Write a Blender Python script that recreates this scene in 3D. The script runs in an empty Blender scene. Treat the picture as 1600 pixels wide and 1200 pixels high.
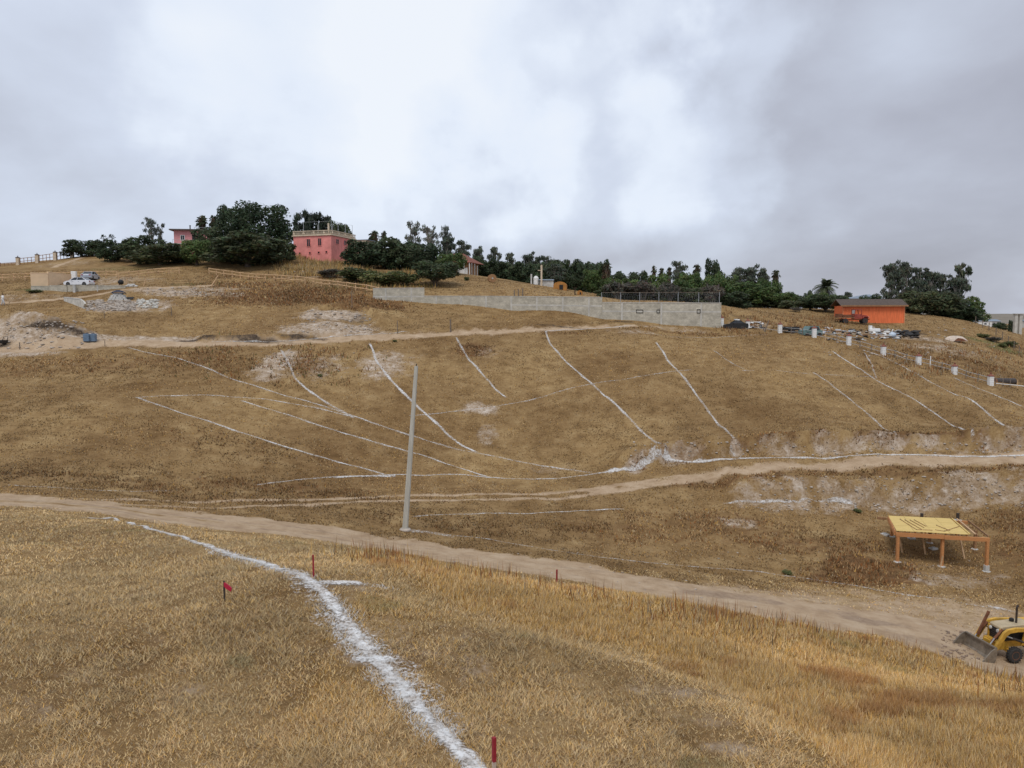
import bpy, bmesh, math, random
import numpy as np
from mathutils import Vector, Matrix

# ------------------------------------------------------------------ camera, sky, sun, exposure
scene = bpy.context.scene
col = scene.collection
R = math.radians
EYE = 20.0
FPX = 1209.0                      # focal length in photo pixels (1600 wide)
PITCH = math.atan(100.0 / FPX)
cam_d = bpy.data.cameras.new('camera')
cam = bpy.data.objects.new('camera', cam_d)
col.objects.link(cam)
cam.location = (0, 0, EYE)
cam.rotation_euler = (math.pi / 2 - PITCH, 0, 0)
cam_d.sensor_fit = 'HORIZONTAL'
cam_d.sensor_width = 36.0
cam_d.lens = 36.0 * FPX / 1600.0
cam_d.clip_start = 0.2
cam_d.clip_end = 12000
scene.camera = cam

SUN_EL, SUN_AZ = R(58), R(200)    # azimuth clockwise from +Y
sun_d = bpy.data.lights.new('sun', 'SUN')
sun_d.energy = 1.3
sun_d.angle = R(22)
sun_d.color = (1.0, 0.965, 0.91)
sun = bpy.data.objects.new('sun', sun_d)
col.objects.link(sun)
sdir = Vector((math.sin(SUN_AZ) * math.cos(SUN_EL), math.cos(SUN_AZ) * math.cos(SUN_EL), math.sin(SUN_EL)))
sun.rotation_euler = sdir.to_track_quat('Z', 'Y').to_euler()
sun.location = (0, 0, 120)

scene.view_settings.view_transform = 'Standard'
scene.view_settings.look = 'None'
scene.view_settings.exposure = 0.18
scene.view_settings.gamma = 1.0
scene.view_settings.use_curve_mapping = False
scene.cycles.max_bounces = 5
scene.cycles.transparent_max_bounces = 8

world = bpy.data.worlds.new('World')
scene.world = world
world.use_nodes = True
wt = world.node_tree
wt.nodes.clear()


def wn(t, **k):
    n = wt.nodes.new(t)
    for a, b in k.items():
        setattr(n, a, b)
    return n


def wmath(op, a, b=None, c=None, clamp=False):
    n = wn('ShaderNodeMath', operation=op)
    n.use_clamp = clamp
    for i, v in enumerate((a, b, c)):
        if v is None:
            continue
        if isinstance(v, (int, float)):
            n.inputs[i].default_value = v
        else:
            wt.links.new(v, n.inputs[i])
    return n.outputs[0]


w_out = wn('ShaderNodeOutputWorld')
w_sky = wn('ShaderNodeTexSky', sky_type='NISHITA')
w_sky.sun_disc = False
w_sky.sun_elevation = SUN_EL
w_sky.sun_rotation = SUN_AZ
w_bg_sky = wn('ShaderNodeBackground')
w_bg_sky.inputs[1].default_value = 0.09
wt.links.new(w_sky.outputs[0], w_bg_sky.inputs[0])
w_tc = wn('ShaderNodeTexCoord')
w_sep = wn('ShaderNodeSeparateXYZ')
wt.links.new(w_tc.outputs['Generated'], w_sep.inputs[0])
zden = wmath('ADD', wmath('MAXIMUM', w_sep.outputs[2], 0.0), 0.34)
cxy = wn('ShaderNodeCombineXYZ')
wt.links.new(wmath('DIVIDE', w_sep.outputs[0], zden), cxy.inputs[0])
wt.links.new(wmath('DIVIDE', w_sep.outputs[1], zden), cxy.inputs[1])


def wnoise(scale, detail, rough, off, dist=0.0, stretch=(1, 1, 1)):
    mp = wn('ShaderNodeMapping')
    mp.inputs['Location'].default_value = off
    mp.inputs['Scale'].default_value = stretch
    wt.links.new(cxy.outputs[0], mp.inputs[0])
    n = wn('ShaderNodeTexNoise')
    n.inputs['Scale'].default_value = scale
    n.inputs['Detail'].default_value = detail
    n.inputs['Roughness'].default_value = rough
    n.inputs['Distortion'].default_value = dist
    wt.links.new(mp.outputs[0], n.inputs[0])
    return n.outputs[0]


# the cloud banks' edges billow: their direction is warped by noise
w_nz = wn('ShaderNodeTexNoise')
w_nz.inputs['Scale'].default_value = 4.2
w_nz.inputs['Detail'].default_value = 6
w_nz.inputs['Roughness'].default_value = 0.5
wt.links.new(w_tc.outputs['Generated'], w_nz.inputs[0])
w_sub = wn('ShaderNodeVectorMath', operation='SUBTRACT')
w_sub.inputs[1].default_value = (0.5, 0.5, 0.5)
wt.links.new(w_nz.outputs['Color'], w_sub.inputs[0])
w_scl = wn('ShaderNodeVectorMath', operation='SCALE')
w_scl.inputs['Scale'].default_value = 0.55
wt.links.new(w_sub.outputs[0], w_scl.inputs[0])
w_wadd = wn('ShaderNodeVectorMath', operation='ADD')
wt.links.new(w_tc.outputs['Generated'], w_wadd.inputs[0])
wt.links.new(w_scl.outputs[0], w_wadd.inputs[1])
w_warp = wn('ShaderNodeVectorMath', operation='NORMALIZE')
wt.links.new(w_wadd.outputs[0], w_warp.inputs[0])


def wblob(px, py, size, soft):
    """soft cloud bank centred on a direction of the sky"""
    d = Vector(((px - 800) / FPX, math.cos(PITCH) + (600 - py) / FPX * math.sin(PITCH),
                -math.sin(PITCH) + (600 - py) / FPX * math.cos(PITCH))).normalized()
    n = wn('ShaderNodeVectorMath', operation='DOT_PRODUCT')
    n.inputs[1].default_value = d
    wt.links.new(w_warp.outputs[0], n.inputs[0])
    m = wn('ShaderNodeMapRange')
    m.interpolation_type = 'SMOOTHERSTEP'
    m.inputs[1].default_value = math.cos(size + soft)
    m.inputs[2].default_value = math.cos(max(size - soft, 0.0))
    wt.links.new(n.outputs['Value'], m.inputs[0])
    return m.outputs[0]


n1 = wnoise(1.1, 6, 0.5, (3.1, 1.4, 0.0), 0.25, (1.0, 0.9, 1))
n2 = wnoise(2.6, 7, 0.52, (7.7, -2.2, 0.0), 0.3, (1.0, 0.85, 1))
dens = wmath('ADD', 0.09, wmath('ADD', wmath('MULTIPLY', n1, 0.60), wmath('MULTIPLY', n2, 0.22)))
for (bx_, by_, bs_, bf_, amt) in [
        (860, 150, 0.10, 0.15, -0.16), (1080, 180, 0.05, 0.11, -0.14), (480, 40, 0.10, 0.16, -0.13), (660, 230, 0.05, 0.14, -0.06), (180, 70, 0.08, 0.14, -0.05),
        (1450, 160, 0.23, 0.17, 0.15), (1010, 30, 0.06, 0.11, 0.08), (930, 280, 0.05, 0.09, 0.07),
        (350, 210, 0.10, 0.22, 0.06), (80, 250, 0.12, 0.2, 0.05)]:
    dens = wmath('ADD', dens, wmath('MULTIPLY', wblob(bx_, by_, bs_, bf_), amt))
# towards the horizon the layer is seen edge-on and greys out
hz = wn('ShaderNodeMapRange')
hz.inputs[1].default_value = 0.0
hz.inputs[2].default_value = 0.30
hz.inputs[3].default_value = 0.075
hz.inputs[4].default_value = 0.0
wt.links.new(w_sep.outputs[2], hz.inputs[0])
dens = wmath('ADD', dens, hz.outputs[0])
cr = wn('ShaderNodeValToRGB')
wt.links.new(dens, cr.inputs[0])
el = cr.color_ramp.elements
el[0].position = 0.30
el[0].color = (0.80, 0.84, 0.90, 1)
el[1].position = 0.78
el[1].color = (0.34, 0.35, 0.41, 1)
for p, c in ((0.40, (0.725, 0.785, 0.885, 1)), (0.49, (0.595, 0.65, 0.765, 1)), (0.58, (0.51, 0.55, 0.645, 1)), (0.67, (0.42, 0.44, 0.515, 1))):
    e = el.new(p)
    e.color = c
w_bg_c = wn('ShaderNodeBackground')
w_bg_c.inputs[1].default_value = 1.0
wt.links.new(cr.outputs[0], w_bg_c.inputs[0])
w_mix = wn('ShaderNodeMixShader')
w_mix.inputs[0].default_value = 0.93
wt.links.new(w_bg_sky.outputs[0], w_mix.inputs[1])
wt.links.new(w_bg_c.outputs[0], w_mix.inputs[2])
wt.links.new(w_mix.outputs[0], w_out.inputs[0])

# ------------------------------------------------------------------ helpers
rng = np.random.default_rng(7)
random.seed(7)


def mat(name, base, rough=0.85, var=0.18, scale=3.0, bump=0.0, bscale=20.0, metal=0.0, col2=None, spec=0.3, stretch=None, coord='Object'):
    """a plain surface with noise in its colour and relief"""
    m = bpy.data.materials.new(name)
    m.use_nodes = True
    t = m.node_tree
    b = t.nodes['Principled BSDF']
    b.inputs['Roughness'].default_value = rough
    b.inputs['Metallic'].default_value = metal
    b.inputs['Specular IOR Level'].default_value = spec
    tc = t.nodes.new('ShaderNodeTexCoord')
    mp = t.nodes.new('ShaderNodeMapping')
    if stretch:
        mp.inputs['Scale'].default_value = stretch
    t.links.new(tc.outputs[coord], mp.inputs[0])
    n = t.nodes.new('ShaderNodeTexNoise')
    n.inputs['Scale'].default_value = scale
    n.inputs['Detail'].default_value = 6
    n.inputs['Roughness'].default_value = 0.65
    t.links.new(mp.outputs[0], n.inputs[0])
    r = t.nodes.new('ShaderNodeValToRGB')
    a = col2 if col2 else tuple(c * (1 - var) for c in base)
    c2 = base if col2 else tuple(min(1, c * (1 + var)) for c in base)
    r.color_ramp.elements[0].position = 0.32
    r.color_ramp.elements[1].position = 0.68
    r.color_ramp.elements[0].color = (*a, 1)
    r.color_ramp.elements[1].color = (*c2, 1)
    t.links.new(n.outputs[0], r.inputs[0])
    t.links.new(r.outputs[0], b.inputs['Base Color'])
    if bump:
        n2 = t.nodes.new('ShaderNodeTexNoise')
        n2.inputs['Scale'].default_value = bscale
        n2.inputs['Detail'].default_value = 5
        t.links.new(mp.outputs[0], n2.inputs[0])
        bp = t.nodes.new('ShaderNodeBump')
        bp.inputs['Strength'].default_value = bump
        bp.inputs['Distance'].default_value = 0.05
        t.links.new(n2.outputs[0], bp.inputs['Height'])
        t.links.new(bp.outputs[0], b.inputs['Normal'])
    return m


def attr_mat(name, attr='tint', rough=0.9, transl=0.0, spec=0.1, up=0.0):
    """colour taken from the mesh's own colour attribute (one colour per blade or leaf)"""
    m = bpy.data.materials.new(name)
    m.use_nodes = True
    t = m.node_tree
    b = t.nodes['Principled BSDF']
    b.inputs['Roughness'].default_value = rough
    b.inputs['Specular IOR Level'].default_value = spec
    a = t.nodes.new('ShaderNodeAttribute')
    a.attribute_name = attr
    t.links.new(a.outputs['Color'], b.inputs['Base Color'])
    if up:                                  # thin blades shade together as a soft mat
        ge = t.nodes.new('ShaderNodeNewGeometry')
        va = t.nodes.new('ShaderNodeVectorMath')
        va.operation = 'ADD'
        va.inputs[1].default_value = (0, 0, up)
        t.links.new(ge.outputs['Normal'], va.inputs[0])
        vn = t.nodes.new('ShaderNodeVectorMath')
        vn.operation = 'NORMALIZE'
        t.links.new(va.outputs[0], vn.inputs[0])
        t.links.new(vn.outputs[0], b.inputs['Normal'])
    if transl:
        tr = t.nodes.new('ShaderNodeBsdfTranslucent')
        t.links.new(a.outputs['Color'], tr.inputs[0])
        mx = t.nodes.new('ShaderNodeMixShader')
        mx.inputs[0].default_value = transl
        t.links.new(b.outputs[0], mx.inputs[1])
        t.links.new(tr.outputs[0], mx.inputs[2])
        t.links.new(mx.outputs[0], t.nodes['Material Output'].inputs[0])
    return m


def raw_mesh(name, verts, faces, material, tint=None, parent=None, smooth=False):
    """verts (n,3) and faces (m,k) arrays -> one mesh object; tint (n,3) -> colour attribute"""
    verts = np.asarray(verts, dtype=np.float32)
    faces = np.asarray(faces, dtype=np.int32)
    me = bpy.data.meshes.new(name)
    nf, k = faces.shape
    me.vertices.add(len(verts))
    me.vertices.foreach_set('co', verts.ravel())
    me.loops.add(nf * k)
    me.loops.foreach_set('vertex_index', faces.ravel())
    me.polygons.add(nf)
    me.polygons.foreach_set('loop_start', np.arange(0, nf * k, k, dtype=np.int32))
    me.polygons.foreach_set('loop_total', np.full(nf, k, dtype=np.int32))
    if smooth:
        me.polygons.foreach_set('use_smooth', np.ones(nf, dtype=bool))
    me.update(calc_edges=True)
    if tint is not None:
        at = me.color_attributes.new('tint', 'FLOAT_COLOR', 'POINT')
        c4 = np.ones((len(verts), 4), dtype=np.float32)
        c4[:, :3] = tint
        at.data.foreach_set('color', c4.ravel())
    me.materials.append(material)
    o = bpy.data.objects.new(name, me)
    col.objects.link(o)
    if parent is not None:
        o.parent = parent
    return o


class MB:
    """collects boxes, bars, tubes, lathes and prisms into one mesh"""

    def __init__(self):
        self.v, self.f = [], []

    def add(self, vs, fs):
        o = len(self.v)
        self.v += [tuple(p) for p in vs]
        self.f += [tuple(o + i for i in f) for f in fs]
        return self

    def box(self, c, s, rz=0.0, M=None):
        x, y, z = s[0] / 2, s[1] / 2, s[2] / 2
        vs = [Vector((a, b, d)) for d in (-z, z) for (a, b) in ((-x, -y), (x, -y), (x, y), (-x, y))]
        rot = M if M is not None else Matrix.Rotation(rz, 3, 'Z')
        vs = [rot @ p + Vector(c) for p in vs]
        return self.add(vs, [(3, 2, 1, 0), (4, 5, 6, 7), (0, 1, 5, 4), (1, 2, 6, 5), (2, 3, 7, 6), (3, 0, 4, 7)])

    def bar(self, a, b, w, h=None, up=(0, 0, 1)):
        """box beam from a to b, w wide, h high"""
        a, b = Vector(a), Vector(b)
        d = b - a
        L = d.length
        x = d.normalized()
        u = Vector(up)
        if abs(x.dot(u)) > 0.95:
            u = Vector((0, 1, 0))
        y = u.cross(x).normalized()
        z = x.cross(y)
        M = Matrix((x, y, z)).transposed()
        return self.box((a + b) / 2, (L, w, h if h else w), M=M)

    def tube(self, pts, rad, n=8, cap=True):
        pts = [Vector(p) for p in pts]
        if not isinstance(rad, (list, tuple)):
            rad = [rad] * len(pts)
        base = len(self.v)
        prev = None
        for i, p in enumerate(pts):
            d = (pts[min(i + 1, len(pts) - 1)] - pts[max(i - 1, 0)]).normalized()
            if prev is None:
                u = d.orthogonal().normalized()
            else:
                u = (prev - d * prev.dot(d)).normalized()
            prev = u
            w = d.cross(u)
            for k in range(n):
                a = 2 * math.pi * k / n
                self.v.append(tuple(p + (u * math.cos(a) + w * math.sin(a)) * rad[i]))
        for i in range(len(pts) - 1):
            for k in range(n):
                k2 = (k + 1) % n
                self.f.append((base + i * n + k, base + i * n + k2, base + (i + 1) * n + k2, base + (i + 1) * n + k))
        if cap:
            self.f.append(tuple(base + k for k in range(n))[::-1])
            self.f.append(tuple(base + (len(pts) - 1) * n + k for k in range(n)))
        return self

    def lathe(self, prof, c=(0, 0, 0), n=16, axis='Z'):
        base = len(self.v)
        for (r, h) in prof:
            for k in range(n):
                a = 2 * math.pi * k / n
                p = (r * math.cos(a), r * math.sin(a), h)
                if axis == 'Y':
                    p = (p[0], p[2], p[1])
                elif axis == 'X':
                    p = (p[2], p[0], p[1])
                self.v.append((p[0] + c[0], p[1] + c[1], p[2] + c[2]))
        for i in range(len(prof) - 1):
            for k in range(n):
                k2 = (k + 1) % n
                self.f.append((base + i * n + k, base + i * n + k2, base + (i + 1) * n + k2, base + (i + 1) * n + k))
        self.f.append(tuple(base + k for k in range(n))[::-1])
        self.f.append(tuple(base + (len(prof) - 1) * n + k for k in range(n)))
        return self

    def prism(self, poly, y0, y1, M=None):
        """polygon in (x, z) extruded along y"""
        n = len(poly)
        vs = [(p[0], y0, p[1]) for p in poly] + [(p[0], y1, p[1]) for p in poly]
        if M is not None:
            vs = [M @ Vector(p) for p in vs]
        fs = [tuple(range(n)), tuple(range(2 * n - 1, n - 1, -1))]
        fs += [(i, i + n, (i + 1) % n + n, (i + 1) % n) for i in range(n)]
        return self.add(vs, fs)

    def build(self, name, m, parent=None, smooth=False, bevel=0.0):
        me = bpy.data.meshes.new(name)
        me.from_pydata(self.v, [], self.f)
        bm = bmesh.new()
        bm.from_mesh(me)
        bmesh.ops.recalc_face_normals(bm, faces=bm.faces)
        bm.to_mesh(me)
        bm.free()
        if smooth:
            me.polygons.foreach_set('use_smooth', np.ones(len(me.polygons), dtype=bool))
        me.materials.append(m)
        o = bpy.data.objects.new(name, me)
        col.objects.link(o)
        if parent is not None:
            o.parent = parent
        if bevel:
            b = o.modifiers.new('bevel', 'BEVEL')
            b.width = bevel
            b.segments = 2
            b.limit_method = 'ANGLE'
        return o


def tag(o, label=None, cat=None, group=None, kind=None):
    if label:
        o['label'] = label
    if cat:
        o['category'] = cat
    if group:
        o['group'] = group
    if kind:
        o['kind'] = kind
    return o


def thing(name, label, cat, loc=(0, 0, 0), rz=0.0, group=None):
    o = bpy.data.objects.new(name, None)
    col.objects.link(o)
    o.location = loc
    o.rotation_euler = (0, 0, rz)
    o.empty_display_size = 0.2
    return tag(o, label, cat, group)


def copy_tree(o, parent=None):
    c = o.copy()
    col.objects.link(c)
    c.parent = parent
    for ch in list(o.children):
        copy_tree(ch, c)
    return c


def hash2(ix, iy, seed):
    h = (ix.astype(np.int64) * 374761393 + iy.astype(np.int64) * 668265263 + seed * 1442695041) & 0x7fffffff
    h = ((h ^ (h >> 13)) * 1274126177) & 0x7fffffff
    h = h ^ (h >> 16)
    return (h & 0xffffff) / float(0xffffff)


def vnoise(x, y, seed=0):
    x = np.asarray(x, dtype=np.float64)
    y = np.asarray(y, dtype=np.float64)
    ix, iy = np.floor(x), np.floor(y)
    fx, fy = x - ix, y - iy
    fx = fx * fx * (3 - 2 * fx)
    fy = fy * fy * (3 - 2 * fy)
    a, b = hash2(ix, iy, seed), hash2(ix + 1, iy, seed)
    c, d = hash2(ix, iy + 1, seed), hash2(ix + 1, iy + 1, seed)
    return (a * (1 - fx) + b * fx) * (1 - fy) + (c * (1 - fx) + d * fx) * fy


def fbm(x, y, scale, seed=0, oct=4, gain=0.5):
    s, amp, tot = 0.0, 1.0, 0.0
    for i in range(oct):
        s = s + amp * vnoise(np.asarray(x) / scale * 2 ** i + 13.7 * i, np.asarray(y) / scale * 2 ** i - 7.3 * i, seed + i)
        tot += amp
        amp *= gain
    return s / tot


def sstep(a, b, x):
    t = np.clip((x - a) / (b - a), 0, 1)
    return t * t * (3 - 2 * t)

# ------------------------------------------------------------------ terrain
CP, SP = math.cos(PITCH), math.sin(PITCH)


def ray(px, py):
    """direction of a photo pixel, scaled so that it advances 1 m in Y"""
    yu = (600.0 - py) / FPX
    dy = CP + yu * SP
    return (px - 800.0) / FPX / dy, (-SP + yu * CP) / dy


CTRL = [
    # foreground rise
    (0, 1200, 9), (400, 1200, 9), (800, 1200, 9), (1200, 1200, 9.5), (1600, 1200, 10.5),
    (0, 1050, 11.5), (400, 1050, 11.6), (800, 1050, 12), (1200, 1100, 12.6), (1600, 1110, 13.6),
    (0, 920, 17), (200, 930, 15.8), (490, 905, 15.5), (800, 960, 15.8), (1200, 1030, 16.8), (1500, 1078, 18),
    (0, 840, 28), (0, 803, 37), (130, 810, 34), (190, 816, 31.5), (250, 823, 29), (370, 870, 20),
    (500, 856, 25), (600, 870, 24), (740, 896, 22), (870, 919, 21), (1060, 950, 21), (1250, 982, 21.5), (1430, 1024, 22), (1600, 1076, 23),
    # hidden slope behind its crest
    (300, 838, 38), (600, 890, 34), (740, 912, 33), (870, 936, 32), (1060, 968, 31.5), (1250, 1003, 30.5), (1430, 1042, 30), (1600, 1092, 29.5),
    # lower road
    (0, 783, 44), (200, 797, 45), (400, 822, 45.5), (600, 850, 46), (750, 872, 45.3), (900, 893, 44.2), (1050, 918, 42.5), (1200, 945, 41), (1450, 990, 38.5), (1600, 1035, 36.5),
    # valley floor
    (633, 828, 51), (900, 850, 52), (1200, 890, 49.5), (1402, 877, 51.5), (1541, 893, 50), (1393, 838, 57.5), (1523, 859, 55),
    (1250, 830, 57), (1000, 800, 59), (650, 800, 55), (400, 790, 52.5), (200, 775, 50), (0, 755, 51.5), (1600, 850, 54),
    # far track and the banks round it
    (300, 788, 52), (640, 778, 60), (800, 775, 62), (950, 766, 64.5), (1050, 748, 66), (1200, 730, 68), (1400, 718, 69), (1600, 713, 68),
    (1400, 745, 66.5), (1400, 795, 63), (1400, 810, 61), (1600, 740, 65), (1600, 790, 61), (1200, 760, 65), (1200, 790, 62),
    # far hillside
    (0, 730, 57), (200, 740, 58), (400, 745, 62), (600, 745, 66), (850, 740, 70), (1045, 715, 71.5), (1200, 690, 74), (1400, 685, 74), (1550, 690, 72.5),
    (0, 640, 72), (200, 680, 67), (200, 620, 76), (400, 650, 76), (600, 650, 80), (700, 620, 85), (800, 650, 82), (1000, 600, 88), (1200, 600, 88), (1400, 620, 84), (1580, 650, 79),
    (1000, 660, 79), (1200, 640, 81), (0, 580, 86), (250, 570, 88), (600, 590, 89), (850, 570, 95), (1100, 550, 98),
    (1547, 602, 90), (1491, 583, 94), (1435, 568, 97), (1380, 553, 101), (1326, 537, 105), (1272, 525, 108), (1218, 519, 111), (1167, 513, 113),
    # upper road
    (0, 545, 94), (200, 537, 97), (400, 533, 98.5), (600, 527, 102), (850, 515, 108), (990, 510, 111.5), (450, 585, 88), (450, 560, 92.5),
    # terraces above it
    (60, 505, 103), (0, 515, 101), (100, 500, 106), (200, 495, 109), (300, 495, 110), (500, 505, 107), (400, 500, 109), (600, 490, 114), (700, 492, 114), (150, 478, 115), (0, 478, 117), (300, 460, 122),
    (130, 447.5, 130), (60, 447, 131), (190, 446, 130), (60, 459, 124), (140, 461, 123.5), (190, 457, 123),
    (590, 467, 121), (663, 473, 120.5), (800, 485, 118), (940, 498, 116), (1128, 512, 114), (1040, 506, 115),
    (590, 452, 124), (663, 463, 124), (800, 463.5, 122), (900, 464, 121), (940, 468, 120.5), (1040, 472, 120), (1120, 478, 119.5), (880, 463, 127), (970, 470, 126), (1040, 474, 126), (1100, 478, 126), (940, 468, 132), (1000, 472, 133), (1080, 477, 134), (1060, 478, 150),
    # hilltop
    (0, 447, 130), (0, 440, 136), (130, 432, 140), (0, 418, 165), (70, 410, 168), (130, 400, 172), (200, 408, 165), (300, 415, 152), (400, 420, 150), (500, 408, 162), (550, 415, 160),
    (400, 435, 140), (500, 437, 136), (600, 448, 130), (450, 392, 178), (650, 425, 165), (720, 427, 160), (740, 432, 150), (800, 445, 140), (850, 447, 148), (900, 459, 138), (1000, 468, 145),
    (1150, 482, 130), (1250, 484, 138), (1320, 490, 136), (1360, 503, 128), (1413, 503, 127), (1330, 512, 118), (1480, 530, 114), (1500, 500, 138), (1550, 520, 128), (1600, 560, 112), (1600, 530, 145), (1450, 500, 155), (1520, 560, 103), (1600, 590, 99),
    # back of the hill
    (0, 425, 225), (200, 420, 225), (400, 415, 230), (600, 432, 225), (800, 455, 220), (1000, 480, 215), (1200, 500, 215), (1400, 512, 215), (1600, 520, 230),
    (300, 400, 190), (800, 455, 180), (1000, 477, 180), (1200, 494, 180), (1400, 507, 180),
]
pts = []
for (px, py, Y) in CTRL:
    rx, rz = ray(px, py)
    pts.append((rx * Y, Y, EYE + rz * Y))
    if px == 0 or px == 1600:                      # the ground goes on past the frame
        for k in ((-0.28, -0.62) if px == 0 else (0.28, 0.62)):
            dz = -0.06 * abs(k) * Y if (px == 1600 and Y > 80) else 0
            pts.append((rx * Y + k * Y, Y, EYE + rz * Y + dz))
for Xn in (-6, 0, 6):
    pts.append((Xn, 3.0, EYE - 5.2))
    pts.append((Xn, -6.0, EYE - 5.0))
P = np.array(pts)


def tps(r2):
    return 0.5 * r2 * np.log(r2 + 1e-9)


Sx, Sy = 1.0, 1.0
nP = len(P)
d2 = ((P[:, None, 0] - P[None, :, 0]) ** 2 + (P[:, None, 1] - P[None, :, 1]) ** 2)
A = np.zeros((nP + 3, nP + 3))
A[:nP, :nP] = tps(d2) + np.eye(nP) * (0.02 * P[:, 1] ** 1.0 * 1.5)[:, None]
A[:nP, nP] = 1
A[:nP, nP + 1:] = P[:, :2]
A[nP:, :nP] = A[:nP, nP:].T
W = np.linalg.solve(A, np.concatenate([P[:, 2], np.zeros(3)]))


def rbf(x, y):
    sh = x.shape
    x, y = x.ravel(), y.ravel()
    out = np.empty(len(x))
    for s in range(0, len(x), 40000):
        xs, ys = x[s:s + 40000, None], y[s:s + 40000, None]
        K = tps((xs - P[None, :, 0]) ** 2 + (ys - P[None, :, 1]) ** 2)
        out[s:s + 40000] = K @ W[:nP] + W[nP] + W[nP + 1] * xs[:, 0] + W[nP + 2] * ys[:, 0]
    return out.reshape(sh)


FC = 14.0                                           # the grid fans out from a point behind the photographer
t0, t1_, t2 = math.log(6.0), math.log(FC + 238.0), math.log(7000.0)
rows = np.exp(np.concatenate([np.arange(t0, t1_, 0.0062), np.arange(t1_, t2, 0.05)])) - FC
NU = 560
us = np.linspace(-1.02, 1.02, NU)
GX = us[None, :] * (rows[:, None] + FC)
GY = np.repeat(rows[:, None], NU, 1)
near_rows = rows < 300
GZ = np.zeros_like(GX)
GZ[near_rows] = rbf(GX[near_rows], GY[near_rows])
far_z = 13.0 + 2.0 * fbm(GX, GY, 400, 90, 3)
bl = sstep(205, 262, GY)
side = sstep(1.0, 1.25, np.abs(GX) / np.maximum(GY * 0.9, 60))
GZ = np.where(GY < 262, GZ * (1 - bl) + (far_z - 5) * bl, far_z - 5 * (1 - sstep(262, 420, GY)))
# soft uneven relief
GZ += (fbm(GX, GY, 6.0, 3, 3) - 0.5) * 0.35 * sstep(8, 25, GY) * (1 - sstep(200, 300, GY))
GZ += (fbm(GX, GY, 1.6, 5, 3) - 0.5) * 0.16 * (1 - sstep(80, 160, GY))
GZ += (vnoise(GX / 0.45, GY / 0.45, 8) - 0.5) * 0.05 * (1 - sstep(30, 60, GY))


def H(x, y):
    """ground height, bilinear on the terrain grid"""
    x = np.asarray(x, dtype=float)
    y = np.asarray(y, dtype=float)
    j = np.clip(np.searchsorted(rows, y) - 1, 0, len(rows) - 2)
    fy = (y - rows[j]) / (rows[j + 1] - rows[j])
    u = (x / (y + FC) - us[0]) / (us[1] - us[0])
    i = np.clip(np.floor(u).astype(int), 0, NU - 2)
    fx = np.clip(u - i, 0, 1)
    return (GZ[j, i] * (1 - fx) + GZ[j, i + 1] * fx) * (1 - fy) + (GZ[j + 1, i] * (1 - fx) + GZ[j + 1, i + 1] * fx) * fy


_T = np.concatenate([np.arange(5, 60, 0.05), np.arange(60, 240, 0.15)])


def G(px, py, ymin=4.0, ymax=240.0):
    """where the line of sight of a photo pixel meets the ground: (x, y, z)"""
    rx, rz = ray(px, py)
    T = _T[(_T >= ymin) & (_T <= ymax)]
    d = EYE + rz * T - H(rx * T, T)
    k = np.nonzero(d <= 0)[0]
    if len(k) == 0:
        t = T[np.argmin(d)]
    elif k[0] == 0:
        t = T[0]
    else:
        a, b = d[k[0] - 1], d[k[0]]
        t = T[k[0] - 1] + (T[k[0]] - T[k[0] - 1]) * a / (a - b)
    return np.array((rx * t, t, float(H(rx * t, t))))


def path(pxs, ymin=4.0):
    return np.array([G(p[0], p[1], ymin) for p in pxs])


def smooth_path(p, step):
    """Catmull-Rom through p, resampled every step metres (x, y)"""
    p = np.asarray(p)[:, :2]
    q = np.vstack([2 * p[0] - p[1], p, 2 * p[-1] - p[-2]])
    out = []
    for i in range(1, len(q) - 2):
        n = max(2, int(np.linalg.norm(q[i + 1] - q[i]) / step))
        t = np.linspace(0, 1, n, endpoint=False)[:, None]
        out.append(0.5 * (2 * q[i] + (q[i + 1] - q[i - 1]) * t + (2 * q[i - 1] - 5 * q[i] + 4 * q[i + 1] - q[i + 2]) * t ** 2
                          + (3 * q[i] - q[i - 1] - 3 * q[i + 1] + q[i + 2]) * t ** 3))
    return np.vstack(out + [p[-1:]])


def pdist(x, y, poly, reach):
    """distance to a polyline (inf beyond reach), its side (+ left of travel) and the share along it"""
    x, y = np.asarray(x), np.asarray(y)
    sh = x.shape
    xf, yf = x.ravel(), y.ravel()
    best = np.full(len(xf), np.inf)
    sgn = np.zeros(len(xf))
    along = np.zeros(len(xf))
    lo, hi = poly.min(0) - reach, poly.max(0) + reach
    sel = np.nonzero((xf > lo[0]) & (xf < hi[0]) & (yf > lo[1]) & (yf < hi[1]))[0]
    xs, ys = xf[sel], yf[sel]
    bs, ss, al = np.full(len(sel), np.inf), np.zeros(len(sel)), np.zeros(len(sel))
    n = len(poly) - 1
    for i in range(n):
        a, b = poly[i], poly[i + 1]
        l2 = np.minimum(a, b) - reach
        h2 = np.maximum(a, b) + reach
        k = np.nonzero((xs > l2[0]) & (xs < h2[0]) & (ys > l2[1]) & (ys < h2[1]))[0]
        if len(k) == 0:
            continue
        ab = b - a
        L2 = max(ab @ ab, 1e-9)
        t = np.clip(((xs[k] - a[0]) * ab[0] + (ys[k] - a[1]) * ab[1]) / L2, 0, 1)
        dx, dy = xs[k] - a[0] - t * ab[0], ys[k] - a[1] - t * ab[1]
        dd = np.hypot(dx, dy)
        m = dd < bs[k]
        kk = k[m]
        bs[kk] = dd[m]
        ss[kk] = np.sign(ab[0] * dy[m] - ab[1] * dx[m])
        al[kk] = (i + t[m]) / n
    bs[bs > reach] = np.inf
    best[sel], sgn[sel], along[sel] = bs, ss, al
    return best.reshape(sh), sgn.reshape(sh), along.reshape(sh)


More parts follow.
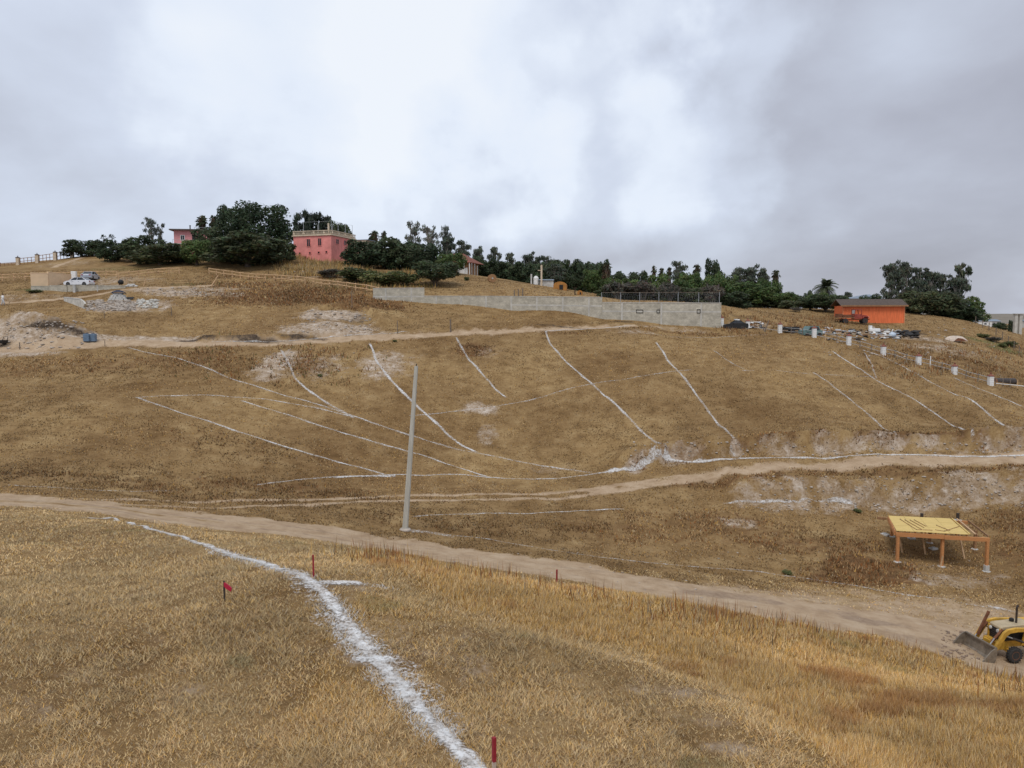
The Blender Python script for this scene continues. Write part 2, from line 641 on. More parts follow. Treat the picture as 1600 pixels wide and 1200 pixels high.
def bank(pxs, h, face, fade, up=1, rag=0.5, seed=40):
    """a cut in the slope: at the line the ground steps up by h over `face` metres and eases back over `fade`"""
    global GZ
    poly = smooth_path(path(pxs), 1.5)
    d, s, al = pdist(GX, GY, poly, fade * 3.2)
    d = np.where(np.isinf(d), 1e6, d) * s * up
    d = d + (fbm(GX, GY, 2.2, seed, 3) - 0.5) * rag * 2
    ends = sstep(0, 0.08, al) * (1 - sstep(0.92, 1.0, al))
    hh = h * (0.55 + 0.9 * fbm(GX, GY, 4.0, seed + 5, 2))
    GZ = GZ + np.where(d > -5, hh * ends * sstep(0, face, d) * np.exp(-np.maximum(d - face, 0) / fade), 0)


def mound(px, py, rx, ry, h, rot=0.0):
    global GZ
    c = G(px, py)
    dx, dy = GX - c[0], GY - c[1]
    a, b = dx * math.cos(rot) + dy * math.sin(rot), -dx * math.sin(rot) + dy * math.cos(rot)
    GZ = GZ + h * np.exp(-(a / rx) ** 2 - (b / ry) ** 2) * (0.75 + 0.5 * fbm(GX, GY, 1.5, 61, 3))


# cut banks, dug pads, spoil heaps
bank([(945, 745), (1045, 724), (1150, 714), (1300, 709), (1450, 707), (1600, 709), (1750, 712)], 1.7, 0.7, 5.0, rag=0.9)
bank([(1130, 786), (1230, 790), (1330, 792), (1450, 795), (1600, 784), (1750, 780)], 1.5, 1.5, 4.0, rag=1.0, seed=44)
bank([(290, 533), (360, 533.5), (440, 532), (500, 527), (560, 522)], 0.75, 0.4, 6.0, rag=0.3, seed=47)
bank([(600, 522), (700, 518), (850, 513), (990, 507)], 0.35, 0.4, 4.0, rag=0.3, seed=48)
bank([(470, 497), (520, 496), (560, 500), (585, 512)], 0.5, 0.35, 4.0, rag=0.2, seed=49)
bank([(480, 487), (540, 481), (572, 487), (592, 508)], 0.6, 0.35, 4.0, rag=0.25, seed=50)
mound(22, 512, 4.6, 3.0, 1.7)
mound(62, 518, 4.0, 2.4, 1.4)
mound(100, 522, 3.4, 2.0, 0.9)
mound(5, 498, 3.0, 3.0, 0.8)
tr = smooth_path(path([(44, 500), (75, 507), (105, 514), (126, 521)]), 1.0)
dtr, _, _ = pdist(GX, GY, tr, 3.0)
GZ = GZ - 0.9 * np.exp(-(np.minimum(dtr, 50) / 0.55) ** 2) + 0.35 * np.exp(-((np.minimum(dtr, 50) - 1.3) / 0.6) ** 2)
mound(780, 1010, 1.9, 0.9, 0.18)
mound(1040, 1085, 1.7, 0.8, 0.32, -0.5)
mound(1155, 1150, 1.3, 0.6, 0.24, -0.6)
mound(700, 1080, 1.4, 0.8, -0.10)

# ---- what grows or lies bare where: masks in metres on the ground
M_ = {k: np.zeros_like(GX) for k in ('road', 'bare', 'weed', 'tall', 'soil', 'green', 'rut', 'rutdark', 'mid')}
ragged = (fbm(GX, GY, 1.3, 21, 4) - 0.5)
ragged_l = (fbm(GX, GY, 6.0, 25, 4) - 0.5)


def strip(ch, pxs, w, amt=1.0, soft=0.5, rag=0.8, ymin=4.0, w2=None):
    poly = smooth_path(path(pxs, ymin), 1.5)
    d, s, al = pdist(GX, GY, poly, max(w, w2 or w) * 2 + 4)
    ww = w + ((w2 or w) - w) * al
    v = amt * (1 - sstep(ww / 2 - soft, ww / 2 + soft, np.minimum(d, 1e5) + ragged * rag * 2))
    M_[ch] = np.maximum(M_[ch], v)


def patch(ch, px, py, rx, ry, amt=1.0, rot=0.0, soft=0.5, ymin=4.0, rag=1.0):
    c = G(px, py, ymin)
    dx, dy = GX - c[0], GY - c[1]
    a, b = dx * math.cos(rot) + dy * math.sin(rot), -dx * math.sin(rot) + dy * math.cos(rot)
    d = np.sqrt((a / rx) ** 2 + (b / ry) ** 2) + ragged * 0.9 * rag + ragged_l * 0.5 * rag
    M_[ch] = np.maximum(M_[ch], amt * (1 - sstep(1 - soft, 1 + soft, d)))


ROAD_LOW = [(-120, 776), (0, 783), (200, 797), (400, 822), (600, 850), (750, 872), (900, 894), (1050, 920), (1200, 947), (1330, 968), (1450, 992), (1600, 1037), (1700, 1072)]
strip('road', ROAD_LOW, 4.2, 1.0, 0.6, 1.2, ymin=34, w2=6.2)
_rl = smooth_path(path(ROAD_LOW, 34), 1.5)
_d, _s, _a = pdist(GX, GY, _rl, 6.0)
_d = np.minimum(_d, 50)
for _o in (-.85, .85):                               # wheel ruts
    _k = np.exp(-((_d * _s - _o + .25 * (fbm(GX, GY, 5, 66, 2) - .5)) / .24) ** 2) * (1 - .6 * _a)
    GZ = GZ - .06 * _k
    M_['rutdark'] = np.maximum(M_['rutdark'], _k * .8)
M_['weed'] = np.maximum(M_['weed'], .0 * GX)
M_['mid'] = np.exp(-(_d / .35) ** 2) * (1 - sstep(.15, .5, _a)) * .8
strip('road', [(1050, 915), (1200, 932), (1330, 945), (1450, 962), (1560, 985), (1700, 1010)], 3.5, 0.62, 1.6, 2.2, ymin=34, w2=10)
for off in (-4, 4):
    strip('rut', [(-100, 768 + off), (120, 783 + off), (300, 789 + off), (470, 785 + off), (640, 778 + off), (800, 776 + off), (920, 769 + off), (1000, 758 + off), (1060, 747 + off)], 0.8, 0.95, 0.4, 0.25)
strip('road', [(930, 768), (1050, 750), (1200, 731), (1400, 719), (1600, 714), (1760, 712)], 1.6, 0.85, 0.8, 0.8, w2=3.6)
strip('road', [(-120, 551), (0, 545), (100, 540), (200, 536), (300, 538), (400, 536), (500, 532), (600, 527), (720, 521), (850, 515), (985, 509)], 3.4, 0.85, 0.8, 0.8, w2=1.6)
strip('bare', [(-60, 533), (60, 531), (170, 529), (300, 531)], 3.0, 0.8, 1.0, 1.0)
strip('road', [(0, 474), (60, 470), (110, 466), (160, 459), (200, 452), (260, 449), (330, 446)], 1.6, 0.8, 0.5, 0.4)
strip('road', [(82, 418), (105, 410), (128, 402)], 1.6, 0.8, 0.5, 0.4)
# pale eroded faces
strip('bare', [(985, 728), (1045, 719), (1150, 708), (1300, 703), (1450, 701), (1600, 702), (1750, 704)], 1.1, 0.62, 0.9, 1.8)
for (a, b, c, d, e) in [(1030, 720, 1.6, .8, .9), (1062, 716, 1.4, .8, .9), (1135, 705, 1.5, 1.1, 1), (1218, 693, 1.1, 1.9, .9), (1290, 690, 1.6, 1.9, 1), (1336, 696, .9, 1.8, .9), (1398, 696, .9, 1.5, .9), (1434, 696, 1.5, 2.0, 1), (1490, 699, 1.2, 1.2, .8), (1555, 694, 2.6, 1.8, 1), (1630, 698, 2.4, 1.6, .9)]:
    patch('bare', a, b, c * 1.2, min(d, .95), e * .56, soft=.9, ymin=50, rag=2.6)
strip('weed', [(990, 727), (1045, 711), (1110, 694), (1180, 689), (1240, 681), (1300, 676), (1360, 679), (1450, 679), (1530, 680), (1600, 681), (1700, 684)], .7, .85, .5, 1.2)
strip('bare', [(1170, 772), (1250, 772), (1340, 768), (1440, 771)], 2.3, 0.55, 1.2, 2.6)
strip('bare', [(1490, 757), (1550, 760), (1600, 757), (1750, 755)], 2.8, 0.58, 1.2, 2.6)
patch('bare', 1150, 818, 1.4, 1.0, 0.6)
for (a, b, c, d, e) in [(430, 570, 2.6, 5, .75), (600, 570, 3.2, 4, .7), (505, 572, 2.6, 4, .45), (750, 638, 1.9, 1.3, .8), (760, 680, 1.2, 2.0, .5), (870, 735, 3, 1.2, .35),
                        (520, 490, 5.0, 3.0, .85), (520, 510, 6.5, 3.5, .75), (470, 518, 4, 1.6, .6), (300, 458, 8, 3.0, .7), (235, 452, 6, 3, .6), (330, 452, 6, 2.2, .6), (200, 478, 6, 3.5, .8),
                        (30, 520, 7, 4, .66), (85, 523, 6, 3, .64), (10, 550, 5, 2.0, .8), (60, 552, 4, 1.2, .6), (20, 465, 8, 3, .4), (160, 440, 9, 5, .5),
                        (1420, 525, 9, 3, .55), (1480, 545, 7, 3, .5), (1300, 517, 8, 2, .5), (1180, 507, 5, 2, .5), (560, 445, 6, 3, .35), (640, 560, 2.5, 3.0, .3),
                        (760, 550, 2.0, 2.6, .35), (990, 518, 4, 1.5, .5), (1050, 515, 6, 1.2, .5), (500, 432, 8, 2.0, .5), (100, 412, 6, 5, .35)]:
    patch('bare', a, b, c, d, e)
# foreground scuffs
for (a, b, c, d, e) in [(60, 1090, 1.0, 2.6, .55), (190, 1130, .8, 1.6, .5), (130, 960, 1.2, 2.0, .35), (640, 1000, 1.5, 1.3, .75), (720, 985, .9, .5, .5), (690, 1050, 1.0, 1.0, .6), (770, 1140, .8, .5, .7),
                        (560, 925, 1.6, 1.0, .55), (1060, 1080, 1.3, .35, .75), (1120, 1120, 1.2, .3, .7), (1180, 1180, 1.0, .3, .6), (820, 1045, .9, .4, .4), (560, 880, 2.5, 1.6, .35), (1010, 1180, .9, .5, .5)]:
    patch('bare', a, b, c, d, e * .55, rot=-0.3, ymin=6)
# rusty weed patches
for (a, b, c, d, e) in [(1345, 884, 3.2, 2.0, .9), (1345, 905, 3.2, 1.4, .9), (1400, 905, 1.6, 1.0, .8), (1250, 850, 6, 2, .55), (1120, 820, 7, 2.5, .5), (1000, 835, 6, 2, .45), (700, 820, 6, 2, .3), (450, 765, 10, 2.0, .5), (200, 755, 12, 2, .4), (1150, 745, 7, 1.2, .6),
                        (1300, 735, 10, 1.3, .6), (1500, 735, 8, 1.2, .6), (450, 462, 14, 6, .75), (560, 470, 8, 4, .9), (380, 445, 9, 4, .6), (320, 560, 6, 4, .55), (740, 545, 2.5, 3, .8), (480, 570, 2.5, 3, .6), (1060, 520, 9, 1.2, .55),
                        (100, 570, 14, 4, .45), (350, 690, 10, 3, .3), (1590, 860, 3, 3, .5), (1590, 815, 4, 2, .5), (880, 520, 4, 1.2, .5), (520, 415, 12, 4, .5), (600, 425, 10, 4, .6), (1470, 560, 9, 3, .5)]:
    patch('weed', a, b, c, d, e)
for (a, b, c, d, e) in [(1480, 908, 2.6, 1.6, .5), (1450, 890, 2.2, 1.4, .35), (1530, 905, 2.0, 1.6, .4)]:
    patch('bare', a, b, c, d, e, ymin=44)
for (a, b, c, d, e) in [(1130, 930, 2.4, .8, .75), (1180, 938, 1.6, .6, .7), (1370, 972, 1.8, .9, .8), (1320, 958, 1.4, .5, .6), (1430, 1000, 1.5, .7, .6), (900, 888, 2.2, .5, .5), (660, 852, 2, .5, .5)]:
    patch('rutdark', a, b, c, d, e, ymin=34, rag=1.5)
for (a, b, c, d, e) in [(310, 529, 3, .5, .8), (400, 529.5, 6, .45, .9), (470, 527, 4, .45, .8), (100, 510, 4, .6, .8), (75, 504, 3, .5, .9), (870, 510, 5, .4, .6), (975, 503, 2, .6, .8), (1160, 498, 3.5, 1.8, .4), (560, 500, 1.5, 2.5, .5), (1420, 520, 4, 1.2, .6), (530, 498, 4, .4, .6)]:  # patches of darker ground, among them the line of the trench
    patch('soil', a, b, c, d, e, rag=.5)
for (a, b, c, d, e) in [(60, 452, 3, 1.2, .9), (590, 430, 10, 5, .5), (300, 445, 5, 2, .4), (1545, 535, 4, 2, .6), (1575, 548, 3, 2, .7), (190, 420, 8, 5, .4), (900, 470, 3, 1, .2)]:
    patch('green', a, b, c, d, e)
# the tall golden grass on the crest of the near rise
tall_line = smooth_path(np.vstack([path([(500, 862), (545, 880), (650, 905), (705, 940), (830, 990), (960, 1010), (1060, 1050), (1130, 1100), (1210, 1150), (1290, 1230)], 6)]), 0.6)
d, s, al = pdist(GX, GY, tall_line, 60)
dl = np.where(np.isinf(d), 99, d) * s
M_['tall'] = sstep(-0.5, 0.7, dl + ragged * 1.6) * (GY < 40) * (GX > -4.5)
M_['tall'] = np.maximum(M_['tall'], 0.6 * sstep(0.5, 0.8, fbm(GX, GY, 3.5, 71, 3)) * (GY < 40) * (GX > -3))
M_['tall'] *= 1 - M_['road']


def mask_at(ch, x, y):
    global GZ
    keep = GZ
    GZ = M_[ch]
    v = H(x, y)
    GZ = keep
    return v


idx = np.arange(len(rows) * NU).reshape(len(rows), NU)
tf = np.stack([idx[:-1, :-1].ravel(), idx[:-1, 1:].ravel(), idx[1:, 1:].ravel(), idx[1:, :-1].ravel()], 1)

# ground material
gm = bpy.data.materials.new('dry_hillside')
gm.use_nodes = True
gt = gm.node_tree
gb = gt.nodes['Principled BSDF']
gb.inputs['Roughness'].default_value = 0.95
gb.inputs['Specular IOR Level'].default_value = 0.08
gtc = gt.nodes.new('ShaderNodeTexCoord')


def gnoise(scale, detail=6, rough=0.6, stretch=(1, 1, 1), off=(0, 0, 0)):
    mp = gt.nodes.new('ShaderNodeMapping')
    mp.inputs['Scale'].default_value = stretch
    mp.inputs['Location'].default_value = off
    gt.links.new(gtc.outputs['Object'], mp.inputs[0])
    n = gt.nodes.new('ShaderNodeTexNoise')
    n.inputs['Scale'].default_value = scale
    n.inputs['Detail'].default_value = detail
    n.inputs['Roughness'].default_value = rough
    gt.links.new(mp.outputs[0], n.inputs[0])
    return n.outputs[0]


def gramp(f, stops):
    r = gt.nodes.new('ShaderNodeValToRGB')
    gt.links.new(f, r.inputs[0])
    e = r.color_ramp.elements
    e[0].position, e[0].color = stops[0][0], (*stops[0][1], 1)
    e[1].position, e[1].color = stops[-1][0], (*stops[-1][1], 1)
    for p, c in stops[1:-1]:
        q = e.new(p)
        q.color = (*c, 1)
    return r.outputs[0]


def gmix(f, a, b, mode='MIX'):
    n = gt.nodes.new('ShaderNodeMix')
    n.data_type = 'RGBA'
    n.blend_type = mode
    if isinstance(f, float):
        n.inputs[0].default_value = f
    else:
        gt.links.new(f, n.inputs[0])
    gt.links.new(a, n.inputs[6])
    gt.links.new(b, n.inputs[7])
    return n.outputs[2]


def gattr(name):
    a = gt.nodes.new('ShaderNodeAttribute')
    a.attribute_name = name
    s_ = gt.nodes.new('ShaderNodeSeparateColor')
    gt.links.new(a.outputs['Color'], s_.inputs[0])
    return s_.outputs


def gmath(op, a, b, clamp=True):
    n = gt.nodes.new('ShaderNodeMath')
    n.operation = op
    n.use_clamp = clamp
    for i, v in enumerate((a, b)):
        if isinstance(v, (int, float)):
            n.inputs[i].default_value = v
        else:
            gt.links.new(v, n.inputs[i])
    return n.outputs[0]


nb = gnoise(0.07, 5, 0.6)
nm = gnoise(0.55, 7, 0.7)
nf = gnoise(5.0, 6, 0.75)
nff = gnoise(28.0, 4, 0.7)
n_brk = gnoise(0.9, 5, 0.65, off=(2, 5, 0))
grass_c = gramp(nm, [(0.28, (0.158, 0.096, 0.041)), (0.45, (0.254, 0.161, 0.073)), (0.58, (0.320, 0.213, 0.102)), (0.75, (0.390, 0.280, 0.150))])
tone = gramp(nb, [(0.34, (0.72, 0.66, 0.60)), (0.5, (0.98, 0.96, 0.93)), (0.68, (1.16, 1.16, 1.12))])
grass_c = gmix(1.0, grass_c, tone, 'MULTIPLY')
speck = gramp(nf, [(0.30, (0.55, 0.53, 0.51)), (0.46, (0.94, 0.94, 0.94)), (0.62, (1.04, 1.03, 1.0)), (0.78, (1.2, 1.18, 1.12))])
grass_c = gmix(0.9, grass_c, speck, 'MULTIPLY')
road_c = gramp(gnoise(0.8, 7, 0.7), [(0.3, (0.325, 0.222, 0.135)), (0.5, (0.435, 0.312, 0.200)), (0.72, (0.520, 0.400, 0.275))])
bare_c = gramp(gnoise(1.3, 8, 0.75, off=(4, 2, 0)), [(0.28, (0.200, 0.138, 0.088)), (0.44, (0.335, 0.248, 0.170)), (0.56, (0.475, 0.385, 0.300)), (0.70, (0.66, 0.59, 0.51))])
weed_c = gramp(gnoise(1.1, 7, 0.75, off=(9, 1, 0)), [(0.3, (0.080, 0.046, 0.022)), (0.5, (0.165, 0.088, 0.038)), (0.72, (0.275, 0.165, 0.072))])
soil_c = gramp(gnoise(1.5, 6, 0.7), [(0.3, (0.035, 0.026, 0.019)), (0.7, (0.095, 0.068, 0.048))])
green_c = gramp(gnoise(1.2, 6, 0.7), [(0.3, (0.075, 0.085, 0.030)), (0.7, (0.200, 0.180, 0.070))])
gold_c = gramp(nm, [(0.3, (0.23, 0.130, 0.042)), (0.7, (0.42, 0.265, 0.085))])
ma = gattr('mask_a')
mb_ = gattr('mask_b')
mc_ = gattr('mask_c')


def edge(v):
    """break the mask's edge up with fine noise"""
    s_ = gmath('ADD', v, gmath('MULTIPLY', gmath('SUBTRACT', nf, 0.5, False), 0.9, False), False)
    s_ = gmath('ADD', s_, gmath('MULTIPLY', gmath('SUBTRACT', n_brk, 0.5, False), 1.3, False), False)
    r = gt.nodes.new('ShaderNodeMapRange')
    r.interpolation_type = 'SMOOTHSTEP'
    r.inputs[1].default_value = 0.22
    r.inputs[2].default_value = 0.82
    gt.links.new(s_, r.inputs[0])
    return r.outputs[0]


c = grass_c
c = gmix(mb_[0], c, gold_c)
c = gmix(edge(ma[2]), c, weed_c)
c = gmix(edge(mb_[2]), c, green_c)
c = gmix(edge(ma[1]), c, bare_c)
c = gmix(edge(mc_[0]), c, road_c)
rut_c = gramp(gnoise(2.0, 6, 0.7, off=(1, 8, 0)), [(0.3, (0.25, 0.172, 0.112)), (0.7, (0.40, 0.295, 0.205))])
c = gmix(edge(ma[0]), c, road_c)
c = gmix(edge(mc_[1]), c, rut_c)
c = gmix(edge(mc_[2]), c, grass_c)
c = gmix(edge(mb_[1]), c, soil_c)
gt.links.new(c, gb.inputs['Base Color'])
bp1 = gt.nodes.new('ShaderNodeBump')
bp1.inputs['Strength'].default_value = 0.7
bp1.inputs['Distance'].default_value = 0.12
gt.links.new(nf, bp1.inputs['Height'])
bp2 = gt.nodes.new('ShaderNodeBump')
bp2.inputs['Strength'].default_value = 0.5
bp2.inputs['Distance'].default_value = 0.02
gt.links.new(nff, bp2.inputs['Height'])
gt.links.new(bp1.outputs[0], bp2.inputs['Normal'])
gt.links.new(bp2.outputs[0], gb.inputs['Normal'])


def build_ground():
    V = np.stack([GX.ravel(), GY.ravel(), GZ.ravel()], 1)
    o = raw_mesh('ground', V, tf, gm, smooth=True)
    for nm_, chs in (('mask_a', ('road', 'bare', 'weed')), ('mask_b', ('tall', 'soil', 'green')), ('mask_c', ('rut', 'rutdark', 'mid'))):
        at = o.data.color_attributes.new(nm_, 'FLOAT_COLOR', 'POINT')
        c4 = np.ones((len(V), 4), dtype=np.float32)
        for i, ch in enumerate(chs):
            c4[:, i] = M_[ch].ravel()
        at.data.foreach_set('color', c4.ravel())
    return tag(o, kind='structure')


build_ground()

# ------------------------------------------------------------------ chalk lines on the ground
chalk_m = bpy.data.materials.new('lime_powder')
chalk_m.use_nodes = True
ct = chalk_m.node_tree
cb = ct.nodes['Principled BSDF']
cb.inputs['Roughness'].default_value = 1.0
cb.inputs['Specular IOR Level'].default_value = 0.0
ca = ct.nodes.new('ShaderNodeAttribute')
ca.attribute_name = 'tint'
cs = ct.nodes.new('ShaderNodeSeparateColor')
ct.links.new(ca.outputs['Color'], cs.inputs[0])
ctc = ct.nodes.new('ShaderNodeTexCoord')
cn = ct.nodes.new('ShaderNodeTexNoise')
cn.inputs['Scale'].default_value = 5.0
cn.inputs['Detail'].default_value = 7
cn.inputs['Roughness'].default_value = 0.75
ct.links.new(ctc.outputs['Object'], cn.inputs[0])
c_add = ct.nodes.new('ShaderNodeMath')
c_add.operation = 'MULTIPLY_ADD'
cn2 = ct.nodes.new('ShaderNodeTexNoise')
cn2.inputs['Scale'].default_value = 21.0
cn2.inputs['Detail'].default_value = 5
ct.links.new(ctc.outputs['Object'], cn2.inputs[0])
c_av = ct.nodes.new('ShaderNodeMath')
c_av.operation = 'ADD'
ct.links.new(cn.outputs[0], c_av.inputs[0])
ct.links.new(cn2.outputs[0], c_av.inputs[1])
c_off = ct.nodes.new('ShaderNodeMath')
c_off.operation = 'SUBTRACT'
ct.links.new(c_av.outputs[0], c_off.inputs[0])
c_off.inputs[1].default_value = 1.0
ct.links.new(c_off.outputs[0], c_add.inputs[0])
c_add.inputs[1].default_value = 1.9
ct.links.new(cs.outputs[0], c_add.inputs[2])
c_mr = ct.nodes.new('ShaderNodeMapRange')
c_mr.inputs[1].default_value = 0.12
c_mr.inputs[2].default_value = 0.88
c_mr.inputs[4].default_value = 0.93
ct.links.new(c_add.outputs[0], c_mr.inputs[0])
c_tr = ct.nodes.new('ShaderNodeBsdfTransparent')
c_mx = ct.nodes.new('ShaderNodeMixShader')
ct.links.new(c_mr.outputs[0], c_mx.inputs[0])
ct.links.new(c_tr.outputs[0], c_mx.inputs[1])
ct.links.new(cb.outputs[0], c_mx.inputs[2])
ct.links.new(c_mx.outputs[0], ct.nodes['Material Output'].inputs[0])
c_rp = ct.nodes.new('ShaderNodeValToRGB')
c_rp.color_ramp.elements[0].position = 0.4
c_rp.color_ramp.elements[0].color = (0.55, 0.50, 0.45, 1)
c_rp.color_ramp.elements[1].position = 0.6
c_rp.color_ramp.elements[1].color = (0.74, 0.735, 0.72, 1)
ct.links.new(cn.outputs[0], c_rp.inputs[0])
ct.links.new(c_rp.outputs[0], cb.inputs['Base Color'])

LINES = []                 # (polyline xy, half width) for whitening the grass


def chalk(pxs, w, amt, ymin=4.0, w2=None):
    """a strip of lime powder lying on the ground; amt: 1 = solid, less = patchy"""
    if ymin > 20:
        w, amt = w * .54, amt * .84
    poly = smooth_path(path(pxs, ymin), 0.10 if pxs[0][1] > 800 and ymin < 30 else 0.22)
    n = len(poly)
    t = np.gradient(poly, axis=0)
    t /= np.linalg.norm(t, axis=1)[:, None] + 1e-9
    nrm = np.stack([-t[:, 1], t[:, 0]], 1)
    s_ = np.arange(n) * 0.2
    ww = (w + ((w2 or w) - w) * np.linspace(0, 1, n)) * (0.75 + 0.6 * vnoise(s_ * 1.5, s_ * 0 + len(LINES), 31))
    wob = (vnoise(s_ * 0.4, s_ * 0 + 9 + len(LINES), 33) - 0.5) * w * 0.8
    ks = np.array([-1.0, -0.55, 0.0, 0.55, 1.0])
    ws = np.array([0.05, 0.85, 1.0, 0.85, 0.05])
    X = poly[:, None, 0] + nrm[:, None, 0] * (ks[None] * ww[:, None] * 0.75 + wob[:, None])
    Y = poly[:, None, 1] + nrm[:, None, 1] * (ks[None] * ww[:, None] * 0.75 + wob[:, None])
    Z = H(X, Y) + 0.022 + 0.02 * ws[None]
    var = 0.55 + 0.75 * vnoise(s_ * 0.9, s_ * 0 + 3 + len(LINES), 35)
    T = np.clip(amt * var, 0, 1.1)[:, None] * ws[None] * 0.72
    T[:2] *= 0.4
    T[-2:] *= 0.4
    ids = np.arange(n * 5).reshape(n, 5)
    f = np.stack([ids[:-1, :-1].ravel(), ids[:-1, 1:].ravel(), ids[1:, 1:].ravel(), ids[1:, :-1].ravel()], 1)
    o = raw_mesh('chalk_line', np.stack([X, Y, Z], -1).reshape(-1, 3), f, chalk_m, tint=np.repeat(T.reshape(-1, 1), 3, 1), smooth=True)
    tag(o, kind='structure')
    LINES.append((poly, w / 2, min(amt, 1.0), w2 / 2 if w2 else w / 2))
    return o


# the heavy line in the foreground
chalk([(132, 809), (160, 811), (182, 813), (205, 818), (230, 824), (300, 846), (370, 872), (430, 890), (490, 912), (530, 965), (565, 1010), (600, 1050), (640, 1095), (690, 1150), (730, 1195), (800, 1290)], 0.20, 1.3, 6, 0.19)
chalk([(520, 950), (560, 1006), (600, 1052), (640, 1096), (690, 1152)], 0.5, 0.42, 6)
chalk([(330, 857), (400, 881), (490, 913), (535, 970)], 0.4, 0.34, 6)
chalk([(490, 911), (530, 912), (578, 915)], 0.2, 1.1, 6)
chalk([(578, 915), (610, 922)], 0.16, 0.6, 6)
chalk([(556, 1034), (592, 1030)], 0.2, 0.75, 6)
# across the valley
F = 30
for a in [
    ([(200, 543), (240, 553), (285, 562), (340, 583), (365, 593), (430, 613), (480, 627), (545, 648), (640, 680), (700, 698), (760, 711), (830, 725), (925, 739)], .34, .8),
    ([(212, 621), (270, 619), (330, 618), (400, 623), (470, 633), (550, 651)], .30, .85),
    ([(212, 621), (250, 634), (330, 660), (400, 684), (460, 702), (520, 720), (606, 743)], .36, .95),
    ([(375, 626), (440, 646), (520, 672), (600, 695), (680, 718), (765, 746)], .36, .95),
    ([(440, 547), (455, 575), (465, 595), (500, 622), (555, 654)], .42, .95),
    ([(577, 536), (590, 566), (608, 590), (640, 624), (680, 660), (705, 684), (746, 707)], .44, 1.15),
    ([(713, 527), (728, 556), (745, 575), (770, 603), (790, 622)], .40, 1.0),
    ([(852, 517), (862, 540), (890, 570), (925, 600), (975, 645), (1010, 680), (1045, 716)], .36, .9),
    ([(1025, 535), (1045, 565), (1070, 592), (1100, 632), (1130, 668), (1148, 692)], .36, .95),
    ([(1115, 548), (1140, 565), (1167, 579)], .26, .6),
    ([(1155, 580), (1178, 579)], .26, .7),
    ([(1270, 582), (1300, 602), (1340, 634), (1375, 664), (1400, 686)], .32, .75),
    ([(1300, 548), (1340, 575), (1372, 596), (1430, 625), (1480, 660), (1522, 690)], .34, .9),
    ([(1350, 550), (1362, 570), (1370, 592)], .30, .75),
    ([(1345, 546), (1385, 560), (1430, 583), (1475, 608), (1530, 635), (1600, 668)], .34, .85),
    ([(1490, 590), (1530, 608), (1600, 637)], .34, .75),
    ([(640, 650), (700, 644), (750, 638), (830, 625), (900, 605), (980, 592), (1080, 578)], .26, .62),
    ([(1200, 578), (1280, 585), (1370, 590)], .22, .55),
    ([(400, 758), (450, 752), (520, 746), (600, 743), (660, 743), (720, 742), (780, 747), (860, 748), (925, 741), (960, 735)], .34, .95),
    ([(520, 746), (560, 744), (618, 744)], .5, 1.2),
    ([(945, 738), (990, 735), (1045, 718), (1090, 720), (1150, 717)], .58, 1.4),
    ([(1150, 717), (1250, 716), (1350, 711), (1450, 711), (1600, 711), (1700, 711)], .5, 1.3),
    ([(1140, 695), (1152, 714)], .5, .8),
    ([(645, 808), (720, 804), (800, 803), (900, 799), (975, 796)], .22, .9),
    ([(635, 829), (670, 832), (710, 839)], .8, .7),
    ([(700, 836), (800, 850), (900, 866), (1000, 878), (1065, 884)], .22, .55),
    ([(1065, 884), (1200, 896), (1290, 909), (1400, 927), (1495, 940)], .20, .6),
    ([(1500, 942), (1550, 951), (1590, 957)], .22, .8),
    ([(1543, 947), (1580, 955)], .45, 1.1),
    ([(10, 758), (80, 762), (160, 767), (270, 768)], .22, .6),
    ([(1130, 787), (1180, 785), (1240, 783), (1300, 782), (1335, 784)], .24, .95),
    ([(330, 535), (400, 534), (470, 531), (540, 524), (640, 520)], .3, .8),
    ([(850, 518), (920, 514), (985, 509)], .4, 1.0),
    ([(1000, 520), (1060, 527), (1140, 526), (1200, 523)], .26, .55),
]:
    chalk(*a, ymin=F + 4)

# ------------------------------------------------------------------ grass
grass_m = attr_mat('dry_grass', transl=0.2, rough=0.8, up=0.75)
C_ = np.array
PAL = {'straw': C_((.58, .425, .222)), 'tan': C_((.425, .272, .132)), 'gold': C_((.52, .315, .098)), 'rust': C_((.29, .122, .042)), 'dark': C_((.165, .102, .048)), 'grey': C_((.385, .305, .205)), 'green': C_((.13, .145, .05))}


def near_lines(x, y):
    """1 on a chalk line, 0 away from it"""
    v = np.zeros(len(x))
    for (poly, hw, amt, hw2) in LINES:
        d, s, al = pdist(x, y, poly, max(hw, hw2) * 2.2 + 0.2)
        k = hw + (hw2 - hw) * al
        v = np.maximum(v, np.where(np.isinf(d), 0, amt * (1 - sstep(k * 0.55, k * 1.5 + 0.03, np.minimum(d, 99)))))
    return v


def blades(name, x, y, length, lean, width, tint, az=None):
    n = len(x)
    if az is None:
        az = rng.uniform(0, 2 * math.pi, n)
    z = H(x, y) - 0.01
    face = rng.uniform(0, math.pi, n)
    hx, hy = np.cos(face) * width / 2, np.sin(face) * width / 2
    dx, dy = np.cos(az) * np.sin(lean) * length, np.sin(az) * np.sin(lean) * length
    V = np.empty((n, 3, 3))
    V[:, 0] = np.stack([x - hx, y - hy, z], 1)
    V[:, 1] = np.stack([x + hx, y + hy, z], 1)
    V[:, 2] = np.stack([x + dx, y + dy, z + np.cos(lean) * length], 1)
    f = np.arange(n * 3).reshape(n, 3)
    o = raw_mesh(name, V.reshape(-1, 3), f, grass_m, tint=np.repeat(tint, 3, 0))
    return o


def mixc(n, names, w, lo=.58, hi=1.34):
    k = rng.choice(len(names), n, p=np.array(w) / sum(w))
    return np.array([PAL[a] for a in names])[k] * rng.uniform(lo, hi, n)[:, None]


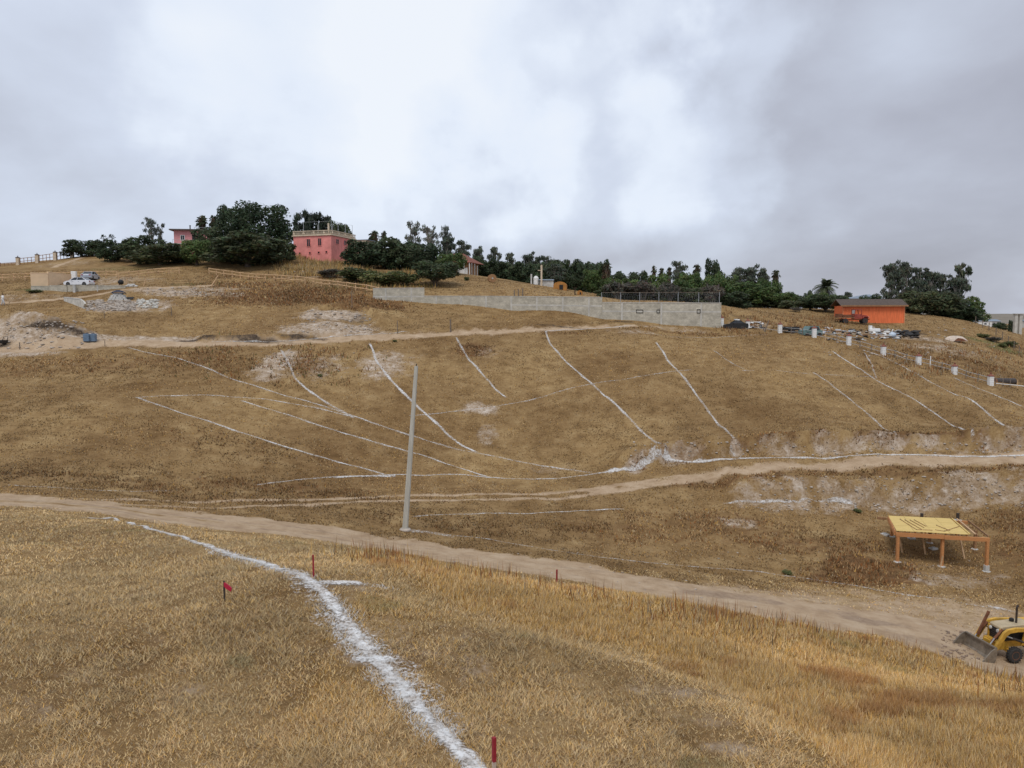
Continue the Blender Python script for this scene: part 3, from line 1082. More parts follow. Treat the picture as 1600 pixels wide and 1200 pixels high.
# near rise: cropped hay on the left, tall golden grass on the right
n = 1080000
Y = np.exp(np.where(rng.uniform(0, 1, n) < .36, rng.uniform(math.log(7.2), math.log(19), n), rng.uniform(math.log(7.2), math.log(47), n)))
X = rng.uniform(-1, 1, n) * (Y * 0.74 + 1.5)
road, bare, tall, weed = (mask_at(k, X, Y) for k in ('road', 'bare', 'tall', 'weed'))
clump = fbm(X, Y, 0.5, 81, 3)
keep = rng.uniform(0, 1, n) < (1 - road * 1.15) * (1 - 0.72 * bare) * (0.5 + 1.0 * sstep(0.3, 0.6, clump))
X, Y, tall, bare, clump = X[keep], Y[keep], tall[keep], bare[keep], clump[keep]
n = len(X)
big = fbm(X, Y, 2.6, 83, 4)
tt = tall * sstep(0.2, 0.6, rng.uniform(0, 1, n) + tall - 0.5)
length = rng.uniform(0.04, 0.125, n) * (1 - 0.4 * bare) * (1 - tt) + rng.uniform(0.06, 0.21, n) * (0.55 + 0.8 * big) * tt
length *= 0.75 + 0.55 * sstep(0.35, 0.65, clump)
lean = (rng.uniform(0.5, 1.45, n)) * (1 - tt) + rng.uniform(0.1, 0.85, n) * tt
width = np.maximum(0.0085, 0.00125 * Y) * rng.uniform(0.7, 1.6, n)
az = rng.uniform(0, 2 * math.pi, n)
cs_ = mixc(n, ['straw', 'tan', 'gold', 'grey', 'dark'], [.46, .28, .14, .08, .05])
ct_ = mixc(n, ['straw', 'tan', 'gold', 'rust', 'dark'], [.34, .18, .40, .05, .03])
tint = np.where((rng.uniform(0, 1, n) < tall)[:, None], ct_, cs_)
rusty = sstep(0.60, 0.72, fbm(X, Y, 1.7, 85, 3)) * tall
tint = tint * (1 - 0.55 * rusty[:, None]) + PAL['rust'] * 0.55 * rusty[:, None]
tint *= (0.94 + 0.36 * sstep(0.3, 0.7, fbm(X, Y, 3.5, 87, 4)) + 0.06 * tall)[:, None]
gr = 0.6 * sstep(0.74, 0.80, fbm(X, Y, 1.3, 88, 3))
tint = tint * (1 - 0.6 * gr[:, None]) + PAL['green'] * 0.6 * gr[:, None]
ol = sstep(0.5, 0.75, fbm(X, Y, 2.2, 89, 4)) * (1 - 0.6 * tall)
tint = tint * (1 - 0.28 * ol[:, None]) + C_((.320, .258, .155)) * 0.28 * ol[:, None]
wl = near_lines(X, Y)
white = (rng.uniform(0, 1, n) < wl * 0.95)
tint[white] = C_((.76, .755, .74)) * rng.uniform(0.82, 1.0, (int(white.sum()), 1))
length[wl > 0.5] *= 0.55
tag(blades('near_grass', X, Y, length, lean, width, tint, az), kind='stuff')

# dead seed stalks along the edge of the near rise
edge_l = smooth_path(path([(575, 868), (620, 874), (740, 897), (870, 920), (1060, 951), (1250, 983), (1430, 1025), (1600, 1077), (1700, 1110)], 6), 0.5)
k = rng.integers(0, len(edge_l), 5200)
X = edge_l[k, 0] + rng.normal(0, 0.7, len(k))
Y = edge_l[k, 1] + rng.normal(-0.6, 1.3, len(k))
thick = fbm(X, Y, 1.2, 91, 2)
s_ = thick > 0.42
X, Y = X[s_], Y[s_]
n = len(X)
tag(blades('seed_stalks', X, Y, rng.uniform(0.25, 0.6, n), rng.uniform(0, 0.35, n), rng.uniform(0.02, 0.04, n),
           mixc(n, ['rust', 'dark', 'gold', 'grey'], [.35, .25, .25, .15])), kind='stuff')

# far hillsides: short tufts
n = 520000
Y = np.exp(rng.uniform(math.log(44), math.log(150), n))
X = rng.uniform(-1, 1, n) * (Y * 0.74 + 1.5)
road, bare, weed, soil, rut, green = (mask_at(k, X, Y) for k in ('road', 'bare', 'weed', 'soil', 'rut', 'green'))
clump = fbm(X, Y, 1.1, 95, 4)
wl = near_lines(X, Y)
keep = rng.uniform(0, 1, n) < (1 - np.clip(road * 1.3, 0, 1)) * (1 - 0.85 * bare) * (1 - rut) * (1 - 0.6 * soil) * (0.15 + 1.3 * sstep(0.35, 0.62, clump)) * (1 - np.clip(wl * 1.6, 0, 1))
X, Y, weed, clump, green = X[keep], Y[keep], weed[keep], clump[keep], green[keep]
n = len(X)
length = rng.uniform(0.05, 0.14, n) * (1 + 1.8 * weed * (1 + sstep(110, 125, Y)))
lean = rng.uniform(0.1, 1.2, n)
width = 0.0016 * Y * rng.uniform(0.5, 1.4, n)
tint = mixc(n, ['tan', 'straw', 'gold', 'dark', 'grey'], [.44, .13, .12, .24, .07], .68, 1.2)
wt_ = mixc(n, ['rust', 'dark', 'tan'], [.4, .4, .2]) * 0.85
tint = np.where((rng.uniform(0, 1, n) < weed * 0.9)[:, None], wt_, tint)
tint = np.where((rng.uniform(0, 1, n) < green * 0.8)[:, None], PAL['green'] * rng.uniform(.7, 1.3, n)[:, None], tint)
tint *= (0.60 + 0.52 * sstep(0.3, 0.7, fbm(X, Y, 11, 97, 5)))[:, None]
tint *= C_((.96, .93, .90))
tag(blades('hillside_grass', X, Y, length, lean, width, tint), kind='stuff')

# tall dry brush on the hilltop and along the slope fences


def brush(name, n, px0, px1, py0, py1, lo, hi, pal, w, seed, ymin=60, thr=.42):
    r_ = np.random.default_rng(seed)
    corners = np.array([G(a, b_, ymin)[:2] for a in np.linspace(px0, px1, 9) for b_ in np.linspace(py0, py1, 4)])
    k = r_.integers(0, len(corners), n)
    X = corners[k, 0] + r_.normal(0, (px1 - px0) / 1209 * 14, n)
    Y = corners[k, 1] + r_.normal(0, 1.6, n)
    cl = fbm(X, Y, 1.6, seed, 3)
    q = (cl > thr) & (mask_at('road', X, Y) < .4)
    X, Y, cl = X[q], Y[q], cl[q]
    n = len(X)
    tag(blades(name, X, Y, r_.uniform(lo, hi, n) * (.4 + 1.2 * cl), r_.uniform(0, .7, n), r_.uniform(.07, .16, n), mixc(n, pal, w, .5, 1.1)), kind='stuff')


brush('dry_brush', 9000, 450, 560, 404, 430, .3, 1.1, ['gold', 'straw', 'tan', 'dark', 'green'], [.3, .25, .25, .12, .08], 201)
brush('dry_brush', 12000, 335, 590, 434, 470, .10, .34, ['rust', 'dark', 'tan', 'grey'], [.3, .35, .25, .1], 202)
brush('dry_brush', 6000, 540, 660, 418, 448, .3, .9, ['gold', 'green', 'tan', 'dark'], [.25, .3, .3, .15], 203)
brush('dry_brush', 6000, 1380, 1600, 545, 585, .15, .5, ['rust', 'dark', 'tan', 'grey'], [.3, .2, .35, .15], 204, 60, .5)
brush('dry_brush', 5000, 1130, 1310, 500, 515, .15, .5, ['rust', 'dark', 'tan'], [.35, .25, .4], 205, 60, .5)
brush('dry_brush', 4000, 300, 560, 545, 590, .15, .45, ['rust', 'dark', 'tan', 'green'], [.3, .35, .25, .1], 206, 60, .52)

# ------------------------------------------------------------------ materials of the built things
concrete_m = mat('concrete', (.50, .475, .42), .9, .22, 1.2, .3, 18)
concrete_l = mat('pale_concrete', (.50, .485, .45), .9, .2, 1.6, .25, 18)
pole_m = mat('pole_concrete', (.46, .445, .39), .85, .16, 1.5, .2, 25, stretch=(3, 3, .4))
timber_m = mat('orange_timber', (.50, .225, .085), .7, .28, 3.0, .15, 30, stretch=(1, 1, 6), coord='Generated')
timber_d = mat('weathered_timber', (.30, .165, .080), .85, .3, 4.0)
rail_m = mat('peeled_rail', (.55, .36, .20), .85, .3, 2.0)
post_m = mat('grey_post', (.19, .15, .115), .9, .3, 3.0)
ply_m = mat('yellow_plywood', (.66, .47, .16), .65, .14, 1.2, .05, 30, stretch=(1, 5, 1))
red_m = mat('red_paint', (.27, .020, .028), .6, .25, 14)
bare_wood = mat('pale_wood', (.52, .42, .33), .8, .2, 12)
flag_m = mat('red_ribbon', (.42, .02, .05), .5, .2, 10)
dark_steel = mat('dark_steel', (.075, .062, .055), .55, .35, 6, .1, 30, metal=.5)
rust_m = mat('rusty_steel', (.20, .085, .045), .75, .35, 5, .1, 30, metal=.2)
yellow_m = mat('machine_yellow', (.56, .32, .045), .55, .36, 2.2, .05, 30, spec=.4)
bucket_m = mat('worn_bucket_steel', (.235, .195, .150), .6, .35, 4, .15, 20, metal=.4)
tyre_m = mat('tyre_rubber', (.040, .038, .036), .85, .25, 8, .2, 40)
black_m = mat('matt_black', (.022, .021, .021), .6, .3, 8)
hood_m = mat('dusty_hood', (.44, .35, .22), .7, .15, 3)
glass_m = mat('dark_glass', (.015, .018, .022), .12, .2, 2, spec=.6)
white_m = mat('white_paint', (.76, .75, .72), .7, .10, 4)
car_white = mat('car_white', (.72, .73, .76), .25, .05, 2, spec=.6)
car_grey = mat('car_grey', (.34, .37, .42), .3, .1, 2, spec=.6)
pink_m = mat('rose_stucco', (.74, .270, .235), .9, .24, .45, .15, 12)
pink_l = mat('pale_pink_stucco', (.66, .285, .285), .9, .12, .8, .15, 12)
cream_m = mat('cream_stone', (.60, .49, .36), .85, .16, 2)
tan_m = mat('tan_render', (.76, .55, .35), .9, .10, .7, .1, 10)
orange_m = mat('orange_boards', (.78, .190, .070), .8, .18, 1.2, .2, 8, stretch=(5, 5, .6))
roof_dark = mat('dark_shingle', (.105, .080, .066), .9, .35, 2.5, .4, 14, stretch=(1, 3, 3))
roof_red = mat('red_tile', (.215, .080, .055), .85, .3, 3, .3, 14)
roof_blue = mat('blue_grey_sheet', (.20, .24, .285), .5, .12, 2)
blue_m = mat('blue_grey_plastic', (.13, .19, .265), .5, .15, 3)
navy_m = mat('navy_tarp', (.022, .026, .045), .5, .3, 4)
truck_red = mat('faded_truck_red', (.30, .060, .042), .7, .35, 3, .1, 20)
green_paint = mat('faded_green_paint', (.13, .20, .19), .6, .25, 3)
galv_m = mat('galvanised_pipe', (.42, .43, .43), .45, .15, 6, metal=.5)
shirt_m = mat('white_cloth', (.72, .71, .69), .9, .08, 12)
skin_m = mat('skin', (.40, .23, .15), .6, .08, 20)
rock_m = mat('broken_rock', (.40, .345, .29), .95, .32, 1.6, .5, 8)
soil_m = mat('dark_rubbish', (.06, .05, .045), .9, .5, 3, .4, 10)


def block_mat(name, c1, c2, mortar, bw=.4, bh=.2):
    """concrete blockwork: courses read off the wall's own length and height"""
    m = bpy.data.materials.new(name)
    m.use_nodes = True
    t = m.node_tree
    b = t.nodes['Principled BSDF']
    b.inputs['Roughness'].default_value = .93
    b.inputs['Specular IOR Level'].default_value = .15
    tc = t.nodes.new('ShaderNodeTexCoord')
    s = t.nodes.new('ShaderNodeSeparateXYZ')
    k = t.nodes.new('ShaderNodeCombineXYZ')
    t.links.new(tc.outputs['Object'], s.inputs[0])
    t.links.new(s.outputs[0], k.inputs[0])
    t.links.new(s.outputs[2], k.inputs[1])
    br = t.nodes.new('ShaderNodeTexBrick')
    br.inputs['Scale'].default_value = 1.0
    br.inputs['Brick Width'].default_value = bw
    br.inputs['Row Height'].default_value = bh
    br.inputs['Mortar Size'].default_value = .012
    br.inputs['Color1'].default_value = (*c1, 1)
    br.inputs['Color2'].default_value = (*c2, 1)
    br.inputs['Mortar'].default_value = (*mortar, 1)
    t.links.new(k.outputs[0], br.inputs[0])
    n = t.nodes.new('ShaderNodeTexNoise')
    n.inputs['Scale'].default_value = .9
    n.inputs['Detail'].default_value = 7
    n.inputs['Roughness'].default_value = .7
    t.links.new(k.outputs[0], n.inputs[0])
    r = t.nodes.new('ShaderNodeValToRGB')
    r.color_ramp.elements[0].position, r.color_ramp.elements[1].position = .3, .7
    r.color_ramp.elements[0].color = (.62, .60, .57, 1)
    r.color_ramp.elements[1].color = (1.22, 1.20, 1.15, 1)
    t.links.new(n.outputs[0], r.inputs[0])
    mx = t.nodes.new('ShaderNodeMix')
    mx.data_type = 'RGBA'
    mx.blend_type = 'MULTIPLY'
    mx.inputs[0].default_value = 1
    t.links.new(br.outputs[0], mx.inputs[6])
    t.links.new(r.outputs[0], mx.inputs[7])
    t.links.new(mx.outputs[2], b.inputs['Base Color'])
    bp = t.nodes.new('ShaderNodeBump')
    bp.inputs['Strength'].default_value = .5
    bp.inputs['Distance'].default_value = .02
    t.links.new(br.outputs[1], bp.inputs['Height'])
    bp.invert = True
    t.links.new(bp.outputs[0], b.inputs['Normal'])
    return m


block_m = block_mat('grey_blockwork', (.56, .525, .44), (.47, .44, .37), (.385, .36, .31))


def Z(x, y):
    return float(H(x, y))


def at(px, py, Y):
    rx, rz = ray(px, py)
    return Vector((rx * Y, Y, EYE + rz * Y))


def foot(px, Y, dz=0.0):
    rx, _ = ray(px, 600)
    x = (px - 800) / FPX / (CP) * Y
    return Vector((x, Y, Z(x, Y) + dz))


def gv(px, py, ymin=4.0):
    return Vector(G(px, py, ymin))


# ------------------------------------------------------------------ the leaning concrete pole
b = gv(633, 828, 40)
pole = thing('utility_pole', 'tall bare concrete pole leaning slightly beside the lower dirt road', 'pole', b)
top = at(650.5, 572, b.y) - b
mbp = MB()
secs = []
for t in np.linspace(-0.06, 1, 12):
    c_ = top * float(t)
    hw = 0.185 + (0.115 - 0.185) * max(float(t), 0)
    ch = hw * 0.35
    secs.append([c_ + Vector(q) for q in ((-hw, -hw + ch, 0), (-hw + ch, -hw, 0), (hw - ch, -hw, 0), (hw, -hw + ch, 0), (hw, hw - ch, 0), (hw - ch, hw, 0), (-hw + ch, hw, 0), (-hw, hw - ch, 0))])
for i, s_ in enumerate(secs):
    mbp.v += [tuple(q) for q in s_]
for i in range(len(secs) - 1):
    for k in range(8):
        mbp.f.append((i * 8 + k, i * 8 + (k + 1) % 8, i * 8 + 8 + (k + 1) % 8, i * 8 + 8 + k))
mbp.f.append(tuple(range(len(secs) * 8 - 8, len(secs) * 8)))
mbp.build('shaft', pole_m, pole)
MB().tube([top * 0.995, top * 1.012 + Vector((0, 0, .02))], .035, 8).build('top_pin', dark_steel, pole)
MB().lathe([(.42, -.3), (.40, .05), (.30, .12), (.24, .14)], (0, 0, 0), 12).build('soil_collar', rock_m, pole)

# ------------------------------------------------------------------ survey stakes


def stake(px, py, ptop, w, label, m, ymin=4.0, lean=0.0, group=None, name='survey_stake', painted=None):
    b = gv(px, py, ymin)
    h = (at(px, ptop, b.y) - b).z
    o = thing(name, label, 'stake', b, random.uniform(0, 1.5), group)
    cut = h * (painted if painted else 0)
    d = Vector((lean, 0, 1))
    if painted:
        MB().bar(d * -.15, d * cut, w, w, up=(0, 1, 0)).build('shaft', bare_wood, o)
        MB().bar(d * cut, d * h, w * 1.06, w * 1.06, up=(0, 1, 0)).build('painted_top', red_m, o)
    else:
        MB().bar(d * -.15, d * h, w, w * .8, up=(0, 1, 0)).build('shaft', m, o)
        MB().bar(d * (h - .004), d * (h + w * .15), w * .8, w * .6, up=(0, 1, 0)).build('top', m, o)
    return o, b, h


stake(772, 1206, 1152, .040, 'thick wooden stake with red painted top beside the heavy chalk line', red_m, painted=.30)
stake(490, 905, 867, .034, 'dark red stake standing where the heavy chalk line forks', red_m, painted=.12)
stake(870, 914, 890, .060, 'red stake half hidden in tall golden grass above the dirt road', red_m, 6, painted=.1)
o, b, h = stake(351, 940, 908, .028, 'thin dark stake with a red ribbon tied near its top', dark_steel)
rb = MB()
o.rotation_euler = (0, 0, 0)
rb.add([(.0, -.02, h - .02), (.05, -.03, h - .04), (.10, -.02, h - .09), (.15, -.03, h - .13), (.13, -.02, h - .20), (.06, -.03, h - .15), (.0, -.02, h - .10),
        (.0, .012, h - .02), (.05, .0, h - .04), (.10, .012, h - .09), (.15, .0, h - .13), (.13, .012, h - .20), (.06, .0, h - .15), (.0, .012, h - .10)],
       [(0, 1, 5, 6), (1, 2, 4, 5), (2, 3, 4), (13, 12, 8, 7), (12, 11, 9, 8), (11, 10, 9), (0, 7, 8, 1), (1, 8, 9, 2), (2, 9, 10, 3), (3, 10, 11, 4), (4, 11, 12, 5), (5, 12, 13, 6), (6, 13, 7, 0)])
rb.build('ribbon', flag_m, o)
for (px, py, pt, w) in [(704, 519, 499, .16), (621, 521, 501, .09), (268, 493, 480, .09), (163, 497, 486, .08)]:
    stake(px, py, pt, w, 'thin dark post on the dry grass slope along the upper dirt road', post_m, 60, group='posts above the upper road', name='thin_post')
for (px, py, pt, w) in [(31, 546, 535, .10), (164, 541, 532, .07)]:
    stake(px, py, pt, w, 'short dark post at the downhill edge of the upper dirt road', post_m, 60, group='posts below the upper road', name='thin_post')
stake(550, 481, 455, .09, 'tall thin post standing at the back of the dug pale earth pad', post_m, 60, name='thin_post')
stake(632, 468, 452, .12, 'dark post standing close against the stepped end of the block wall', post_m, 60, name='thin_post')
for px, pt in ((803.5, 454), (809.8, 452), (816.5, 450.5)):
    y_ = 121.4
    b = foot(px, y_)
    o = thing('fence_post', 'short dark post, one of three standing just behind the block wall', 'post', b, 0, 'three posts behind the block wall')
    hh = at(px, pt, y_).z - b.z
    MB().tube([(0, 0, -.2), (.01, 0, hh * .5), (0, 0, hh)], [.10, .095, .085], 8).build('shaft', post_m, o)
    MB().lathe([(.085, hh), (.06, hh + .04), (.0, hh + .05)], (0, 0, 0), 8).build('top', timber_d, o)
for (px, py, pt) in [(1195.5, 518, 501)]:
    b = gv(px, py, 60)
    o = thing('leaning_post', 'charred post leaning over between the white pillars near the wrecks', 'post', b)
    MB().tube([(-.15, 0, -.2), (.2, 0, .8), (.5, 0, 1.55)], [.1, .1, .09], 8).build('shaft', post_m, o)
    MB().tube([(.49, 0, 1.53), (.52, 0, 1.62)], [.09, .05], 8).build('top', black_m, o)

# ------------------------------------------------------------------ block walls across the hill


def block_wall(name, label, pxs, m, thick=.2, coping=True, piers=0, cat='wall', pier_h=0.0):
    """pxs: (px, base py, top py) along the wall; one thing built along a straight run"""
    A, B = gv(pxs[0][0], pxs[0][1], 60), gv(pxs[-1][0], pxs[-1][1], 60)
    d = Vector((B.x - A.x, B.y - A.y, 0))
    L = d.length
    rz = math.atan2(d.y, d.x)
    o = thing(name, label, cat, A, rz)
    prof = []
    for (px, pb, pt) in pxs:
        rx = (px - 800) / FPX / (CP + (600 - pt) / FPX * SP)
        # where that line of sight crosses the wall's line
        t = (A.x - rx * A.y) / (rx * d.y - d.x) if abs(rx * d.y - d.x) > 1e-6 else 0
        x, y = A.x + d.x * t, A.y + d.y * t
        zt = EYE + ray(px, pt)[1] * y
        prof.append((t * L, min(Z(x, y), zt - .3) - 1.2 - A.z, zt - A.z))
    poly = [(p[0], p[1]) for p in prof] + [(p[0], p[2]) for p in reversed(prof)]
    MB().prism(poly, -thick / 2, thick / 2).build('blockwork', m, o)
    if coping:
        for i in range(len(prof) - 1):
            a, c = prof[i], prof[i + 1]
            MB().bar((a[0] + .01, 0, a[2] + .05), (c[0] - .01, 0, c[2] + .05), thick + .08, .1).build('coping', concrete_m, o)
    for i in range(len(prof) - 1):
        a, c = prof[i], prof[i + 1]
        if min(a[2] - a[1], c[2] - c[1]) > 2.6:
            MB().bar((a[0] + .01, 0, a[2] - 1.25), (c[0] - .01, 0, c[2] - 1.25), thick + .03, .22).build('bond_beam', concrete_m, o)
    for k in range(piers):
        t = (k + .5) / piers
        s_ = t * prof[-1][0]
        zt = np.interp(s_, [p[0] for p in prof], [p[2] for p in prof])
        zb = np.interp(s_, [p[0] for p in prof], [p[1] for p in prof])
        MB().box((s_, -.02, (zt - .02 + zb) / 2), (.25, thick + .05, zt - zb - .04)).build('pier', concrete_m, o)
    return o, prof, rz, A


block_wall('block_wall', 'low grey block wall end standing under the brush, meeting the wooden rail fence', [(583, 466, 451), (663, 473, 450.5)], block_m, piers=2)
block_wall('block_wall', 'long level grey block wall crossing below the grassy hilltop', [(663, 473, 463), (800, 485, 463.5), (941, 498, 465)], block_m, piers=7)
wl_o, wprof, wrz, wA = block_wall('block_wall', 'tall grey block wall with three small openings under the pipe fence', [(941, 498, 473), (1035, 506, 473.5), (1127, 512, 474)], block_m, piers=3)
Lw = wprof[-1][0]
for px, w_, h_ in ((1000, .95, .42), (1029, .4, .45), (1092, .45, .5)):
    s_ = (px - 941) / (1127 - 941) * Lw
    zc = at(px, 486.5, wA.y).z - wA.z
    fr = MB()
    for q in (-1, 1):
        fr.box((s_ + q * (w_ / 2), -.13, zc), (.07, .09, h_ + .07))
        fr.box((s_, -.13, zc + q * h_ / 2), (w_ - .075, .09, .07))
    op = fr.build('opening_frame', black_m, wl_o)
    MB().box((s_, -.106, zc), (w_ - .06, .01, h_ - .06)).build('infill', block_m, op)
# pipe fence on top of the ground behind the wall
A_, B_ = at(939, 470, 119.0), at(1124, 470, 117.5)
pf = thing('pipe_fence', 'galvanised pipe fence with thin netting standing behind the tall block wall', 'fence', (A_.x, A_.y, Z(A_.x, A_.y)), math.atan2(B_.y - A_.y, B_.x - A_.x))
Lf = (B_ - A_).to_2d().length
zt = at(939, 457, 119.0).z - Z(A_.x, A_.y)
px_posts = [940, 970, 1000, 1030, 1060, 1092, 1124]
for px in px_posts:
    s_ = (px - 939) / (1124 - 939) * Lf
    wx, wy = A_.x + (B_.x - A_.x) * s_ / Lf, A_.y + (B_.y - A_.y) * s_ / Lf
    MB().tube([(s_, 0, Z(wx, wy) - pf.location.z - .6), (s_, 0, zt)], .04, 8).build('post', galv_m, pf)
for i in range(len(px_posts) - 1):
    s0, s1 = (px_posts[i] - 939) / 185 * Lf, (px_posts[i + 1] - 939) / 185 * Lf
    MB().tube([(s0 + .046, 0, zt - .02), (s1 - .046, 0, zt - .02)], .03, 8).build('rail', post_m, pf)
    net = MB()
    for k in range(12):
        for q in (0, 1):
            a0 = s0 + (s1 - s0) * k / 12
            a1 = a0 + (s1 - s0) / 12 * 1.0
            net.bar((a0 if q else a1, .0 + q * .01, .3), (a1 if q else a0, .0 + q * .01, zt - .06), .006, .006)
    tag(net.build('netting', galv_m, pf), kind='stuff')

# ------------------------------------------------------------------ main rose house on the hill
hc = at(518, 408, 162)
hb = Z(hc.x, hc.y)
rose = thing('rose_house', 'two storey rose red house with cream balustrade on its flat roof', 'house', (hc.x, hc.y, hb), R(-17.8))
z0 = -2.5
zt = at(518, 367.5, 162).z - hb
Wd, Dp = 9.0, 10.0
wall = MB().box((-Wd / 2, Dp / 2, (zt + z0) / 2), (Wd, Dp, zt - z0)).build('wall', pink_m, rose)
MB().box((-Wd / 2, Dp / 2, zt + .08), (Wd + .5, Dp + .5, .16)).build('roof_slab', cream_m, rose)


def hz_(py, Y=162.0):
    return at(518, py, Y).z - hb


def window(parent, x, y, z, w, h, facing, frame=cream_m, pane=glass_m, name='window', bars=1):
    """facing 'F' looks along -y, 'R' along +x, of the parent"""
    fr = MB()
    t, dp = .09, .10

    def bx(cx, cz, sx, sz, off=0.0, th=dp):
        if facing == 'F':
            fr.box((x + cx, y - th / 2 + off, z + cz), (sx, th, sz))
        else:
            fr.box((x + th / 2 - off, y + cx, z + cz), (th, sx, sz))
    bx(-w / 2 - t / 2, 0, t, h + 2 * t)
    bx(w / 2 + t / 2, 0, t, h + 2 * t)
    bx(0, h / 2 + t / 2, w - .004, t)
    bx(0, -h / 2 - t / 2, w - .004, t)
    for k in range(bars):
        bx(-w / 2 + w * (k + 1) / (bars + 1), 0, .05, h - .004, .01)
    o_ = fr.build(name, frame, parent)
    pn = MB()
    fr = pn
    bx(0, 0, w - .004, h - .004, 0, .03)
    pn.build('pane', pane, o_)
    return o_


for px, py, w_, h_ in ((480, 378, .75, 1.45), (499, 377.5, .75, 1.45)):
    window(rose, (px - 518) * .1405, 0, hz_(py), w_, h_, 'F', pink_m)
for px, py in ((464.5, 394.5), (482, 394.3), (497, 394), (510, 393.5)):
    window(rose, (px - 518) * .1405, 0, hz_(py), .42, .36, 'F', pink_m, name='vent', bars=0)
for s_, py, w_, h_ in ((2.4, 377.5, 1.05, .95), (5.6, 379.5, 1.1, .95), (5.0, 399, .55, .8)):
    window(rose, 0, s_, hz_(py, 162 + s_ * .95), w_, h_, 'R', pink_m)
dr = MB().box((.05, 7.0, .6), (.1, 1.0, 2.2)).build('door', white_m, rose)
MB().tube([(.12, 7.35, .6), (.18, 7.35, .6)], .04, 6).build('handle', dark_steel, dr)
MB().add([(0.02, 4.9, 2.75), (0.02, 7.6, 2.75), (1.0, 7.6, 2.25), (1.0, 4.9, 2.25), (0.02, 4.9, 2.62), (0.02, 7.6, 2.62), (1.0, 7.6, 2.12), (1.0, 4.9, 2.12)],
         [(0, 1, 2, 3), (7, 6, 5, 4), (0, 3, 7, 4), (3, 2, 6, 7), (2, 1, 5, 6), (1, 0, 4, 5)]).build('awning', roof_red, rose)


def balustrade(parent, a, b, z, h, n):
    a, b = Vector(a), Vector(b)
    d = (b - a)
    bl = MB().bar(a + Vector((0, 0, z + .06)), b + Vector((0, 0, z + .06)), .22, .12).bar(a + Vector((0, 0, z + h)), b + Vector((0, 0, z + h)), .24, .13).build('balustrade', cream_m, parent)
    for k in range(n):
        c_ = a + d * ((k + .5) / n)
        w_ = .2 if k % 8 == 0 else .085
        MB().lathe([(w_ * .6, z + .121), (w_, z + h * .35), (w_ * .6, z + h * .7), (w_ * .75, z + h - .066)], (c_.x, c_.y, 0), 8).build('baluster', cream_m, bl)


balustrade(rose, (-Wd, -.1, 0), (.1, -.1, 0), zt + .16, .85, 30)
balustrade(rose, (.1, .15, 0), (.1, Dp, 0), zt + .16, .85, 30)
for (x, y, ph) in [(-6.8, .5, 3.0), (-3.2, .5, 3.0), (-.2, .5, 3.3), (-.2, 3.2, 3.1), (-.2, 6.2, 3.0), (-.2, 9.2, 3.1), (-6.8, 6, 3.0), (-3.2, 6, 3)]:
    MB().tube([(x, y, zt + .1), (x, y, zt + ph)], .045, 6).build('roof_post', galv_m, rose)
for a, b in [((-.2, .5, zt + 3.2), (-.2, 3.2, zt + 3.05)), ((-.2, 3.2, zt + 3.05), (-.2, 6.2, zt + 2.95)), ((-.2, 6.2, zt + 2.95), (-.2, 9.2, zt + 3.05)), ((-6.8, .5, zt + 2.95), (-3.2, .5, zt + 2.95)), ((-3.2, .5, zt + 2.95), (-.2, .5, zt + 2.95))]:
    MB().tube([a, b], .02, 6).build('roof_rail', galv_m, rose)
MB().box((-.75, .35, zt + 1.3), (.28, .28, 2.4)).build('chimney', cream_m, rose)
ext = MB().box((1.2, Dp + 2.2, zt / 2 - .3), (2.8, 4.2, zt + .4)).build('rear_wing', cream_m, rose)
MB().box((1.4, Dp + 2.3, zt - .02), (3.3, 4.6, .12)).build('rear_roof', roof_blue, ext)

# the paler pink house among the trees
pc = at(272, 380, 176)
pb = Z(pc.x, pc.y)
pinkh = thing('pink_house', 'pale pink house with dark flat roof half hidden by dark trees', 'house', (pc.x, pc.y, pb), R(6))
zt = at(272, 360, 176).z - pb
MB().box((3.6, 3.5, zt / 2 - .6), (7.2, 7, zt + 1.2)).build('wall', pink_l, pinkh)
MB().box((3.4, 3.3, zt + .14), (8.4, 8.2, .28)).build('roof_slab', roof_dark, pinkh)
dr = MB().box((4.35, -.05, zt - 1.9), (.75, .1, 2.0)).build('door', black_m, pinkh)
MB().tube([(4.6, -.11, zt - 1.9), (4.6, -.17, zt - 1.9)], .04, 6).build('handle', galv_m, dr)
window(pinkh, 1.9, 0, zt - 1.6, .8, 1.0, 'F', white_m)
MB().box((2.6, -.7, zt - 3.05), (6.0, 1.4, .16)).build('balcony_floor', concrete_l, pinkh)
for k in range(6):
    MB().tube([(.1 + k, -1.3, zt - 2.97), (.1 + k, -1.3, zt - 2.2)], .03, 6).build('balcony_post', galv_m, pinkh)
MB().tube([(0, -1.3, zt - 2.2), (5.2, -1.3, zt - 2.2)], .035, 6).build('balcony_rail', galv_m, pinkh)
MB().tube([(3.0, 2, zt + .2), (3.0, 2, zt + 1.25)], .13, 8).tube([(3.0, 2, zt + 1.25), (3.0, 2, zt + 1.4)], .19, 8).build('chimney', dark_steel, pinkh)
for k in range(3):
    MB().tube([(4.2 + k * 1.2, 1, zt + .2), (4.2 + k * 1.2, 1, zt + .95)], .035, 6).build('roof_post', galv_m, pinkh)
MB().tube([(4.2, 1, zt + .8), (6.6, 1, zt + .8)], .03, 6).build('roof_rail', galv_m, pinkh)

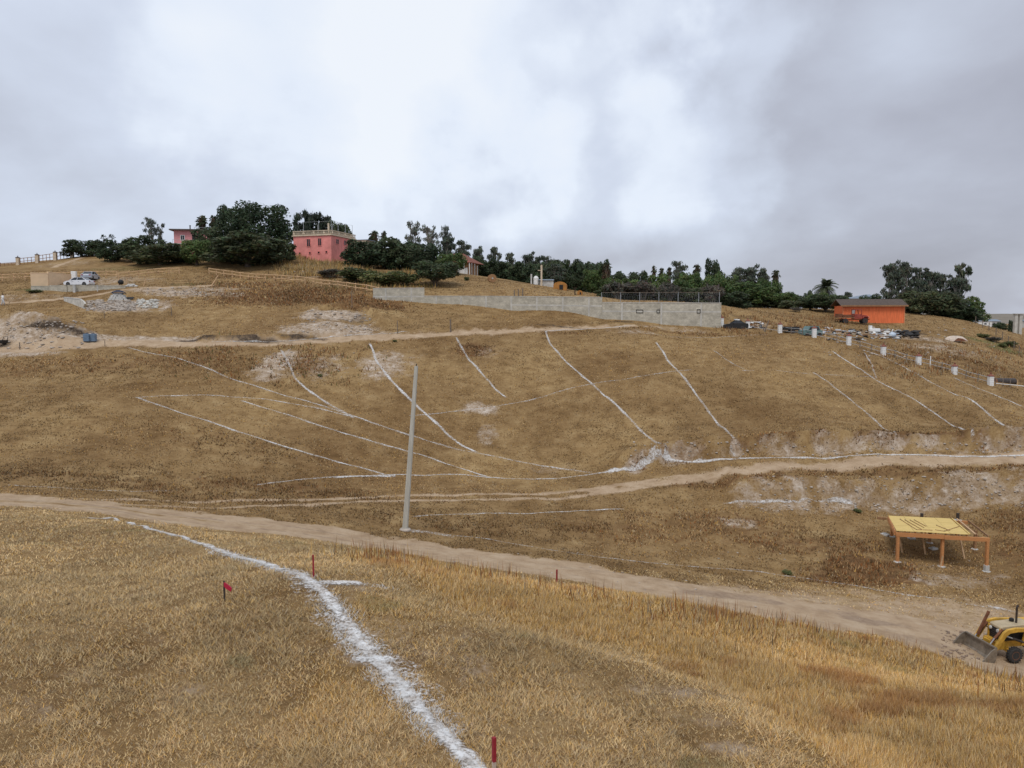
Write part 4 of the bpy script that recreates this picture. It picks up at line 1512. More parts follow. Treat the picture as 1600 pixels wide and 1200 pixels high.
# red roofed house beside the wire enclosure
rc = at(716, 428, 161)
rbz = Z(rc.x, rc.y)
redh = thing('red_roof_house', 'small house with sloping red tile roof behind a round dark tree', 'house', (rc.x, rc.y, rbz), R(-20))
zt = at(736, 410, 161).z - rbz
MB().box((-1.2, 3.2, zt / 2 - .5), (6.4, 5.6, zt + 1)).build('wall', timber_d, redh)  # dark timber, with the wall's shade put into its colour
MB().box((1.0, .32, .4), (1.9, .14, 1.6)).build('porch_wall', white_m, redh)
MB().add([(-5, -.6, zt - .1), (3.0, -.6, zt - .1), (3.0, 7, zt - .1), (-5, 7, zt - .1), (-2.5, 3.2, zt + 2.1), (-.3, 3.2, zt + 2.1)],
         [(0, 1, 5, 4), (1, 2, 5), (2, 3, 4, 5), (3, 0, 4), (3, 2, 1, 0)]).build('roof', roof_red, redh)
for x in (.2, 1.5, 2.7):
    MB().box((x, -.4, zt / 2 - .3), (.14, .14, zt + .3)).build('porch_post', white_m, redh)
window(redh, -2.0, .4, zt - 1.3, 1.0, 1.0, 'F', white_m)
# tall pipe posts of the enclosure
for px, pt in ((738, 412), (742.5, 413), (746.5, 416)):
    b = foot(px, 156)
    o = thing('enclosure_post', 'tall pale pipe post of the wire enclosure beside the red roofed house', 'post', b, 0, 'enclosure posts')
    hh = at(px, pt, 156).z - b.z
    MB().tube([(0, 0, -.3), (0, 0, hh)], .07, 8).build('shaft', galv_m, o)
    MB().lathe([(.085, hh), (.085, hh + .05), (.02, hh + .09)], (0, 0, 0), 8).build('cap', concrete_l, o)

# white plant with a tall cream mast
tc_ = at(846, 447, 147)
tz = Z(tc_.x, tc_.y)
tw = thing('white_pump_house', 'low white pump house with tall cream mast in front of dark trees', 'pump house', (tc_.x, tc_.y, tz))
zt = at(846, 414, 147).z - tz
MB().box((0, 0, zt / 2 - .3), (.32, .32, zt + .6)).build('mast', cream_m, tw)
MB().box((-.35, .2, zt * .74), (.7, .12, .12)).build('crossarm', cream_m, tw)
MB().box((1.0, 1.2, .2), (2.6, 1.6, 1.6)).build('wall', concrete_l, tw)
MB().add([(-.4, .2, 1.01), (2.4, .2, 1.01), (2.4, 2.2, 1.25), (-.4, 2.2, 1.25), (-.4, .2, 1.08), (2.4, .2, 1.08), (2.4, 2.2, 1.32), (-.4, 2.2, 1.32)],
         [(3, 2, 1, 0), (4, 5, 6, 7), (0, 1, 5, 4), (1, 2, 6, 5), (2, 3, 7, 6), (3, 0, 4, 7)]).build('roof', roof_blue, tw)
MB().box((-1.9, .3, zt * .27), (.3, .3, zt * .6)).build('stub_column', concrete_l, tw)
MB().lathe([(.45, 0), (.5, .3), (.5, 1.5), (.3, 1.8), (.1, 1.9)], (-1.0, .9, 0), 12).build('white_tank', white_m, tw)

# orange huts behind the wall
for (px, py, Y, w_, h_, lab) in [(874, 453, 143, 2.4, 1.5, 'round topped orange hut under the dark trees'), (905, 458, 137, .9, .9, 'tiny orange kennel beside the lollipop tree')]:
    b = foot(px, Y)
    o = thing('orange_hut', lab, 'hut', b, R(-8))
    pr = [(-w_ / 2, -.3)] + [(-w_ / 2 * math.cos(a), h_ * .55 + h_ * .45 * math.sin(a)) for a in np.linspace(0, math.pi, 9)] + [(w_ / 2, -.3)]
    MB().prism(pr, 0, w_ * .9).build('shell', mat('ochre_sheet', (.40, .180, .045), .8, .25, 2), o)
    MB().box((w_ * .1, -.03, h_ * .3), (w_ * .28, .06, h_ * .6)).build('opening', black_m, o)
# cable drum lying on the grass
b = foot(769, 141)
dm = thing('cable_drum', 'dark wooden cable drum standing on the dry grass above the long wall', 'cable drum', (b.x, b.y, b.z), R(14))
for y0 in (-.5, .42):
    MB().lathe([(.06, y0), (.74, y0), (.74, y0 + .08), (.06, y0 + .08)], (0, 0, .70), 20, 'Y').build('flange', timber_d, dm)
MB().lathe([(.42, -.42), (.42, .42)], (0, 0, .70), 16, 'Y').build('core', post_m, dm)
MB().lathe([(.16, -.54), (.16, -.501)], (0, 0, .70), 12, 'Y').build('hub', concrete_l, dm)

# ------------------------------------------------------------------ orange shed and what lies round it
sc_ = gv(1316.5, 501, 100)
sb_y = 127.5
s0 = at(1317, 502, sb_y)
s1 = at(1412, 504.5, sb_y - 1.2)
og = thing('orange_shed', 'long orange shed with dark weathered shingle roof behind the red truck', 'shed', (s0.x, s0.y, Z(s0.x, s0.y)), math.atan2(s1.y - s0.y, s1.x - s0.x))
L = (s1 - s0).to_2d().length
zt = at(1365, 477.5, sb_y - .6).z - og.location.z
zr = at(1365, 469.5, sb_y + 3).z - og.location.z + .1
MB().box((L / 2, 2.6, (zt - 1) / 2), (L, 5.2, zt + 1)).build('wall', orange_m, og)
nb_ = 30
for k in range(nb_):
    MB().box((L * (k + .5) / nb_, -.012, zt / 2 - .3), (L / nb_ - .025, .03 + .012 * (k % 3), zt + .55)).build('board', orange_m, og)
MB().box((-.04, -.03, zt / 2 - .25), (.10, .12, zt + .5)).box((L + .04, -.03, zt / 2 - .25), (.10, .12, zt + .5)).build('corner_trim', mat('pale_orange_trim', (.72, .26, .12), .8, .1, 3), og)
MB().add([(-.55, -.55, zt - .06), (L + .45, -.55, zt - .06), (L + .45, 2.6, zr), (-.55, 2.6, zr), (-.55, 5.8, zt - .06), (L + .45, 5.8, zt - .06),
          (-.55, -.55, zt + .02), (L + .45, -.55, zt + .02), (L + .45, 2.6, zr + .1), (-.55, 2.6, zr + .1), (-.55, 5.8, zt + .02), (L + .45, 5.8, zt + .02)],
         [(0, 1, 2, 3), (3, 2, 5, 4), (6, 9, 8, 7), (9, 10, 11, 8), (0, 6, 7, 1), (1, 7, 8, 2), (2, 8, 11, 5), (5, 11, 10, 4), (4, 10, 9, 3), (3, 9, 6, 0)]).build('roof', roof_dark, og)
MB().box((L / 2 - .05, -.6, zt - .04), (L + 1.0, .05, .22)).build('fascia', timber_d, og)
for k in range(5):
    yy = -.5 + k * .62
    zz = zt + .02 + (zr + .1 - zt - .02) * (yy + .55) / 3.15
    MB().box((L / 2 - .05, yy + .3, zz + .10), (L + 1.0, .04, .05)).build('shingle_lap', roof_dark, og)


def wheel(parent, x, y, z, r, w, rim=galv_m, n=18):
    """wheel with its axle along y"""
    ty = MB().lathe([(r * .55, -w / 2), (r * .86, -w / 2), (r, -w * .32), (r, w * .32), (r * .86, w / 2), (r * .55, w / 2)], (x, y, z), n, 'Y').build('tyre', tyre_m, parent)
    MB().lathe([(r * .1, -w * .36), (r * .56, -w * .52), (r * .52, -w * .2), (r * .52, w * .2), (r * .56, w * .52), (r * .1, w * .36)], (x, y, z), 14, 'Y').build('rim', rim, ty)
    return ty


# old red flatbed truck
b = foot(1329, 123.5)
tk = thing('old_truck', 'faded red flatbed truck with open cab parked before the orange shed', 'truck', b, R(-4))
MB().box((-.5, 0, .62), (4.1, .9, .16)).build('chassis', rust_m, tk)
cabp = [(.0, .75), (.0, 1.55), (.10, 2.25), (.95, 2.30), (1.12, 1.6), (1.15, .75)]
cabm = MB()
cabm.box((.03, 0, 1.15), (.08, 1.5, .8)).box((1.1, 0, 1.05), (.08, 1.5, .6)).box((.56, -.72, 1.12), (1.1, .07, .74)).box((.56, .72, 1.12), (1.1, .07, .74)).box((.56, 0, .78), (1.1, 1.4, .08))
for y_ in (-.72, .72):
    cabm.bar((.03, y_, 1.5), (.08, y_, 2.2), .09).bar((1.1, y_, 1.4), (.98, y_, 2.2), .09)
cabm.box((.53, 0, 2.25), (1.06, 1.56, .10))
cabm.build('cab', truck_red, tk)
MB().box((.06, 0, 1.85), (.03, 1.2, .55)).build('rear_window', concrete_l, tk)
dr = MB().box((.58, -.775, 1.2), (.9, .035, .62)).build('door', truck_red, tk)
MB().box((.3, -.81, 1.35), (.14, .03, .04)).build('handle', dark_steel, dr)
MB().prism([(1.16, .8), (1.16, 1.38), (1.9, 1.30), (2.15, 1.18), (2.18, .72)], -.48, .48).build('hood', truck_red, tk)
for y_ in (-.66, .66):
    MB().prism([(1.18, .85), (1.25, 1.12), (1.55, 1.22), (1.95, 1.18), (2.2, .95), (2.1, .9), (1.9, 1.08), (1.5, 1.1), (1.3, .85)], y_ - .17, y_ + .17).build('fender', truck_red, tk)
    MB().lathe([(.03, 2.18), (.12, 2.18), (.10, 2.26), (.02, 2.27)], (0, y_ * .75, 1.0), 10, 'X').build('headlight', galv_m, tk)
MB().box((2.25, 0, .68), (.08, 1.6, .14)).build('bumper', rust_m, tk)
MB().box((-1.35, 0, .92), (2.6, 1.7, .10)).build('flatbed', timber_d, tk)
for k in range(4):
    MB().box((-2.5 + k * .75, -.84, 1.15), (.06, .05, .4)).build('stake_post', rust_m, tk)
MB().box((-1.4, -.87, 1.33), (2.4, .04, .09)).build('side_rail', rust_m, tk)
MB().box((-1.0, .1, 1.2), (1.3, 1.0, .45)).box((-2.2, 0, 1.25), (.7, 1.3, .6)).build('engine_scrap', rust_m, tk)
for (x, y_) in ((1.65, -.68), (1.65, .68), (-1.4, -.72), (-1.4, .72)):
    wheel(tk, x, y_, .42, .42, .26, rust_m)


def car(name, label, loc, rz, paint, roof=None, L=4.5, wrecked=False, cat='car'):
    """saloon: body, glasshouse with panes, wheels, lights; nose along +x"""
    o = thing(name, label, cat, loc, rz)
    h = L / 2
    side = [(-h, .45), (-h + .02, .80), (-h + .1, .98), (-h + .75, 1.02), (h - 1.35, .98), (h - .45, .85), (h - .06, .68), (h, .42), (h - .1, .24), (-h + .1, .26)]
    body = MB()
    W2 = .87
    ring = []
    for y_, k in ((-W2, .94), (-W2 * .92, 1.0), (W2 * .92, 1.0), (W2, .94)):
        ring.append([(p[0] * (1 if abs(y_) < .85 * W2 * 1.1 else .985), y_, .24 + (p[1] - .24) * k) for p in side])
    n = len(side)
    for r_ in ring:
        body.v += r_
    for i in range(3):
        for k in range(n):
            body.f.append((i * n + k, i * n + (k + 1) % n, (i + 1) * n + (k + 1) % n, (i + 1) * n + k))
    body.f.append(tuple(range(n)))
    body.f.append(tuple(range(3 * n, 4 * n))[::-1])
    bo = body.build('body', paint, o)
    gp = [(-h + .55, .99), (-h + 1.25, 1.40), (-h + 2.0, 1.46), (h - 1.75, 1.42), (h - 1.05, .97)]
    MB().add([(p[0], -.76 + (.16 if p[1] > 1.2 else 0), p[1]) for p in gp] + [(p[0], .76 - (.16 if p[1] > 1.2 else 0), p[1]) for p in gp],
             [(4, 3, 2, 1, 0), (5, 6, 7, 8, 9), (0, 1, 6, 5), (3, 4, 9, 8), (1, 2, 7, 6), (2, 3, 8, 7), (4, 0, 5, 9)]).build('windows', glass_m, o)
    MB().add([(p[0], s_ * .62, p[1] + dz) for dz in (.006, .17 if roof else .05) for s_ in (-1, 1) for p in gp[1:4]],
             [(2, 1, 0, 3, 4, 5), (6, 7, 8, 11, 10, 9), (0, 1, 7, 6), (1, 2, 8, 7), (2, 5, 11, 8), (5, 4, 10, 11), (4, 3, 9, 10), (3, 0, 6, 9)]).build('roof', roof or paint, o)
    pl = MB()
    for s_ in (-1, 1):
        for a, b_ in ((gp[0], gp[1]), (gp[3], gp[4])):
            pl.bar((a[0], s_ * (.77 if a[1] < 1.2 else .61), a[1]), (b_[0], s_ * (.77 if b_[1] < 1.2 else .61), b_[1]), .06, .07)
        pl.bar((-.1, s_ * .77, .98), (-.15, s_ * .61, 1.44), .06, .07)
    pl.build('pillars', paint, o)
    for s_ in (-1, 1):
        MB().box((h - .09, s_ * .58, .70), (.12, .36, .12)).build('headlight', galv_m if not wrecked else black_m, o)
        MB().box((-h + .03, s_ * .62, .82), (.08, .32, .16)).build('tail_light', red_m, o)
        MB().box((h - 1.45, s_ * .93, 1.0), (.12, .16, .11)).build('mirror', paint, o)
        for x in (-.45, .55):
            MB().box((x, s_ * .872, .78), (.16, .03, .035)).build('door_handle', dark_steel, o)
    for x in (-h + .85, h - .85):
        for s_ in (-1, 1):
            wheel(o, x, s_ * .80, .30, .31, .20, galv_m if not wrecked else rust_m)
            MB().lathe([(.37, s_ * .79), (.37, s_ * .876)], (x, 0, .34), 14, 'Y').build('wheel_arch', black_m, o)
    return o


# terrace with cars behind the tan wall
b = foot(131, 130.5)
car('white_saloon', 'clean white saloon car parked on the walled terrace', (b.x, b.y, b.z + .02), R(176), car_white)
b = foot(149, 135.5)
car('grey_car', 'grey blue car parked behind the white saloon on the terrace', (b.x, b.y, b.z + .05), R(100), car_grey)
tA, tB, tC = gv(48.5, 455, 60), None, None
Yt = 127.5


def flat_wall(name, label, a, c, zb, zt, m, thick=.22, cat='wall', cope=True):
    """straight wall between two plan points with its own top height"""
    d = Vector((c[0] - a[0], c[1] - a[1], 0))
    o = thing(name, label, cat, (a[0], a[1], zb), math.atan2(d.y, d.x))
    MB().box((d.length / 2, 0, (zt - zb - .8) / 2), (d.length, thick, zt - zb + .8)).build('face', m, o)
    if cope:
        MB().box((d.length / 2, 0, zt - zb + .05), (d.length + .04, thick + .07, .1)).build('coping', m, o)
    return o


a_, c_, e_ = at(48.5, 447, 127.0), at(75.5, 447, 128.5), at(111, 445, 136)
flat_wall('tan_wall', 'short tan rendered wall panel at the corner of the terrace', a_, c_, Z(a_.x, a_.y) - .2, at(60, 427, 127.5).z, tan_m)
flat_wall('tan_wall', 'longer tan rendered wall running back from the corner towards the white car', c_, e_, Z(a_.x, a_.y), at(75.5, 425.5, 128.5).z, tan_m)
a_, c_ = at(49, 452, 126.2), at(78, 452, 126.6)
flat_wall('retaining_wall', 'low grey footing wall under the tan wall panel', a_, c_, at(60, 458, 126).z, at(60, 447.5, 126).z, block_m)
a_, c_, e_ = at(78.3, 452, 126.6), at(105, 452, 126.0), at(196, 452, 127.0)
flat_wall('retaining_wall', 'grey block retaining wall panel left of the white pier below the parked cars', a_, c_, at(90, 461, 126).z, at(90, 446.5, 126.2).z, block_m)
flat_wall('retaining_wall', 'long grey block retaining wall holding up the terrace in front of the white car', (at(106, 452, 126.0)), e_, at(150, 461, 126).z, at(150, 446.6, 126.3).z, block_m)
for px, lab in ((116.5, 'pale square pier standing against the terrace retaining wall'), (152.5, 'slim white post standing against the long terrace retaining wall')):
    p = at(px, 457, 125.6)
    o = thing('wall_pier', lab, 'post', (p.x, p.y, Z(p.x, p.y)))
    hh = at(px, 446, 125.6).z - Z(p.x, p.y)
    ww = .34 if px < 130 else .14
    MB().box((0, 0, hh / 2 - .2), (ww, ww, hh + .4)).build('shaft', concrete_l, o)
    MB().box((0, 0, hh + .04), (ww + .06, ww + .06, .08)).build('cap', concrete_l, o)
p = at(116, 436, 137.5)
o = thing('white_cabinet', 'white upright cabinet standing behind the white saloon by the tan wall', 'cabinet', (p.x, p.y, Z(p.x, p.y)))
MB().box((0, 0, .75), (.85, .5, 1.3)).build('case', white_m, o, bevel=.02)
MB().box((0, -.262, .75), (.7, .02, 1.1)).build('door', white_m, o)
# the lower wing wall of blocks and its broken end
w0, w1 = gv(101, 470, 60), gv(134, 483, 60)
wing = thing('wing_wall', 'grey wall with a ragged end dropping down beside the rubble pile', 'wall', w0, math.atan2(w1.y - w0.y, w1.x - w0.x))
Lg = (w1 - w0).to_2d().length
zt0, zt1 = at(101, 465, w0.y).z - w0.z, at(134, 469, w1.y).z - w0.z
MB().prism([(0, -1), (0, zt0), (Lg * .8, zt1 + .15), (Lg * .92, zt1 - .1), (Lg, zt1 - .5), (Lg * .93, zt1 - 1.0), (Lg * .98, w1.z - w0.z - .8)], -.12, .12).build('face', concrete_m, wing)
MB().bar((0.02, 0, zt0 + .05), (Lg * .79, 0, zt1 + .2), .32, .1).build('coping', concrete_l, wing)


def rock_mesh(seed, m):
    r_ = random.Random(seed)
    bm = bmesh.new()
    bmesh.ops.create_icosphere(bm, subdivisions=1, radius=1)
    for v in bm.verts:
        v.co *= r_.uniform(.6, 1.15)
        v.co.z *= .7
    me = bpy.data.meshes.new('rock')
    bm.to_mesh(me)
    bm.free()
    me.materials.append(m)
    return me


ROCKS = [rock_mesh(i, rock_m) for i in range(5)]


def rubble(name, spots, smin, smax, m=None, seed=1, boxes=0):
    """loose rocks joined as one uncountable pile"""
    r_ = random.Random(seed)
    V, Fa = [], []
    for (x, y) in spots:
        me = r_.choice(ROCKS)
        s_ = smin + (smax - smin) * r_.random() ** 2.2
        M4 = Matrix.Rotation(r_.uniform(0, 6.3), 3, 'Z') @ Matrix.Diagonal((s_ * r_.uniform(.7, 1.4), s_, s_ * r_.uniform(.6, 1.1)))
        base = len(V)
        z_ = Z(x, y)
        V += [tuple(M4 @ v.co + Vector((x, y, z_ + s_ * .2))) for v in me.vertices]
        Fa += [tuple(base + i for i in p.vertices) for p in me.polygons]
    o = raw_mesh(name, V, Fa, m or rock_m)
    return tag(o, kind='stuff')


def scatter_px(n, px0, px1, py0, py1, seed, ymin=60):
    r_ = random.Random(seed)
    return [tuple(G(r_.uniform(px0, px1), r_.uniform(py0, py1), ymin)[:2]) for _ in range(n)]


rubble('rubble_pile', scatter_px(420, 136, 212, 470, 486, 3), .08, .42, seed=3)
rubble('broken_block_pile', scatter_px(140, 216, 246, 469, 482, 4), .1, .42, concrete_m, seed=4)
rubble('bank_stones', scatter_px(320, 985, 1600, 690, 716, 5, 50) + scatter_px(380, 1180, 1600, 745, 800, 6, 50) + scatter_px(120, 395, 560, 545, 592, 7, 60), .03, .17, seed=8)
rubble('loose_stones', scatter_px(160, 10, 130, 500, 545, 9) + scatter_px(120, 230, 350, 450, 462, 10) + scatter_px(150, 470, 580, 485, 520, 11) + scatter_px(80, 460, 560, 410, 425, 13) + scatter_px(140, 1280, 1560, 505, 560, 12), .05, .28, seed=9)
rubble('road_pebbles', scatter_px(260, 650, 1550, 860, 1000, 14, 38), .02, .09, seed=10)
# stack of grey blocks under a dark tarp
p = gv(184, 469, 60)
stk = thing('block_stack', 'heap of loose grey building blocks on the rubble terrace', 'block stack', p, R(5))
r_ = random.Random(5)
bl_me = None
for k in range(4):
    for j in range(6 - k):
        for q in range(2):
            o = None
            if bl_me is None:
                o = MB().box((0, 0, 0), (.42, .38, .28)).build('block', concrete_l, stk)
                bl_me = o.data
            else:
                o = bpy.data.objects.new('block', bl_me)
                col.objects.link(o)
                o.parent = stk
            o.location = ((j - (5 - k) / 2) * .46 + r_.uniform(-.05, .05), q * .42, .1 + k * .275)
            o.rotation_euler = (0, 0, r_.uniform(-.12, .12))
tp = thing('dark_tarp', 'crumpled navy tarp bundled on top of the grey block heap', 'tarp', p + Vector((.05, .2, 1.06)))
me_v, me_f = [], []
for i in range(13):
    for j in range(7):
        u_, v_ = i / 12 * 2 - 1, j / 6 * 2 - 1
        hgt = .48 * max(0, 1 - abs(u_) ** 3) * max(0, 1 - abs(v_) ** 3) + .12 * r_.random()
        me_v.append((u_ * .95, v_ * .55, hgt - .08))
for i in range(12):
    for j in range(6):
        me_f.append((i * 7 + j, i * 7 + 7 + j, i * 7 + 8 + j, i * 7 + 1 + j))
sheet = raw_mesh('sheet', me_v, me_f, navy_m, parent=tp)
sm = sheet.modifiers.new('thick', 'SOLIDIFY')
sm.thickness = .03
MB().tube([(-1.0, -.1, .1), (-.3, -.62, .12), (.5, -.6, .08), (1.0, -.2, .1)], .025, 6).build('rope', rail_m, tp)
# black plank and white bags near the driveway bend
p = gv(203, 468, 60)
o = thing('black_sheet', 'small black sheet propped at the edge of the rubble terrace', 'sheet', p, R(-10))
MB().box((0, 0, .22), (1.2, .05, .5), M=Matrix.Rotation(R(-50), 3, 'X')).build('panel', black_m, o)
MB().bar((-.5, .3, -.05), (-.5, .05, .4), .05).build('prop', rail_m, o)
p = gv(188, 448, 60)
o = thing('dark_mixer', 'dark cement mixer drum standing at the end of the terrace wall', 'cement mixer', p, R(20))
MB().lathe([(.12, -.35), (.42, -.1), (.42, .2), (.25, .5)], (0, 0, .75), 14, 'X').build('drum', black_m, o)
MB().bar((-.4, -.3, -.1), (.05, 0, .7), .06).bar((-.4, .3, -.1), (.05, 0, .7), .06).bar((.5, 0, -.1), (.1, 0, .7), .06).build('stand', rust_m, o)
p = gv(203, 448, 60)
o = thing('plaster_heap', 'low pile of pale sacks beside the driveway at the terrace end', 'sacks', p)
for k, (x, y_, z_) in enumerate(((-.5, 0, .1), (.2, 0, .1), (.9, .1, .1), (-.1, .05, .3), (.5, .05, .3))):
    s = MB().lathe([(.05, -.34), (.16, -.3), (.19, 0), (.16, .3), (.05, .34)], (x, y_, z_), 10, 'X').build('sack', concrete_l, o, smooth=True)

# two blue-grey tanks by the upper road
for px in (136.2, 145.6):
    p = gv(px, 533.5, 60)
    o = thing('plastic_tank', 'square blue grey plastic tank, one of a pair by the upper road', 'tank', p, R(8), 'pair of tanks')
    hh = at(px, 521.5, p.y).z - p.z
    MB().box((0, 0, hh / 2), (.70, .70, hh)).build('body', blue_m, o, bevel=.06)
    for k in range(3):
        MB().box((0, 0, hh * (.25 + .25 * k)), (.725, .725, .05)).build('rib', blue_m, o)
    MB().lathe([(.2, hh), (.2, hh + .06), (.02, hh + .08)], (0, 0, 0), 12).build('lid', navy_m, o)
# cart
p = gv(2.5, 541, 60)
o = thing('black_cart', 'small black two wheeled cart on the road below the soil heap', 'cart', p, R(-15))
MB().add([(-.6, -.35, .35), (.5, -.35, .35), (.5, .35, .35), (-.6, .35, .35), (-.75, -.45, .75), (.65, -.45, .75), (.65, .45, .75), (-.75, .45, .75)],
         [(3, 2, 1, 0), (0, 1, 5, 4), (1, 2, 6, 5), (2, 3, 7, 6), (3, 0, 4, 7), (4, 5, 6, 7)]).build('tray', black_m, o)
MB().bar((.4, -.3, .5), (.75, -.3, 1.15), .05).bar((.4, .3, .5), (.75, .3, 1.15), .05).bar((.75, -.3, 1.15), (.75, .3, 1.15), .05).build('handle', black_m, o)
for s_ in (-1, 1):
    wheel(o, -.1, s_ * .5, .3, .3, .1, dark_steel, 14)

# ------------------------------------------------------------------ person in white on the driveway
p = gv(5, 477.5, 60)
per = thing('person', 'person in white shirt and pale trousers walking beside the driveway', 'person', p, R(-60))


def skin_body(name, joints, edges, root, m, parent):
    me = bpy.data.meshes.new(name)
    me.from_pydata([j[0] for j in joints], edges, [])
    o_ = bpy.data.objects.new(name, me)
    col.objects.link(o_)
    sk = o_.modifiers.new('skin', 'SKIN')
    sk.use_smooth_shade = True
    for i, j in enumerate(joints):
        me.skin_vertices[0].data[i].radius = j[1]
        me.skin_vertices[0].data[i].use_root = (i == root)
    o_.modifiers.new('sub', 'SUBSURF').levels = 1
    me.materials.append(m)
    o_.parent = parent
    return o_


J = [((0, 0, .95), (.15, .11)), ((0, 0, 1.15), (.14, .10)), ((0, .01, 1.36), (.17, .11)), ((0, 0, 1.50), (.06, .06)), ((0, .01, 1.58), (.075, .085)), ((0, .01, 1.70), (.07, .08))]
E = [(0, 1), (1, 2), (2, 3), (3, 4), (4, 5)]
for s_ in (-1, 1):
    k = len(J)
    J += [((s_ * .20, 0, 1.42), (.065, .065)), ((s_ * .27, s_ * .05, 1.15), (.05, .05)), ((s_ * .26, s_ * .14 + .06, .93), (.038, .036)), ((s_ * .26, s_ * .15 + .08, .86), (.04, .022))]
    E += [(2, k), (k, k + 1), (k + 1, k + 2), (k + 2, k + 3)]
    for f_ in range(5):
        i = len(J)
        dx, ln = (f_ - 2) * .018, (.05, .075, .085, .078, .06)[f_]
        J += [((s_ * .26 + dx * 1.2, s_ * .15 + .085 + (.03 if f_ == 0 else 0), .82), (.010, .010)), ((s_ * .26 + dx * 1.2, s_ * .15 + .10 + (.03 if f_ == 0 else 0), .82 - ln), (.008, .008))]
        E += [(k + 3, i), (i, i + 1)]
    k = len(J)
    J += [((s_ * .09, 0, .88), (.09, .09)), ((s_ * .10, s_ * .12 + .03, .50), (.062, .062)), ((s_ * .10, s_ * .20 - .04, .09), (.042, .042)), ((s_ * .11, s_ * .20 + .10, .03), (.04, .03))]
    E += [(0, k), (k, k + 1), (k + 1, k + 2), (k + 2, k + 3)]
skin_body('body', J, E, 0, skin_m, per)
shirt = MB()
shirt.lathe([(.175, .92), (.185, 1.0), (.175, 1.2), (.205, 1.38), (.17, 1.46), (.075, 1.52)], (0, 0, 0), 14)
for s_ in (-1, 1):
    shirt.tube([(s_ * .17, 0, 1.43), (s_ * .28, s_ * .05, 1.15), (s_ * .265, s_ * .12 + .05, .97)], [.09, .07, .055], 8)
shirt.build('shirt', shirt_m, per, smooth=True)
tro = MB().lathe([(.165, .80), (.18, .95)], (0, 0, 0), 12)
for s_ in (-1, 1):
    tro.tube([(s_ * .09, 0, .92), (s_ * .10, s_ * .12 + .03, .50), (s_ * .10, s_ * .20 - .03, .10)], [.115, .085, .065], 8)
tro.build('trousers', mat('pale_trousers', (.5, .5, .5), .9, .1, 8), per, smooth=True)
MB().lathe([(.02, 1.60), (.092, 1.66), (.096, 1.72), (.07, 1.79), (.01, 1.815)], (0, -.01, 0), 12).build('hair', black_m, per, smooth=True)
for s_ in (-1, 1):
    MB().lathe([(.004, -.012), (.012, 0), (.004, .012)], (s_ * .032, .095, 1.655), 8, 'Y').build('eye', black_m, per)
    MB().box((s_ * .082, .01, 1.64), (.02, .035, .06)).build('ear', skin_m, per, bevel=.008)
MB().add([(-.012, .09, 1.61), (.012, .09, 1.61), (0, .12, 1.615), (0, .09, 1.66)], [(0, 1, 2), (1, 3, 2), (3, 0, 2), (0, 3, 1)]).build('nose', skin_m, per)
MB().box((0, .088, 1.585), (.045, .012, .01)).build('mouth', red_m, per)

# ------------------------------------------------------------------ rail fences
def rail_fence(label, pxs, Yline, h, nspan, posts=True, rails=(.45, .92), pm=rail_m, rm=rail_m, pr=.085, rr=.075, name='rail_fence', wob=.06, seed=1, drop=()):
    """posts and rails along a line on the ground; Yline None: where the pixels meet the ground"""
    r_ = random.Random(seed)
    P0 = [gv(px, py, 60) if Yline is None else foot(px, Yline[i]) for i, (px, py) in enumerate(pxs)]
    xy = np.array([(p.x, p.y) for p in P0])
    seg = np.concatenate([[0], np.cumsum(np.linalg.norm(np.diff(xy, axis=0), axis=1))])
    s_ = np.linspace(0, seg[-1], nspan + 1)
    X, Y = np.interp(s_, seg, xy[:, 0]), np.interp(s_, seg, xy[:, 1])
    b0 = Vector((X[0], Y[0], Z(X[0], Y[0])))
    o = thing(name, label, 'fence', b0)
    tops = []
    for i in range(nspan + 1):
        z_ = Z(X[i], Y[i]) - b0.z
        q = Vector((X[i] - b0.x, Y[i] - b0.y, z_))
        tops.append(q)
        if posts:
            MB().tube([q + Vector((0, 0, -.3)), q + Vector((r_.uniform(-wob, wob), 0, h * r_.uniform(.97, 1.06)))], [pr * 1.1, pr], 7).build('post', pm, o)
    for i in range(nspan):
        for k, rz_ in enumerate(rails):
            if (i, k) in drop:
                continue
            a = tops[i] + Vector((0, -pr, h * rz_ + r_.uniform(-wob, wob) * .7))
            c_ = tops[i + 1] + Vector((0, -pr, h * rz_ + r_.uniform(-wob, wob) * .7))
            MB().tube([a, (a + c_) / 2 + Vector((0, 0, -.015)), c_], [rr, rr * .9, rr * .85], 6).build('rail', rm, o)
    return o


rail_fence('peeled wood rail fence running along the slope behind the tan walls', [(-40, 440), (0, 440), (48, 440), (120, 437), (190, 436)], [137, 137, 137, 139, 138], 1.15, 13, seed=2)
rail_fence('low plain rail fence climbing from the terrace towards the dark trees', [(186, 437), (215, 433), (250, 429), (280, 428)], None, 1.15, 6, seed=3)
rail_fence('long peeled wood rail fence descending the brushy slope to the block wall', [(327, 428), (345, 431), (430, 439), (500, 447), (560, 455), (592, 460)], None, 1.15, 20, seed=4, drop=((7, 0), (12, 0)))
p = gv(329, 448, 60)
o = thing('leaning_brace', 'long pale pole leaning against the brush below the rail fence', 'pole', p)
tp_ = at(341, 430, p.y + 1.2) - p
MB().tube([(0, 0, -.1), tp_], [.09, .07], 7).build('shaft', rail_m, o)
MB().tube([tp_, tp_ * 1.02], [.07, .05], 7).build('tip', timber_d, o)
